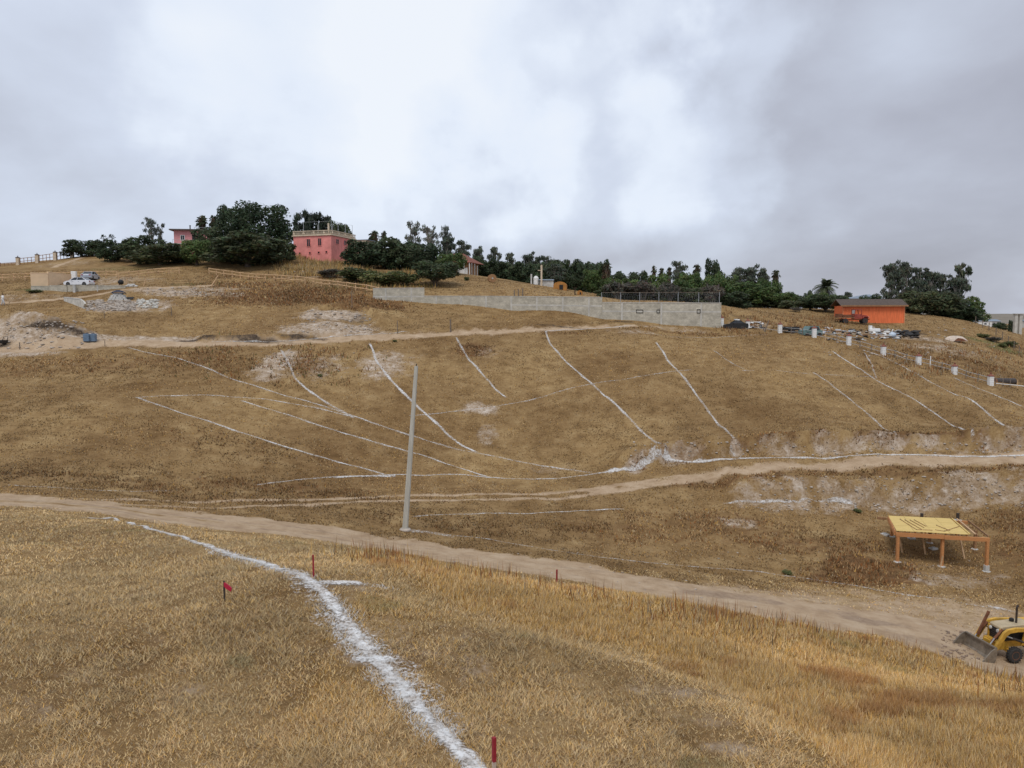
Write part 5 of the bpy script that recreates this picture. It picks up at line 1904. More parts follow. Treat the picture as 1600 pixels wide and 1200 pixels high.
for px, lab in ((226, 'slanting pale pole beside the driveway bend'), (200, 'short upright pale post at the driveway bend')):
    p = gv(px - 2, 447, 60)
    o = thing('leaning_brace', lab, 'pole', p)
    MB().tube([(0, 0, -.1), ((.5 if px > 210 else .08), 0, 1.25)], [.08, .06], 7).build('shaft', rail_m, o)
    MB().tube([((.5 if px > 210 else .08), 0, 1.25), ((.51 if px > 210 else .08), 0, 1.29)], [.06, .04], 7).build('tip', timber_d, o)

# pillared fence on the skyline of the left hill
sky_px = [(7, 416), (38, 408), (68, 403.5), (96, 399.5), (122, 396.5)]
pil0 = None


def pillar(loc, w, h, label, group, capm, m, courses=4, name='fence_pillar'):
    o = thing(name, label, 'pillar', loc, 0, group)
    ch = h / courses
    for k in range(courses):
        MB().box((0, 0, ch * (k + .5)), (w * (1 if k % 2 == 0 else .985), w * (1 if k % 2 == 0 else .985), ch - .02)).build('block', m, o)
    MB().box((0, 0, h / 2 - .15), (w * .93, w * .93, h + .28)).build('core', concrete_m, o)
    MB().add([(-w * .6, -w * .6, h), (w * .6, -w * .6, h), (w * .6, w * .6, h), (-w * .6, w * .6, h), (-w * .6, -w * .6, h + .06), (w * .6, -w * .6, h + .06), (w * .6, w * .6, h + .06), (-w * .6, w * .6, h + .06), (0, 0, h + .32)],
             [(3, 2, 1, 0), (0, 1, 5, 4), (1, 2, 6, 5), (2, 3, 7, 6), (3, 0, 4, 7), (4, 5, 8), (5, 6, 8), (6, 7, 8), (7, 4, 8)]).build('cap', capm, o)
    MB().lathe([(.03, h + .25), (.08, h + .36), (.07, h + .44), (.01, h + .50)], (0, 0, 0), 8).build('finial', capm, o)
    return o


sk_loc = []
for (px, py) in sky_px:
    b = foot(px, 167 + (px - 7) * .04)
    sk_loc.append(b)
    pillar(b - Vector((0, 0, .1)), .62, at(px, py - 3.5, b.y).z - b.z + .3, 'cream pillar with dark finial on the skyline fence of the left hill', 'skyline fence pillars', roof_dark, cream_m, 3)
for i in range(4):
    a, c_ = sk_loc[i], sk_loc[i + 1]
    o = thing('skyline_rail', ('wooden rail span at the downhill end of the cream pillar fence', 'second wooden rail span up the cream pillar fence', 'third wooden rail span up the cream pillar fence', 'wooden rail span of the cream pillar fence next to the low evergreen')[i], 'fence', a, 0, 'skyline fence spans')
    d = c_ - a
    hh = at(sky_px[i][0], sky_px[i][1] - 2.5, a.y).z - a.z + .25
    for k in range(5):
        q = d * ((k + .6) / 5.2)
        zq = Z(a.x + q.x, a.y + q.y) - a.z
        MB().tube([(q.x, q.y, zq - .2), (q.x, q.y, q.z + hh)], .06, 6).build('post', timber_d, o)
    for f_ in (.5, .95):
        MB().tube([Vector((0, 0, hh * f_)), d + Vector((0, 0, hh * f_))], .055, 6).build('rail', timber_d, o)
o = thing('skyline_rail', 'wooden rail span running past the cream pillars off the left hill edge', 'fence', sk_loc[0])
for f_ in (.5, .95):
    MB().tube([Vector((0, 0, .9 * f_ + .2)), Vector((-9, -1, .9 * f_ - 1.2))], .055, 6).build('rail', timber_d, o)
for k in range(4):
    MB().tube([Vector((-2 - 2 * k, -.2, -1.4)), Vector((-2 - 2 * k, -.2, .9 - .33 * k))], .06, 6).build('post', timber_d, o)

# white pillars down the right hand slope
wp = [(1127.5, 509.5, 497), (1168, 512.5, 502), (1218.5, 520, 507), (1272, 527, 513), (1326, 539, 525), (1380, 554.5, 541.5), (1435, 569.5, 556.5), (1491, 584.5, 572.5), (1547.5, 602, 588)]
wlab = ['square white pillar standing against the right end of the block wall', 'square white pillar beside the white roofed wreck', 'square white pillar between the charred leaning post and the black trailer',
        'square white pillar in front of the green wrecked truck', 'square white pillar in front of the pale rubbish heap', 'white pillar on the slope, first below the rubbish heap', 'white pillar on the slope, second below the rubbish heap',
        'white pillar on the slope, third below the rubbish heap', 'lowest white pillar of the slope fence, beside the dark pipe']
wloc = []
for (px, pb_, pt_), lab in zip(wp, wlab):
    b = gv(px, pb_, 60)
    wloc.append(b)
    pillar(b - Vector((0, 0, .08)), .50, at(px, pt_, b.y).z - b.z + .08, lab, 'white pillars of the slope fence', roof_red, white_m, 5, 'white_pillar')
spans = ['broken rail between the wall end pillar and the wreck pillar', 'bent rail lying between the wreck and the charred post', 'pipe rails in front of the black trailer', 'pipe rails with an orange post before the rubbish',
         'pipe rails above the first bare slope', 'thin pipe rails on the upper slope fence', 'pipe rails with a tall white post on the lower slope', 'pipe rails running down to the lowest white pillar']
for i in range(8):
    a, c_ = wloc[i], wloc[i + 1]
    o = thing('pipe_rail', spans[i], 'fence', a, 0, 'slope fence spans')
    d = c_ - a
    hs = (.35, .85) if i not in (0, 1) else (.3,)
    for f_ in hs:
        pts_ = [Vector((d.x * t, d.y * t, Z(a.x + d.x * t, a.y + d.y * t) - a.z + f_ + .03 * math.sin(9 * t + i))) for t in np.linspace(.03, .97, 9)]
        MB().tube(pts_, .032, 6).build('rail', galv_m, o)
    for t in ((.33, .66) if i > 1 else (.5,)):
        q = Vector((d.x * t, d.y * t, Z(a.x + d.x * t, a.y + d.y * t) - a.z))
        tall_ = 1.35 if (i == 6 and t < .5) else 1.0
        MB().tube([q - Vector((0, 0, .2)), q + Vector((.03, 0, tall_))], .055, 6).build('post', rail_m if (i == 3 and t < .5) else (white_m if (i == 6 and t < .5) else post_m), o)
# low white rail and dark pipe past the last pillar
a = wloc[-1]
o = thing('low_rail', 'low white rail with thin posts running right from the lowest white pillar', 'fence', a)
pr = []
for k in range(7):
    x, y = a.x + .6 + k * .95, a.y + .15 * k
    z_ = Z(x, y) - a.z
    pr.append(Vector((x - a.x, y - a.y, z_ + .32)))
    MB().tube([(x - a.x, y - a.y, z_ - .2), (x - a.x, y - a.y, z_ + 1.0)], .04, 6).build('post', rail_m if k == 3 else post_m, o)
MB().tube(pr, .045, 6).build('rail', white_m, o)
p = gv(1575, 600, 60)
o = thing('dark_pipe', 'half buried dark culvert pipe lying behind the low white rail', 'pipe', p + Vector((0, .8, 0)), R(8))
MB().tube([(-1.3, 0, .25), (1.4, 0, .2)], .42, 14, False).build('barrel', dark_steel, o)
MB().lathe([(.30, -1.36), (.46, -1.36), (.46, -1.2), (.30, -1.2)], (0, 0, .25), 14, 'X').build('collar', rust_m, o)

# wire fence on the right shoulder
fx = [(1524, 506), (1535, 512), (1545, 516), (1556, 524), (1566, 531), (1575, 538), (1584, 546), (1592, 554), (1604, 566), (1620, 580)]
b0 = gv(*fx[0], 60)
o = thing('wire_fence', 'rusty wire fence with thin posts dropping down the right hand shoulder', 'fence', b0)
pp = []
for (px, py) in fx:
    q = gv(px, py, 60) - b0
    pp.append(q)
    MB().tube([q + Vector((0, 0, -.2)), q + Vector((.03, 0, 1.3))], .06, 6).build('post', post_m, o)
for f_ in (.35, .75, 1.15):
    MB().tube([q + Vector((0, 0, f_)) for q in pp], .014, 4).build('wire', dark_steel, o)
# concrete gateway columns beyond
b = foot(1585, 152)
o = thing('concrete_gateway', 'pair of tall grey concrete columns joined by a flat cap', 'gateway', b)
hh = at(1585, 491, 152).z - b.z
for x in (-.45, .45):
    MB().box((x, 0, hh / 2 - .3), (.55, .6, hh + .6)).build('column', concrete_m, o)
MB().box((0, 0, hh + .07), (1.75, .95, .14)).build('cap', concrete_l, o)

# ------------------------------------------------------------------ wrecks and rubbish
b = gv(1150, 511, 60)
car('wrecked_car', 'stripped dark car with white roof sunk beside the block wall', (b.x, b.y + .3, b.z - .42), R(168), black_m, white_m, L=3.6, wrecked=True)
b = gv(1240, 522, 60)
o = thing('black_trailer', 'low black trailer bed behind the pipe rails', 'trailer', (b.x, b.y + 1.2, b.z), R(-6))
MB().box((0, 0, .62), (2.1, 1.3, .12)).build('bed', black_m, o)
for s_ in (-1, 1):
    MB().box((0, s_ * .62, .86), (2.1, .06, .36)).build('side_board', black_m, o)
    wheel(o, .1, s_ * .75, .32, .32, .18, rust_m)
MB().bar((1.0, 0, .6), (1.9, 0, .35), .1).build('drawbar', rust_m, o)
b = gv(1273, 526, 60)
o = thing('green_wreck', 'faded green wrecked pickup truck behind a white pillar', 'truck', (b.x, b.y + 1.4, b.z - .1), R(8))
MB().prism([(-1.5, .35), (-1.5, .95), (-.9, 1.05), (-.55, 1.55), (.7, 1.55), (1.0, 1.0), (1.3, .95), (1.3, .35)], -.8, .8).build('body', green_paint, o)
MB().prism([(-.75, 1.02), (-.47, 1.46), (.62, 1.46), (.85, 1.02)], -.815, .815).build('windows', glass_m, o)
for s_ in (-1, 1):
    for x in (-.95, .85):
        wheel(o, x, s_ * .74, .32, .33, .2, rust_m)


def heap(name, label, px0, px1, py0, py1, n, mats, smax, seed, cat='rubbish heap', ymin=60):
    """a rubbish heap: broken sheets, boxes and sacks of its own, each a piece"""
    r_ = random.Random(seed)
    c0 = gv((px0 + px1) / 2, (py0 + py1) / 2, ymin)
    o_ = thing(name, label, cat, c0)
    for k in range(n):
        q = gv(r_.uniform(px0, px1), r_.uniform(py0, py1), ymin) - c0
        s = smax * r_.uniform(.25, 1)
        M3 = (Matrix.Rotation(r_.uniform(0, 6), 3, 'Z') @ Matrix.Rotation(r_.uniform(-.7, .7), 3, 'X'))
        kind = r_.random()
        q.z += s * .12
        if kind < .45:
            ob = MB().box(q, (s, s * r_.uniform(.4, .9), .05 + .1 * r_.random()), M=M3).build('sheet', r_.choice(mats), o_)
        elif kind < .75:
            mb_s = MB()
            me_ = r_.choice(ROCKS)
            mb_s.add([M3 @ (v.co * s * .42) + q for v in me_.vertices], [tuple(p_.vertices) for p_ in me_.polygons])
            mb_s.build('sack', r_.choice(mats), o_, smooth=True)
        else:
            d = M3 @ Vector((s * .7, 0, 0))
            MB().bar(q - d, q + d, .07).build('plank', r_.choice(mats), o_)
    return o_


junk = [concrete_l, concrete_m, black_m, timber_d, timber_d, galv_m, soil_m]
heap('rubbish_heap', 'spread of pale rubbish, sheets and sacks in front of the orange shed', 1358, 1405, 516, 530, 70, [white_m, concrete_l, concrete_m, car_grey, galv_m, timber_d], 1.0, 21)
heap('rubbish_heap', 'mixed scrap and planks strewn behind the white pillar fence', 1292, 1356, 516, 532, 70, junk, .9, 22)
heap('rubbish_heap', 'scrap metal scattered between the wrecked car and the charred post', 1170, 1193, 504, 513, 26, [black_m, dark_steel, galv_m, car_grey, white_m], .9, 23)
heap('rubbish_heap', 'blue grey scrap lying right of the green wreck', 1284, 1300, 512, 520, 14, [green_paint, car_grey, white_m], .8, 27)
mb_t = heap('black_heap', 'black heap of old tyres and burnt rubber beside the pale rubbish', 1404, 1436, 518, 529, 30, [black_m, soil_m, tyre_m], 1.2, 24)
for k in range(9):
    q = gv(1405 + k * 3.4, 521 + 5 * (k % 3) / 2, 60)
    o = MB().lathe([(.22, -.1), (.34, -.12), (.42, -.07), (.42, .07), (.34, .12), (.22, .1), (.20, 0)], (0, 0, .08), 16).build('tyre', tyre_m, mb_t)
    o.location = q + Vector((0, 0, .18 + .12 * (k % 2))) - mb_t.location
    o.rotation_euler = (random.uniform(-.5, .5), random.uniform(-.5, .5), 0)
    MB().lathe([(.19, .06), (.225, .06), (.225, .10), (.19, .10)], (0, 0, .08), 12).build('bead', black_m, o)
q = gv(1393, 527, 60)
o = thing('blue_sack', 'bulging pale blue sack on the rubbish in front of the shed', 'sack', q, R(10))
sv = ROCKS[1]
MB().add([Vector((v.co.x * .75, v.co.y * .5, v.co.z * .75 + .35)) for v in sv.vertices], [tuple(p_.vertices) for p_ in sv.polygons]).build('bag', mat('pale_blue_plastic', (.52, .60, .68), .4, .12, 4), o, smooth=True)
MB().tube([(.05, 0, .85), (.1, 0, 1.02), (.2, .02, 1.1)], [.08, .05, .1], 7).build('tied_neck', white_m, o)
q = gv(1366, 519, 60)
o = thing('white_bathtub', 'white tub lying on its side above the pale rubbish', 'tub', q, R(-4))
MB().box((0, 0, .3), (1.6, .6, .5)).build('shell', white_m, o, bevel=.12)
MB().box((-.55, .1, .75), (.45, .4, .45)).build('box', white_m, o, bevel=.04)
q = gv(1492, 533, 60)
o = thing('upturned_boat', 'pale upturned boat hull with dark torn side lying on the bare slope', 'boat', q, R(-8))
hv, hf = [], []
for i in range(11):
    t = i / 10 * 2 - 1
    w_ = .75 * (1 - abs(t) ** 2.6) + .05
    for k in range(7):
        a = math.pi * k / 6
        hv.append((t * 1.75, -math.cos(a) * w_, math.sin(a) * (.75 * (1 - abs(t) ** 3) + .04)))
for i in range(10):
    for k in range(6):
        hf.append((i * 7 + k, i * 7 + 7 + k, i * 7 + 8 + k, i * 7 + 1 + k))
raw_mesh('hull', hv, hf, mat('sun_bleached_hull', (.56, .46, .37), .7, .25, 2), parent=o, smooth=True)
MB().prism([(-.4, .02), (.1, .48), (.7, .4), (1.4, .05)], -.80, -.72).build('torn_side', rust_m, o)
MB().tube([(-1.8, 0, .05), (1.8, 0, .05)], .05, 6).build('keel_batten', timber_d, o)
# pale blue roofed house behind the shed
b = foot(1345, 172)
o = thing('blue_roof_house', 'white house with blue grey sheet roof showing above the orange shed', 'house', b, R(-6))
zt = at(1345, 466.5, 172).z - b.z
MB().box((0, 3, zt / 2 - .4), (6.6, 6, zt + .8)).build('wall', white_m, o)
MB().add([(-3.8, -.5, zt), (3.8, -.5, zt), (3.8, 6.5, zt), (-3.8, 6.5, zt), (1.4, 3, zt + 1.0), (2.2, 3, zt + 1.0)], [(0, 1, 5, 4), (1, 2, 5), (2, 3, 4, 5), (3, 0, 4), (3, 2, 1, 0)]).build('roof', roof_blue, o)
window(o, -1.6, 0, zt - 1.2, 1.0, .9, 'F', white_m)

# ------------------------------------------------------------------ timber canopy in the valley
fl, fm, fr_ = gv(1402, 878, 44), gv(1471, 885, 44), gv(1541, 893, 44)
bl_, br_ = gv(1393, 838, 44), gv(1523, 858, 44)
bc = gv(1452, 848, 44)
sh = thing('timber_canopy', 'unfinished timber canopy with yellow plywood deck roof', 'canopy', fl)
L0 = lambda v: v - fl
ftop = [at(1403, 832, fl.y), at(1473, 836, fm.y), at(1543, 840, fr_.y)]
zf = (ftop[0].z + ftop[2].z) / 2 - fl.z
# the roof plane: the front beam and the back edge as the photograph shows them
pfl, pfr = at(1400, 833, fl.y), at(1546, 841, fr_.y)
pbl = at(1387, 809, bl_.y)
pbr = at(1512, 815, bl_.y - .6)
Lx = pfr - pfl


def postp(base, top, w=.17, m=timber_m):
    a, c_ = L0(base), L0(top)
    ft = MB().lathe([(.27, -.25), (.25, .02), (.15, .05)], (a.x, a.y, a.z), 12).build('footing', concrete_l, sh)
    MB().bar(a + Vector((0, 0, .05)), c_, w, w, up=(0, 1, 0)).build('post', m, sh)
    return ft


for base, (px, py) in ((fl, (1403, 836)), (fm, (1473, 840)), (fr_, (1543, 845))):
    postp(base, at(px, py, base.y))
postp(bl_, Vector((bl_.x, bl_.y, pbl.z - .2)))
postp(br_, Vector((br_.x, br_.y, pbr.z - .2)), m=timber_d)
postp(bc, Vector((bc.x, bc.y, pbl.z * .5 + pbr.z * .5 - .15)), m=timber_d)
MB().box(L0(fr_) + Vector((0, 0, .22)), (.26, .26, .42)).build('pier', concrete_l, sh)
beam_z = Vector((0, 0, -.08))
mid = pfl + Lx * .52
MB().bar(L0(pfl) + beam_z, L0(mid) + beam_z - Lx.normalized() * .004, .14, .26).build('front_beam', timber_m, sh)
MB().bar(L0(mid) + beam_z + Vector((0, -.02, -.02)), L0(pfr) + beam_z + Vector((0, -.02, -.02)), .14, .25).build('front_beam', timber_m, sh)
MB().bar(L0(pbl) + beam_z, L0(pbr) + beam_z, .14, .24).build('back_beam', timber_m, sh)
MB().bar(L0(pfl) + Vector((0, .15, -.06)), L0(pbl) + Vector((0, -.1, -.06)), .12, .24).build('side_beam', timber_m, sh)
MB().bar(L0(pbl) + Vector((-.7, .15, -.05)), L0(pbl) + Vector((-.05, .1, -.1)), .12, .18).build('beam_end', timber_d, sh)
nr = 9
for k in range(nr + 1):
    t = k / nr
    a, c_ = pfl.lerp(pfr, t), pbl.lerp(pbr, t)
    MB().bar(L0(a) + Vector((0, .12, .085)), L0(c_) + Vector((0, -.08, .085)), .06, .12).build('rafter', timber_m if k < nr - 1 else timber_d, sh)
# plywood deck: sheets, the last bay left open
for i in range(4):
    for j in range(3):
        t0_, t1_ = .005 + i * .195, .005 + (i + 1) * .195 - .003
        u0, u1 = j / 3, (j + 1) / 3 - .004
        q = [pfl.lerp(pfr, t).lerp(pbl.lerp(pbr, t), u) for (t, u) in ((t0_, u0), (t1_, u0), (t1_, u1), (t0_, u1))]
        up_ = Vector((0, 0, .155 + .006 * ((i + j) % 2)))
        q = [L0(v) + up_ for v in q]
        MB().add(q + [v + Vector((0, 0, .022)) for v in q], [(3, 2, 1, 0), (4, 5, 6, 7), (0, 1, 5, 4), (1, 2, 6, 5), (2, 3, 7, 6), (3, 0, 4, 7)]).build('plywood_sheet', ply_m, sh)
for t in (.80, .86):
    a, c_ = pfl.lerp(pfr, t), pbl.lerp(pbr, t)
    MB().bar(L0(a) + Vector((0, .1, .20)), L0(c_) + Vector((0, -.05, .20)), .09, .05).build('edge_batten', rail_m if t > .83 else ply_m, sh)
for tx, ty in ((.955, .75), (.97, .2)):
    a = pfl.lerp(pfr, tx).lerp(pbl.lerp(pbr, tx), ty)
# loose battens lying on the deck
for (t0_, u0, t1_, u1) in [(.14, .75, .26, .12), (.20, .72, .33, .14), (.27, .72, .38, .25), (.33, .75, .42, .35), (.26, .10, .46, .12), (.50, .15, .60, .10), (.60, .10, .86, .45), (.57, .45, .68, .15)]:
    q0 = pfl.lerp(pfr, t0_ * .9).lerp(pbl.lerp(pbr, t0_ * .9), u0)
    q1 = pfl.lerp(pfr, t1_ * .9).lerp(pbl.lerp(pbr, t1_ * .9), u1)
    o = thing('loose_batten', 'thin timber batten lying loose on the yellow plywood deck', 'batten', q0 + Vector((0, 0, .205)), 0, 'battens on the deck')
    MB().bar((0, 0, 0), q1 - q0, .036, .03).build('strip', timber_d, o)
    MB().bar((0, 0, .018), (q1 - q0) * .03 + Vector((0, 0, .018)), .05, .02).build('end', black_m, o)
# temporary props under the deck
for px, pb_, t, u in ((1446, 867, .34, .5), (1507, 874, .78, .55), (1410, 864, .06, .45)):
    b = gv(px, pb_, 44)
    tp_ = pfl.lerp(pfr, t).lerp(pbl.lerp(pbr, t), u)
    MB().bar(L0(b), L0(tp_) + Vector((0, 0, .03)), .09, .09, up=(0, 1, 0)).build('prop', rail_m, sh)
MB().bar(L0(fm) + Vector((-.12, -.1, 0)), L0(fm) + Vector((-.02, -.12, .75)), .09, .05, up=(0, 1, 0)).build('post_cleat', rail_m, sh)
for (px, pb_, pt_, lab) in ((1449.5, 815, 802, 'dark steel stub post set behind the left half of the canopy'), (1506.5, 817, 803.5, 'dark steel stub post on a pale footing behind the open bay of the canopy')):
    Yq = bl_.y + 2.4
    b = foot(px, Yq)
    o = thing('stub_post', lab, 'post', b)
    hh = max(at(px, pt_, Yq).z - b.z, .6)
    MB().box((0, 0, hh / 2 - .1), (.17, .17, hh + .2)).build('shaft', dark_steel, o)
    MB().lathe([(.32, -.2), (.30, .06), (.16, .09)], (0, 0, 0), 10).build('footing', concrete_l, o)
for (px, py) in ((1433, 839), (1424, 842), (1458, 858), (1383, 836)):
    b = gv(px, py, 44)
    o = thing('concrete_pad', 'small pale concrete pad on the ground under the canopy', 'pad', b, R(px), 'pads under the canopy')
    MB().box((0, 0, .04), (.55, .4, .14)).build('slab', concrete_l, o, bevel=.02)
    MB().box((0, 0, .13), (.2, .2, .05)).build('plate', galv_m, o)

# ------------------------------------------------------------------ backhoe loader
bw = gv(1584, 1036, 35.2)
FWD = Vector((-.990, -.141))
hd = math.atan2(FWD.y, FWD.x)
# local frame: +x forward, +y to the machine's left, origin on the ground under the front axle
left = Vector((-math.sin(hd), math.cos(hd)))
org = Vector((bw.x, bw.y)) - left * .78
oz = Z(org.x, org.y)
bh = thing('backhoe_loader', 'yellow backhoe loader with its worn bucket lowered on the dirt road', 'backhoe', (org.x, org.y, oz + .02), hd)
WB = 2.1
ch = MB().box((-.9, 0, .72), (3.4, .62, .30)).build('chassis', yellow_m, bh)
MB().box((.45, 0, .70), (.5, .8, .42)).box((0, 0, .46), (.22, 1.35, .16)).build('front_axle', yellow_m, bh)
for s_ in (-1, 1):
    w_ = wheel(bh, 0, s_ * .78, .37, .37, .24, rust_m, 20)
    w_ = wheel(bh, -WB, s_ * .86, .66, .66, .42, yellow_m, 24)
# tread lugs, hoses and lamps
lug = MB()
for s_ in (-1, 1):
    for (x0, y0, z0_, r0, w0, nl) in ((0, s_ * .78, .37, .37, .24, 18), (-WB, s_ * .86, .66, .66, .42, 20)):
        for k in range(nl):
            for q in (-1, 1):
                a = 2 * math.pi * (k + (.25 if q > 0 else -.25)) / nl
                M3 = Matrix.Rotation(-a, 3, 'Y')
                p_ = M3 @ Vector((r0 + .008, 0, 0))
                lug.box((x0 + p_.x, y0 + q * w0 * .22, z0_ + p_.z), (.035, w0 * .38, .06 * r0 / .37), M=M3)
tag(lug.build('tyre_lugs', tyre_m, bh), kind='stuff')
for s_ in (-1, 1):
    for k in range(2):
        MB().tube([(-.9, s_ * (.50 - .05 * k), 1.25), (-.4, s_ * (.52 - .05 * k), 1.50 + .05 * k), (.2, s_ * (.50 - .05 * k), 1.52), (.6, s_ * (.52 - .05 * k), 1.38), (.85, s_ * (.48 - .04 * k), 1.0)], .022, 6).build('hose', black_m, bh)
    MB().lathe([(.03, .455), (.09, .455), (.08, .52), (.02, .53)], (0, s_ * .24, 1.38), 10, 'X').build('headlight', concrete_l, bh)
# hood and engine bay
MB().box((-.45, 0, 1.16), (1.55, .66, .55)).build('engine', black_m, bh)
hood = MB().prism([(.42, 1.44), (.42, 1.56), (.30, 1.62), (-1.25, 1.70), (-1.25, 1.44)], -.40, .40).build('hood', hood_m, bh, bevel=.03)
gr_ = MB().box((.40, 0, 1.12), (.08, .70, .62)).build('grille', black_m, bh)
for k in range(6):
    MB().box((.446, 0, .86 + k * .10), (.02, .64, .035)).build('grille_bar', dark_steel, gr_)
gp_ = MB()
for s_ in (-1, 1):
    gp_.box((.42, s_ * .37, 1.15), (.14, .09, .72))
gp_.box((.42, 0, .82), (.14, .65, .10)).build('grille_guard', yellow_m, bh)
MB().tube([(-.62, .10, 1.62), (-.62, .10, 2.45), (-.68, .10, 2.55)], [.05, .05, .055], 10).build('exhaust', dark_steel, bh)
MB().lathe([(.09, 1.66), (.11, 1.70), (.11, 1.80), (.04, 1.84)], (-.55, -.12, 0), 12).build('air_cleaner', black_m, bh)
# loader towers, arms, rams
for s_ in (-1, 1):
    y_ = s_ * .56
    MB().prism([(-.95, .75), (-.55, .75), (-.75, 1.55), (-1.0, 1.62), (-1.12, 1.5)], y_ - .05, y_ + .05).build('loader_tower', yellow_m, bh)
    arm = [(-1.06, 1.42), (-1.02, 1.60), (-.1, 1.66), (.34, 1.60), (.54, 1.46), (1.16, .50), (1.12, .34), (1.00, .38), (.38, 1.30), (.20, 1.42), (-.2, 1.46)]
    a_ = MB().prism(arm, y_ + s_ * .10 - .07, y_ + s_ * .10 + .07).build('loader_arm', yellow_m, bh, bevel=.015)
    MB().lathe([(.07, y_ + s_ * .02), (.07, y_ + s_ * .19)], (-1.02, 0, 1.50), 10, 'Y').build('pivot_pin', dark_steel, a_)
    MB().lathe([(.06, y_ + s_ * .02), (.06, y_ + s_ * .19)], (1.08, 0, .42), 10, 'Y').build('pivot_pin', dark_steel, a_)
    MB().tube([(-.70, y_, .86), (-.05, y_, 1.10)], .065, 10).build('lift_ram', dark_steel, bh)
    MB().tube([(-.05, y_, 1.10), (.42, y_, 1.28)], .035, 8).build('lift_rod', galv_m, bh)
    MB().tube([(.46, y_ - s_ * .06, 1.55), (.86, y_ - s_ * .06, 1.14)], .06, 10).build('tilt_ram', rust_m, bh)
    MB().tube([(.86, y_ - s_ * .06, 1.14), (1.12, y_ - s_ * .06, .80)], .032, 8).build('tilt_rod', galv_m, bh)
    MB().bar((.98, y_ - s_ * .10, .95), (.42, y_ - s_ * .10, 2.1 if s_ < 0 else 1.5), .12, .08, up=(0, 1, 0)).build('tilt_link', rust_m, bh)
MB().tube([(1.06, -.62, .48), (1.06, .62, .48)], .07, 10).build('cross_tube', yellow_m, bh)
# bucket, open to the front and tipped back a little
BW = 1.0
shell = [(1.16, .86), (1.16, .60), (1.20, .30), (1.34, .11), (1.58, .04), (2.02, .06)]
bv, bf = [], []
for y_ in (-BW, BW):
    bv += [(x, y_, z_) for (x, z_) in shell] + [(x - .05, y_, z_ - .035) if i > 2 else (x - .06, y_, z_) for i, (x, z_) in enumerate(shell)]
n = len(shell)
for i in range(n - 1):
    bf.append((i, i + 1, 2 * n + i + 1, 2 * n + i))
    bf.append((n + i + 1, n + i, 3 * n + i, 3 * n + i + 1))
for k in (0, 2 * n):
    for i in range(n - 1):
        bf.append((k + i, k + n + i, k + n + i + 1, k + i + 1))
bf.append((0, 2 * n, 3 * n, n))
bf.append((n - 1, 2 * n - 1, 4 * n - 1, 3 * n - 1))
buck = MB().add(bv, bf).build('bucket', bucket_m, bh)
for s_ in (-1, 1):
    MB().prism(shell + [(2.04, .12), (1.46, .74), (1.28, .86)], s_ * BW - .03 + s_ * .031, s_ * BW + .03 + s_ * .031).build('bucket_side', bucket_m, buck)
MB().bar((2.04, -BW - .06, .055), (2.04, BW + .06, .055), .16, .035).build('cutting_edge', galv_m, buck)
MB().bar((1.18, -BW, .87), (1.18, BW, .87), .10, .06).build('top_lip', bucket_m, buck)
for s_ in (-1, 1):
    MB().box((1.10, s_ * .56, .45), (.10, .10, .4)).build('bracket', rust_m, buck)
# driver's place and rear boom (past the picture's edge, so that the machine is whole)
MB().box((-1.75, 0, 1.05), (1.2, .9, .12)).build('floor_plate', yellow_m, bh)
MB().box((-1.95, 0, 1.32), (.5, .52, .12)).box((-2.18, 0, 1.62), (.1, .5, .55)).build('seat', black_m, bh)
MB().tube([(-1.35, 0, 1.1), (-1.5, 0, 1.62)], .03, 8).build('steering_column', dark_steel, bh)
MB().lathe([(.17, 1.62), (.19, 1.63), (.19, 1.66), (.17, 1.67)], (-1.52, 0, 0), 16).build('steering_wheel', black_m, bh)
for s_ in (-1, 1):
    MB().prism([(-2.7, 1.1), (-2.55, 1.42), (-1.7, 1.42), (-1.45, 1.1), (-1.55, 1.1), (-1.75, 1.34), (-2.5, 1.34), (-2.6, 1.1)], s_ * .86 - .22, s_ * .86 + .22).build('mudguard', yellow_m, bh)
MB().box((-2.95, 0, .85), (.3, .8, .7)).build('swing_frame', yellow_m, bh)
MB().prism([(-3.0, .9), (-3.1, 1.2), (-3.7, 2.6), (-3.5, 2.75), (-3.3, 2.55), (-2.85, 1.2)], -.12, .12).build('boom', yellow_m, bh)
MB().prism([(-3.65, 2.75), (-3.4, 2.7), (-3.75, 1.0), (-3.95, 1.0)], -.10, .10).build('dipper', yellow_m, bh)
MB().prism([(-3.95, 1.05), (-3.7, 1.05), (-3.45, .7), (-3.55, .4), (-3.85, .3), (-3.8, .6)], -.25, .25).build('digging_bucket', bucket_m, bh)
# churned soil in front of the bucket
rubble('churned_soil', scatter_px(150, 1470, 1540, 985, 1030, 31, 30), .03, .12, mat('road_soil', (.25, .18, .13), .95, .3, 3, .4, 12), seed=31)

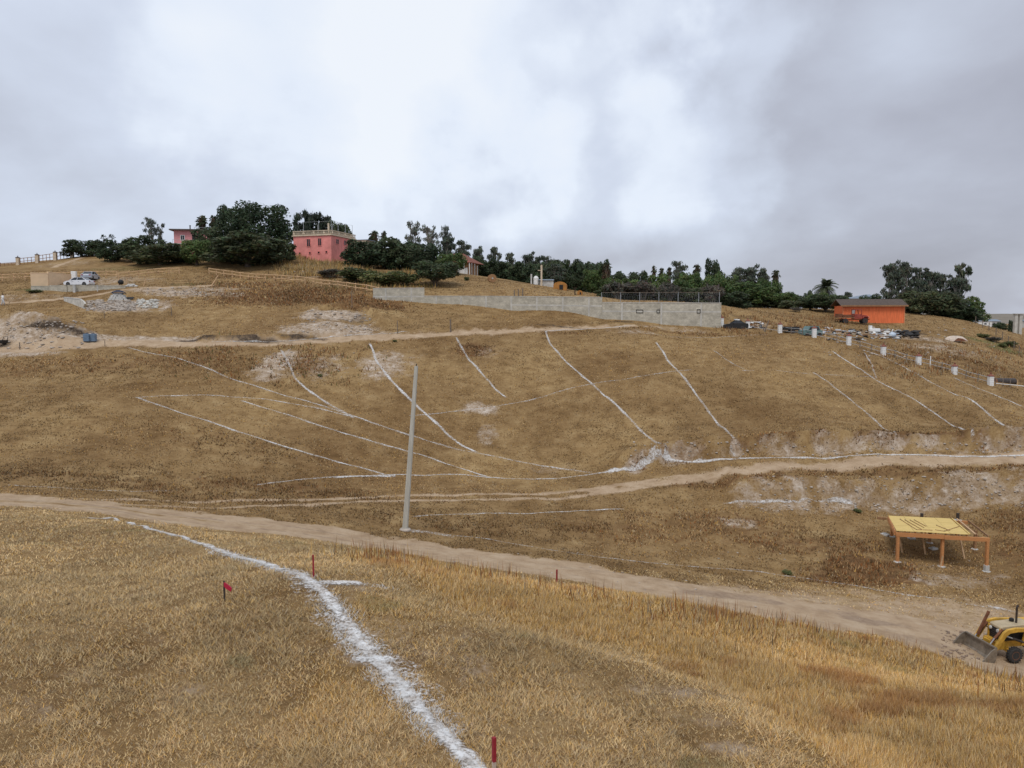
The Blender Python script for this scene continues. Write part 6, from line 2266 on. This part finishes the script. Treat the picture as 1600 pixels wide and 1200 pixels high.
# ------------------------------------------------------------------ trees
def leaf_mat(name, transl=.28):
    """leaf colours from the mesh, with a small shift from tree to tree"""
    m = attr_mat(name, transl=transl, rough=.7, spec=.25, up=.5)
    t = m.node_tree
    at_ = [n_ for n_ in t.nodes if n_.type == 'ATTRIBUTE'][0]
    oi = t.nodes.new('ShaderNodeObjectInfo')
    rp = t.nodes.new('ShaderNodeValToRGB')
    rp.color_ramp.elements[0].color = (.78, .82, .78, 1)
    rp.color_ramp.elements[1].color = (1.25, 1.18, 1.10, 1)
    t.links.new(oi.outputs['Random'], rp.inputs[0])
    mx = t.nodes.new('ShaderNodeMix')
    mx.data_type = 'RGBA'
    mx.blend_type = 'MULTIPLY'
    mx.inputs[0].default_value = 1
    t.links.new(at_.outputs['Color'], mx.inputs[6])
    t.links.new(rp.outputs[0], mx.inputs[7])
    for n_ in t.nodes:
        if n_.type == 'BSDF_PRINCIPLED':
            t.links.new(mx.outputs[2], n_.inputs['Base Color'])
        if n_.type == 'BSDF_TRANSLUCENT':
            t.links.new(mx.outputs[2], n_.inputs[0])
    return m


leaf_m = leaf_mat('foliage')
bark_m = mat('bark', (.11, .085, .065), .95, .35, 6, .4, 16)
bark_pale = mat('pale_bark', (.24, .215, .18), .9, .35, 5, .3, 16)
trng = np.random.default_rng(99)


def unit(n):
    v = trng.normal(size=(n, 3))
    return v / np.linalg.norm(v, axis=1)[:, None]


def leaf_cloud(blobs, n, leaf, base, hue=.25, shell=.5, up=.35, aspect=1.7):
    """blobs: (cx, cy, cz, rx, ry, rz); returns verts, faces, tints of leaf-sized quads spread through them"""
    B = np.array(blobs)
    w = (B[:, 3] * B[:, 4] * B[:, 5]) ** (2 / 3)
    k = trng.choice(len(B), n, p=w / w.sum())
    d = unit(n)
    r_ = shell + (1 - shell) * trng.uniform(0, 1, n) ** .5
    lump = .82 + .36 * vnoise(d[:, 0] * 2.7 + k * 5.1 + 50, d[:, 1] * 2.7 + d[:, 2] * 3.1 + 50, 77)
    c_ = B[k, :3] + d * B[k, 3:] * (r_ * lump)[:, None]
    nrm = d * .7 + unit(n) * .9
    nrm[:, 2] += up
    nrm /= np.linalg.norm(nrm, axis=1)[:, None]
    t = np.cross(nrm, unit(n))
    t /= np.linalg.norm(t, axis=1)[:, None] + 1e-9
    b_ = np.cross(nrm, t)
    s = leaf * trng.uniform(.55, 1.45, n)
    t = t * (s * aspect * .5)[:, None]
    b_ = b_ * (s * .5)[:, None]
    V = np.stack([c_ - t, c_ - b_ * .9, c_ + t, c_ + b_ * .9], 1).reshape(-1, 3)
    tone = trng.uniform(.45, 1.6, len(B))[k] * .45 + trng.uniform(.6, 1.4, n) * .55
    T = np.array(base)[None] * tone[:, None] * (1 + (trng.uniform(-1, 1, (n, 3)) * hue * np.array([1, .5, .6])[None]))
    return V, np.arange(n * 4).reshape(n, 4), np.repeat(np.clip(T, .004, 1), 4, 0)


def mesh_of(o):
    me = o.data
    bpy.data.objects.remove(o)
    return me


def limbs(spec, n=6):
    mb_ = MB()
    for pts_, r0, r1 in spec:
        rr = [r0 + (r1 - r0) * i / (len(pts_) - 1) for i in range(len(pts_))]
        mb_.tube(pts_, rr, n)
    return mb_


PROTO = {}


def proto(kind, var):
    """meshes of one tree kind at unit height and unit width: list of (part name, mesh)"""
    key = (kind, var)
    if key in PROTO:
        return PROTO[key]
    rr = random.Random(hash(kind) % 1000 + var * 17 if False else sum(map(ord, kind)) * 31 + var * 17)
    parts = []

    def crown(blobs, n, leaf, base, name='crown', **k):
        V, F_, T = leaf_cloud(blobs, n, leaf, base, **k)
        parts.append((name, mesh_of(raw_mesh(name, V, F_, leaf_m, tint=T))))

    def trunk(spec, m=bark_m, name='trunk'):
        parts.append((name, mesh_of(limbs(spec).build(name, m))))

    if kind in ('dome', 'bigdome', 'spread', 'green', 'olive'):
        base = {'dome': (.056, .076, .038), 'bigdome': (.044, .066, .034), 'spread': (.056, .076, .036), 'green': (.086, .120, .040), 'olive': (.082, .094, .046)}[kind]
        zlo = {'spread': .22, 'green': .10, 'olive': .04}.get(kind, .03)
        blobs = [(0, 0, .46 + zlo * .4, .38, .38, (.88 - zlo) * .5)]
        nb2 = 22 if kind == 'bigdome' else 14
        for k in range(nb2):
            a = k * 2.4 + rr.uniform(-.3, .3)
            t = (k + .5) / nb2
            z_ = zlo + .12 + (.76 - zlo) * t
            rad = .37 * math.sqrt(max(.05, 1 - ((z_ - zlo - .12) / (1.0 - zlo)) ** 2)) * rr.uniform(.8, 1.1)
            s = rr.uniform(.11, .19) * (0.8 if kind == 'bigdome' else 1)
            blobs.append((math.cos(a) * rad, math.sin(a) * rad, z_, s, s, s * .85))
        crown(blobs, {'bigdome': 10000, 'spread': 5600, 'olive': 4600}.get(kind, 4200), {'bigdome': .024, 'spread': .034}.get(kind, .042), base, shell=.45)
        sp = [([(0, 0, -.12), (.01, 0, .2), (.0, .02, .55)], .05, .02)]
        for k in range(6):
            a = k * 1.05 + rr.random()
            sp.append(([(0, 0, .12 + .03 * k), (math.cos(a) * .16, math.sin(a) * .16, .36), (math.cos(a) * .30, math.sin(a) * .30, .62)], .026, .007))
        trunk(sp)
    elif kind in ('euca', 'thin', 'umbrella'):
        base = {'euca': (.082, .096, .070), 'thin': (.13, .138, .118), 'umbrella': (.095, .105, .07)}[kind]
        blobs, sp = [], []
        nb2 = {'euca': 30, 'thin': 26, 'umbrella': 10}[kind]
        stems = [(0, 0)] if kind == 'umbrella' else [(-.08, .03), (.1, -.04), (.0, .08)]
        for k in range(nb2):
            st = stems[k % len(stems)]
            a = rr.uniform(0, 6.28)
            z_ = (.18 if kind == 'euca' else .34) + (.76 if kind == 'euca' else .6) * ((k + .5) / nb2) ** .85 if kind != 'umbrella' else .62 + .33 * k / nb2
            rad = rr.uniform(.08, .36) * (1.1 - .55 * z_ if kind == 'euca' else 1)
            s = rr.uniform(.07, .155) * (.9 if kind == 'thin' else 1)
            c_ = (st[0] + math.cos(a) * rad, st[1] + math.sin(a) * rad, min(z_ + rr.uniform(-.04, .04), 1 - s * .6))
            blobs.append((*c_, s * 1.2, s * 1.2, s * (.5 if kind != 'umbrella' else .26)))
            sp.append(([(st[0] * .5, st[1] * .5, max(.12, c_[2] - .32)), (st[0] + (c_[0] - st[0]) * .45, st[1] + (c_[1] - st[1]) * .45, c_[2] - .13), c_], .014, .004))
        for st in stems:
            sp.append(([(st[0] * .2, st[1] * .2, -.1), (st[0] * .6, st[1] * .6, .35), (st[0], st[1], .88)], .026, .006))
        crown(blobs, {'euca': 2900, 'thin': 1300, 'umbrella': 1300}[kind], .030 if kind != 'umbrella' else .045, base, shell=.0, aspect=2.4, up=.1)
        trunk(sp, bark_pale)
    elif kind == 'casu':
        blobs = []
        for k in range(11):
            z_ = .2 + .76 * k / 11
            a = k * 2.2
            rad = .26 * (1 - z_) + .10
            rad *= rr.uniform(.5, 1.5)
            blobs.append((math.cos(a) * rad, math.sin(a) * rad, z_ + rr.uniform(-.05, .05), .30 * (1.15 - .6 * z_), .30 * (1.15 - .6 * z_), .09))
        crown(blobs, 1900, .05, (.036, .048, .034), shell=.1, aspect=2.2)
        trunk([([(0, 0, -.1), (0, .01, .5), (0, 0, .97)], .035, .006)])
    elif kind == 'bush':
        blobs = []
        for k in range(11):
            a, rad = k * 2.4, .34 * math.sqrt((k + .5) / 11)
            s = rr.uniform(.14, .24)
            blobs.append((math.cos(a) * rad, math.sin(a) * rad, .30 + rr.uniform(0, .42) * (1 - rad), s, s, s * 1.1))
        crown(blobs, 2000, .055, (.115, .125, .048), shell=.2)
        trunk([([(0, 0, -.15), (.02, 0, .2), (.05 * k, .08 - .06 * k, .55)], .03, .008) for k in range(3)], name='stem')
    elif kind == 'dry':
        blobs = []
        for k in range(9):
            a, rad = k * 2.4, .36 * math.sqrt((k + .5) / 9)
            blobs.append((math.cos(a) * rad, math.sin(a) * rad, .45 + rr.uniform(0, .35), .18, .18, .2))
        crown(blobs, 1100, .045, (.105, .092, .075), shell=.1, aspect=3.0)
        sp = []
        for k in range(16):
            a, rad = k * 2.4, rr.uniform(.1, .45)
            sp.append(([(0, 0, -.1), (math.cos(a) * rad * .4, math.sin(a) * rad * .4, .35), (math.cos(a) * rad, math.sin(a) * rad, rr.uniform(.65, 1.0))], .016, .004))
        trunk(sp, bark_pale, 'twigs')
    elif kind == 'lolly':
        blobs = [(0, 0, .70, .34, .34, .22)] + [(math.cos(k * 1.05) * .26, math.sin(k * 1.05) * .26, .62 + .12 * (k % 3), .2, .2, .13) for k in range(7)]
        crown(blobs, 2200, .055, (.036, .048, .018), shell=.4)
        trunk([([(0, 0, -.08), (.015, 0, .25), (0, 0, .6)], .035, .022)] + [([(0, 0, .36), (math.cos(k * 1.6) * .1, math.sin(k * 1.6) * .1, .5), (math.cos(k * 1.6) * .22, math.sin(k * 1.6) * .22, .66)], .016, .006) for k in range(4)])
    elif kind in ('fan', 'skirt', 'date', 'tuft'):
        # palms: width 1 = crown spread, height 1
        V, F_, T = [], [], []
        nfr = {'fan': 34, 'skirt': 30, 'date': 46, 'tuft': 26}[kind]
        zc = {'fan': .80, 'skirt': .86, 'date': .62, 'tuft': .70}[kind]
        hw = 0.5
        zs = {'fan': .22, 'skirt': .14, 'date': .36, 'tuft': .30}[kind]
        base = {'fan': (.050, .066, .034), 'skirt': (.056, .066, .036), 'date': (.075, .090, .050), 'tuft': (.026, .036, .018)}[kind]
        for k in range(nfr):
            a = k * 2.39996 + rr.uniform(-.2, .2)
            el_ = rr.uniform(-.55, 1.35) if kind != 'date' else rr.uniform(-.75, 1.4)
            L_ = rr.uniform(.85, 1.0)
            dirv = np.array([math.cos(a) * math.cos(el_), math.sin(a) * math.cos(el_), math.sin(el_)])
            side = np.array([-math.sin(a), math.cos(a), 0])
            tone = rr.uniform(.6, 1.5)
            nseg = 6
            ctr = []
            for i in range(nseg + 1):
                t = i / nseg
                p_ = dirv * t * L_
                p_[2] -= (.55 if kind == 'date' else .38) * t ** 2.2 * (1 - .3 * math.sin(el_))
                ctr.append(np.array([p_[0] * hw, p_[1] * hw, zc + p_[2] * zs]))
            if kind in ('fan', 'skirt', 'tuft'):
                # fan blade: petiole then a splayed hand of segments
                h0 = ctr[3]
                for j in range(9):
                    ang = (j - 4) * .30
                    tip = h0 + (ctr[6] - h0) * math.cos(ang) * 1.05 + side * math.sin(ang) * hw * .48 * L_
                    tip[2] -= abs(ang) * .06 * zs
                    q = len(V)
                    wv = side * .022 + np.array([0, 0, .006])
                    V += [h0 - wv * .4, h0 + (tip - h0) * .55 + wv, tip, h0 + (tip - h0) * .55 - wv]
                    F_.append((q, q + 1, q + 2, q + 3))
                    T += [np.array(base) * tone * rr.uniform(.8, 1.25)] * 4
                q = len(V)
                V += [ctr[0] - side * .012, ctr[0] + side * .012, h0 + side * .008, h0 - side * .008]
                F_.append((q, q + 1, q + 2, q + 3))
                T += [np.array(base) * tone] * 4
            else:
                for i in range(1, nseg * 3):
                    t = i / (nseg * 3)
                    j = min(int(t * nseg), nseg - 1)
                    c0 = ctr[j] + (ctr[j + 1] - ctr[j]) * (t * nseg - j)
                    fwd_ = ctr[j + 1] - ctr[j]
                    fwd_ = fwd_ / (np.linalg.norm(fwd_) + 1e-9)
                    for s_ in (-1, 1):
                        tip = c0 + (side * s_ * .11 + fwd_ * .08) * (1.1 - .5 * t) + np.array([0, 0, -.02])
                        q = len(V)
                        V += [c0 - fwd_ * .010, c0 + fwd_ * .012, tip, tip - fwd_ * .008]
                        F_.append((q, q + 1, q + 2, q + 3))
                        T += [np.array(base) * tone * rr.uniform(.8, 1.25)] * 4
        parts.append(('crown', mesh_of(raw_mesh('crown', V, F_, leaf_m, tint=np.array(T)))))
        if kind in ('fan', 'skirt'):
            z0_ = .45 if kind == 'skirt' else .60
            V2, F2, T2 = leaf_cloud([(0, 0, (zc + z0_) / 2, .24 if kind == 'skirt' else .20, .24 if kind == 'skirt' else .20, (zc - z0_) / 2 + .05)], 700, .06, (.145, .105, .070), shell=.5, up=-1.0, aspect=2.5)
            parts.append(('dead_skirt', mesh_of(raw_mesh('dead_skirt', V2, F2, leaf_m, tint=T2))))
        tr_ = {'fan': .05, 'skirt': .07, 'date': .065, 'tuft': .05}[kind]
        trunk([([(0, 0, -.1), (.01, 0, zc * .5), (0, 0, zc)], tr_ * 1.2, tr_)], bark_m)
    PROTO[key] = parts
    return parts


TREES = 0


def tree(kind, px, top, wpx, Y, label, group=None, cat='tree', name=None, var=None, zsink=.15, hmin=1.0):
    """a tree whose crown is wpx photo pixels wide, reaching up to photo row `top`, standing at depth Y"""
    global TREES
    TREES += 1
    v = (TREES % 3) if var is None else var
    b = foot(px, Y, -zsink)
    h = max(at(px, top, Y).z - b.z, hmin)
    w = wpx * Y / FPX * (1.16 if kind in ('dome', 'green', 'olive', 'bush', 'euca') else 1.06)
    nm_ = name or {'dome': 'evergreen_tree', 'bigdome': 'evergreen_tree', 'spread': 'spreading_tree', 'green': 'leafy_tree', 'olive': 'olive_tree', 'euca': 'eucalyptus_tree', 'thin': 'eucalyptus_tree', 'umbrella': 'eucalyptus_tree',
                   'casu': 'casuarina_tree', 'bush': 'green_shrub', 'dry': 'dry_shrub', 'lolly': 'lollipop_tree', 'fan': 'fan_palm', 'skirt': 'fan_palm', 'date': 'date_palm', 'tuft': 'tufted_palm'}[kind]
    o = thing(nm_, label, cat, b, trng.uniform(0, 6.28), group)
    o.scale = (w, w, h)
    for (pn, me) in proto(kind, v):
        c_ = bpy.data.objects.new(pn, me)
        col.objects.link(c_)
        c_.parent = o
    return o


# left end of the hill
tree('dome', 137, 373, 50, 172, 'low rounded evergreen at the end of the skyline fence')
tree('dome', 160, 374, 22, 174, 'narrow evergreen filling the gap beside the low rounded one')
tree('dome', 182, 374, 38, 164, 'dark evergreen carrying two tufted palms behind its crown')
for px, tp_ in ((172, 361), (184.5, 359.5)):
    tree('tuft', px, tp_, 15, 168, 'spiky tufted palm rising behind a dark evergreen near the skyline fence', 'pair of tufted palms')
tree('dome', 205, 373, 18, 172, 'small evergreen between the tufted palms and the large evergreens')
tree('dome', 230, 368, 62, 164, 'broad dark evergreen left of the pale pink house')
tree('olive', 258, 378, 92, 154, 'wide dull olive green tree below the pale pink house')
tree('dome', 285, 385, 40, 156, 'low dark tree in front of the pale pink house corner')
tree('thin', 244, 339, 30, 180, 'sparse grey eucalyptus, the taller of two above the evergreens')
tree('thin', 260, 346, 17, 180, 'sparse grey eucalyptus, the shorter of two above the evergreens')
tree('green', 314, 371, 46, 152, 'bright green leafy tree beside the pale pink house')
tree('dome', 333, 352, 46, 166, 'dark evergreen right of the pale pink house')
for px, tp_, w_ in ((324, 331, 22), (342, 332, 18)):
    tree('fan', px, tp_, w_, 182, 'fan palm behind the pale pink house roof', 'palms by the pale pink house')
tree('fan', 358, 313, 18, 186, 'lone fan palm standing over the left shoulder of the largest evergreen')
tree('bigdome', 372, 318, 62, 178, 'tall dark evergreen left of the largest evergreen')
tree('bigdome', 414, 311, 112, 170, 'largest dark domed evergreen on the hilltop beside the rose house')
tree('olive', 392, 360, 112, 152, 'wide olive green tree in front of the largest evergreen')
tree('olive', 438, 370, 52, 156, 'dull green tree against the left wall of the rose house')
tree('dome', 352, 372, 40, 158, 'small dark tree between the leafy tree and the olive tree')
# behind the rose house
for (px, tp_, w_), lab_ in zip(((470, 330, 16), (483, 325, 16), (494, 327, 20), (505, 330, 20), (515, 334, 22)), ('feathery casuarina touching the largest evergreen behind the rose house', 'tallest feathery casuarina behind the rose house balustrade', 'feathery casuarina next to the tallest one behind the rose house', 'feathery casuarina straight behind the rose house chimney', 'shortest feathery casuarina, beside the round tree behind the rose house')):
    tree('casu', px, tp_, w_ * 1.35, 196, lab_, 'casuarinas behind the rose house')
tree('dome', 535, 342, 42, 190, 'dark round tree behind the right corner of the rose house')
tree('fan', 588, 356, 22, 188, 'larger fan palm of the pair right of the rose house')
tree('fan', 603, 355.5, 13, 194, 'slimmer fan palm of the pair right of the rose house')
# right of the rose house
tree('dome', 572, 372, 62, 158, 'dark evergreen touching the right wall of the rose house')
tree('dome', 607, 369, 66, 162, 'dark evergreen below the pair of fan palms')
tree('dome', 636, 377, 50, 160, 'dark evergreen between the palms and the grey eucalyptuses')
tree('bush', 560, 415, 62, 134, 'tall green shrub below the rose house door', cat='shrub')
tree('bush', 604, 416, 66, 131, 'wide green shrub above the low end of the block wall', cat='shrub')
tree('bush', 632, 419, 44, 132, 'green shrub beside the large round spreading tree', cat='shrub')
tree('dry', 520, 420, 46, 139, 'grey dead shrub on the slope below the rose house', cat='shrub')
for (px, tp_, w_), lab_ in zip(((648, 345, 36), (672, 347, 40), (697, 349, 26)), ('sparse grey eucalyptus nearest the rose house palms', 'sparse grey eucalyptus in the middle of the three on the ridge', 'sparse grey eucalyptus next to the dark eucalyptus on the ridge')):
    tree('thin', px, tp_, w_, 188, lab_, 'grey eucalyptuses on the ridge')
tree('euca', 700, 366, 40, 182, 'dark eucalyptus at the right end of the grey eucalyptuses')
tree('dome', 660, 376, 64, 166, 'dark round tree under the grey eucalyptuses')
tree('green', 706, 393, 46, 152, 'round green tree beside the red roofed house')
tree('spread', 682, 405, 74, 133, 'large round dark tree with short trunk just above the block wall')
# the ridge row
for (px, tp_, w_), lab_ in zip(((724, 374, 38), (748, 383, 26), (773, 382, 24), (796, 393, 26), (826, 392, 30), (838, 398, 24), (852, 398, 38)), ('dark eucalyptus straight behind the red roofed house', 'dark eucalyptus rising above the enclosure posts', 'slim dark eucalyptus on the ridge above the cable drum', 'dark eucalyptus on the ridge between the cable drum and the pump house', 'forked dark eucalyptus left of the cream mast', 'narrow dark eucalyptus touching the cream mast', 'dark eucalyptus right of the cream mast on the ridge')):
    tree('euca', px, tp_, w_, 192, lab_, 'eucalyptus row along the ridge')
for (px, tp_, w_), lab_ in zip(((745, 405, 44), (768, 406, 46), (790, 412, 40)), ('green leafy tree right behind the enclosure posts', 'green leafy tree of the hedge above the cable drum', 'green leafy tree of the hedge end towards the pump house')):
    tree('green', px, tp_, w_, 178, lab_, 'green hedge trees')
for (px, tp_, w_), lab_ in zip(((812, 415, 40), (832, 412, 44), (860, 406, 50), (884, 405, 46), (905, 404, 46), (926, 407, 36)), ('dense dark tree in the belt left of the pump house stub column', 'dense dark tree in the belt straight behind the cream mast', 'dense dark tree in the belt right of the pump house roof', 'dense dark tree in the belt above the round topped orange hut', 'dense dark tree in the belt above the lollipop tree', 'dense dark tree in the belt left of the bright green tree')):
    tree('dome', px, tp_, w_, 182, lab_, 'dark belt of trees')
for px, tp_, lab_ in ((742, 398, 'dark tree filling the gap behind the enclosure posts'), (776, 404, 'dark tree filling the gap above the hedge'), (801, 408, 'dark tree low between the ridge eucalyptuses'), (818, 406, 'dark tree beside the stub column of the pump house'), (873, 404, 'dark tree standing high over the orange hut'), (916, 408, 'dark tree standing over the bright green tree'), (962, 421, 'dark tree behind the first of the small palms'), (994, 423, 'dark tree behind the last of the small palms'), (1025, 424, 'dark tree under the three slim palms'), (1073, 420, 'dark tree left of the brown skirted palm'), (1132, 424, 'dark tree right of the dense upright tree'), (1196, 432, 'dark tree just left of the tall skirted palm trunk'), (1226, 458, 'dark tree right of the tall skirted palm trunk'), (1272, 457, 'dark tree left of the date palm trunk'), (1303, 459, 'dark tree right of the date palm trunk')):
    tree('dome' if px < 1000 else 'green', px, tp_, 38, 170 if px < 1100 else 152, lab_)
tree('dome', 938, 402, 30, 188, 'dark round tree standing highest at the right end of the belt')
tree('euca', 868, 410, 42, 158, 'dark tree with a slim bare trunk behind the long wall')
tree('lolly', 897.5, 431, 27, 128, 'small round headed tree with slim trunk just behind the long wall')
tree('green', 926, 417, 36, 160, 'bright green leafy tree beside the thick fan palm')
tree('skirt', 945, 407, 22, 158, 'thick fan palm with dry skirt beside the bright green tree')
for px, tp_, w_ in ((968, 422, 20), (986, 421, 20), (1003, 418, 15)):
    tree('fan', px, tp_, w_, 176, 'small fan palm among the trees behind the pipe fence', 'small palms behind the pipe fence')
for px, tp_, w_ in ((1019, 411.5, 11), (1031, 415, 12), (1043, 414, 12)):
    tree('skirt', px, tp_, w_, 180, 'slim fan palm with dry skirt in the line of three on the skyline', 'three slim skyline palms')
tree('euca', 1056, 406, 34, 176, 'rounded dusty green tree between the slim skyline palms and the skirted palm')
tree('skirt', 1085.5, 409, 16, 172, 'fan palm with wide brown skirt next to a dense dark tree')
tree('dome', 1111, 401, 30, 168, 'dense dark upright tree next to the brown skirted palm')
for (px, tp_, w_), lab_ in zip(((955, 432, 36), (980, 433, 40), (1030, 440, 36), (1068, 434, 44), (1092, 430, 40)), ('mid green tree below the thick skirted palm', 'mid green tree below the small palms behind the pipe fence', 'mid green tree below the three slim skyline palms', 'mid green tree below the brown skirted palm', 'mid green tree below the dense dark upright tree')):
    tree('green', px, tp_, w_, 134, lab_, 'tangle behind the pipe fence')
for (px, tp_, w_), lab_ in zip(((965, 438, 52), (1003, 437, 48), (1042, 440, 40), (1110, 442, 44)), ('grey leafless shrub over the first pipe fence bay from the long wall', 'grey leafless shrub over the third pipe fence bay from the long wall', 'grey leafless shrub over the fourth pipe fence bay from the long wall', 'grey leafless shrub over the last pipe fence bay by the wall end')):
    tree('dry', px, tp_, w_, 127, lab_, 'grey shrubs behind the pipe fence', 'shrub')
for (px, tp_, w_), lab_ in zip(((950, 447, 40), (1020, 446, 50), (1075, 446, 56), (1050, 452, 40), (985, 450, 40)), ('low dull bush behind the first pipe fence bay from the long wall', 'low dull bush behind the third pipe fence bay from the long wall', 'low dull bush behind the fifth pipe fence bay from the long wall', 'low dull bush behind the fourth pipe fence bay from the long wall', 'low dull bush behind the second pipe fence bay from the long wall')):
    tree('olive', px, tp_, w_, 129, lab_, 'low bushes behind the pipe fence', 'bush')
tree('green', 1120, 430, 44, 148, 'leafy green tree behind the right end of the pipe fence')
for (px, tp_, w_), lab_ in zip(((1148, 416, 34), (1168, 412.5, 40), (1186, 415, 30)), ('dark eucalyptus crown right of the dense dark upright tree', 'tallest dark eucalyptus crown left of the tall skirted palm', 'dark eucalyptus crown almost touching the tall skirted palm')):
    tree('euca', px, tp_, w_, 176, lab_, 'eucalyptuses by the tall palm')
tree('green', 1158, 437, 56, 146, 'bright green bushy tree right of the block wall end')
tree('green', 1182, 445, 58, 146, 'green bushy tree at the foot of the tall skirted palm')
tree('dome', 1140, 455, 52, 128, 'dark bush behind the right end of the tall block wall')
tree('green', 1216, 455, 50, 150, 'low green tree right of the tall skirted palm')
for px, lab_ in ((1163, 'low bush under the bright green bushy tree'), (1186, 'low bush under the green tree by the tall palm'), (1210, 'low bush at the trunk of the tall skirted palm')):
    tree('olive', px, 468, 40, 146, lab_, cat='bush')
tree('skirt', 1207.5, 418.5, 17, 152, 'tall fan palm with long dry skirt standing clear on the skyline')
tree('dome', 1240, 461, 34, 152, 'small dark tree between the tall palm and the date palm')
tree('dome', 1259, 452.5, 18, 175, 'small dark round tree top showing left of the date palm')
tree('olive', 1232, 468, 36, 140, 'low dark bush on the grass left of the date palm')
tree('date', 1285.5, 424, 46, 156, 'date palm with full feathery crown standing alone')
tree('spread', 1287, 459, 64, 138, 'flat topped dark tree with several trunks under the date palm')
tree('spread', 1262, 464, 44, 140, 'dark bushy tree at the left of the flat topped tree')
tree('euca', 1320, 453.5, 26, 190, 'distant dark tree top left of the blue roofed house')
tree('dome', 1358, 458.5, 36, 165, 'rounded dark tree between the blue roof and the eucalyptus grove')
# grove right of the orange shed
for (px, tp_, w_), lab_ in zip(((1386, 406, 36), (1408, 405, 44), (1428, 416, 40), (1448, 418, 40), (1464, 424, 34)), ('eucalyptus at the end of the grove that stands behind the shed roof', 'tallest open eucalyptus of the grove, beside the shed roof end', 'middle eucalyptus of the grove right of the orange shed', 'eucalyptus between the middle of the grove and the lower right one', 'shorter eucalyptus of the grove next to the umbrella crowned one')):
    tree('euca', px, tp_, w_, 150, lab_, 'eucalyptus grove')
tree('umbrella', 1496, 406.5, 32, 150, 'eucalyptus with separate umbrella crown leaning out of the grove')
tree('euca', 1488, 428, 44, 148, 'lower eucalyptus under the umbrella crowned one')
for (px, tp_, w_), lab_ in zip(((1428, 452, 60), (1455, 455, 64), (1478, 462, 50)), ('dark undergrowth tree touching the right wall of the orange shed', 'dark undergrowth tree under the middle of the eucalyptus grove', 'dark undergrowth tree under the umbrella crowned eucalyptus')):
    tree('olive', px, tp_, w_, 142, lab_, 'undergrowth of the grove')
tree('green', 1504, 463, 52, 150, 'dense green round tree at the right end of the grove')
tree('dome', 1490, 480, 62, 142, 'dark low tree in front of the green tree at the grove end')
# shrubs on the right shoulder
tree('dome', 1557, 503, 23, 140, 'round dark green bush beside the wire fence', cat='bush')
tree('dome', 1575, 499, 9, 158, 'small dark bush against the concrete gateway', cat='bush')
tree('dry', 1550, 531, 22, 120, 'grey purple dry shrub on the slope under the wire fence', cat='shrub')
tree('bush', 1575, 537, 22, 119, 'yellow green shrub under the wire fence', cat='shrub')
tree('bush', 1532, 530, 18, 122, 'low green shrub near the upturned boat', cat='shrub')
tree('bush', 1563, 546, 12, 117, 'small bright green shrub beside the yellow green one', cat='shrub')
tree('bush', 730, 437, 8, 141, 'small spiky plant on the grass near the cable drum', cat='plant')
tree('dry', 1240, 487, 18, 134, 'small dead bush on the grass right of the wreck', cat='shrub')
tree('bush', 62, 451, 22, 125, 'green weeds growing at the foot of the tan wall', cat='weeds', hmin=.7)
for px, py in ((1230, 897), (1340, 800), (617, 534), (500, 588)):
    b = gv(px, py, 44)
    o = thing('small_weed', 'small dark green weed tuft on the bare ground', 'weed', b - Vector((0, 0, .05)), 0, 'weed tufts')
    o.scale = (.7, .7, .4)
    for (pn, me) in proto('bush', 1):
        c_ = bpy.data.objects.new(pn, me)
        col.objects.link(c_)
        c_.parent = o

# far low hills at the horizon and the air between
for k, (y_, h_, sd) in enumerate(((1500, 16, 5), (2600, 34, 6))):
    n = 160
    xs = np.linspace(-.15, 1.5, n) * y_
    V, F_ = [], []
    for i, x in enumerate(xs):
        hh = h_ * (.45 + .8 * float(fbm(x, 0, y_ * .16, sd + 40, 4)))
        for (dy, z_) in ((-260, 0), (-120, hh * .62), (0, hh), (260, 0)):
            V.append((x, y_ + dy, 11 + z_))
    for i in range(n - 1):
        for j in range(3):
            F_.append((i * 4 + j, i * 4 + 4 + j, i * 4 + 5 + j, i * 4 + 1 + j))
    tag(raw_mesh('far_hills', V, F_, mat('far_hill', (.20, .17, .13), .95, .25, .01), smooth=True), kind='structure')
# scattered far houses on the plain seen past the shoulder
for k, (px, Y, w_, h_) in enumerate(((1530, 420, 7, 3.2), (1541, 460, 9, 3.5), (1548, 520, 6, 4.5), (1597, 600, 10, 4))):
    b = foot(px, Y)
    b.z = at(px, 505, Y).z - h_ * .6
    b.z = min(b.z, Z(b.x, b.y))
    o = thing('far_house', 'small distant house on the plain past the wire fence', 'house', b, R(8 * k), 'distant houses')
    zt = max(at(px, 502, Y).z - b.z, h_)
    MB().box((0, 0, zt / 2), (w_, w_ * .8, zt)).build('wall', concrete_l if k % 2 else white_m, o)
    MB().add([(-w_ * .55, -w_ * .45, zt), (w_ * .55, -w_ * .45, zt), (w_ * .55, w_ * .45, zt), (-w_ * .55, w_ * .45, zt), (-w_ * .5, 0, zt + 1.2), (w_ * .5, 0, zt + 1.2)], [(0, 1, 5, 4), (1, 2, 5), (2, 3, 4, 5), (3, 0, 4), (3, 2, 1, 0)]).build('roof', roof_blue, o)
    window(o, 0, -w_ * .4, zt - 1.3, 1.2, 1.0, 'F', white_m)
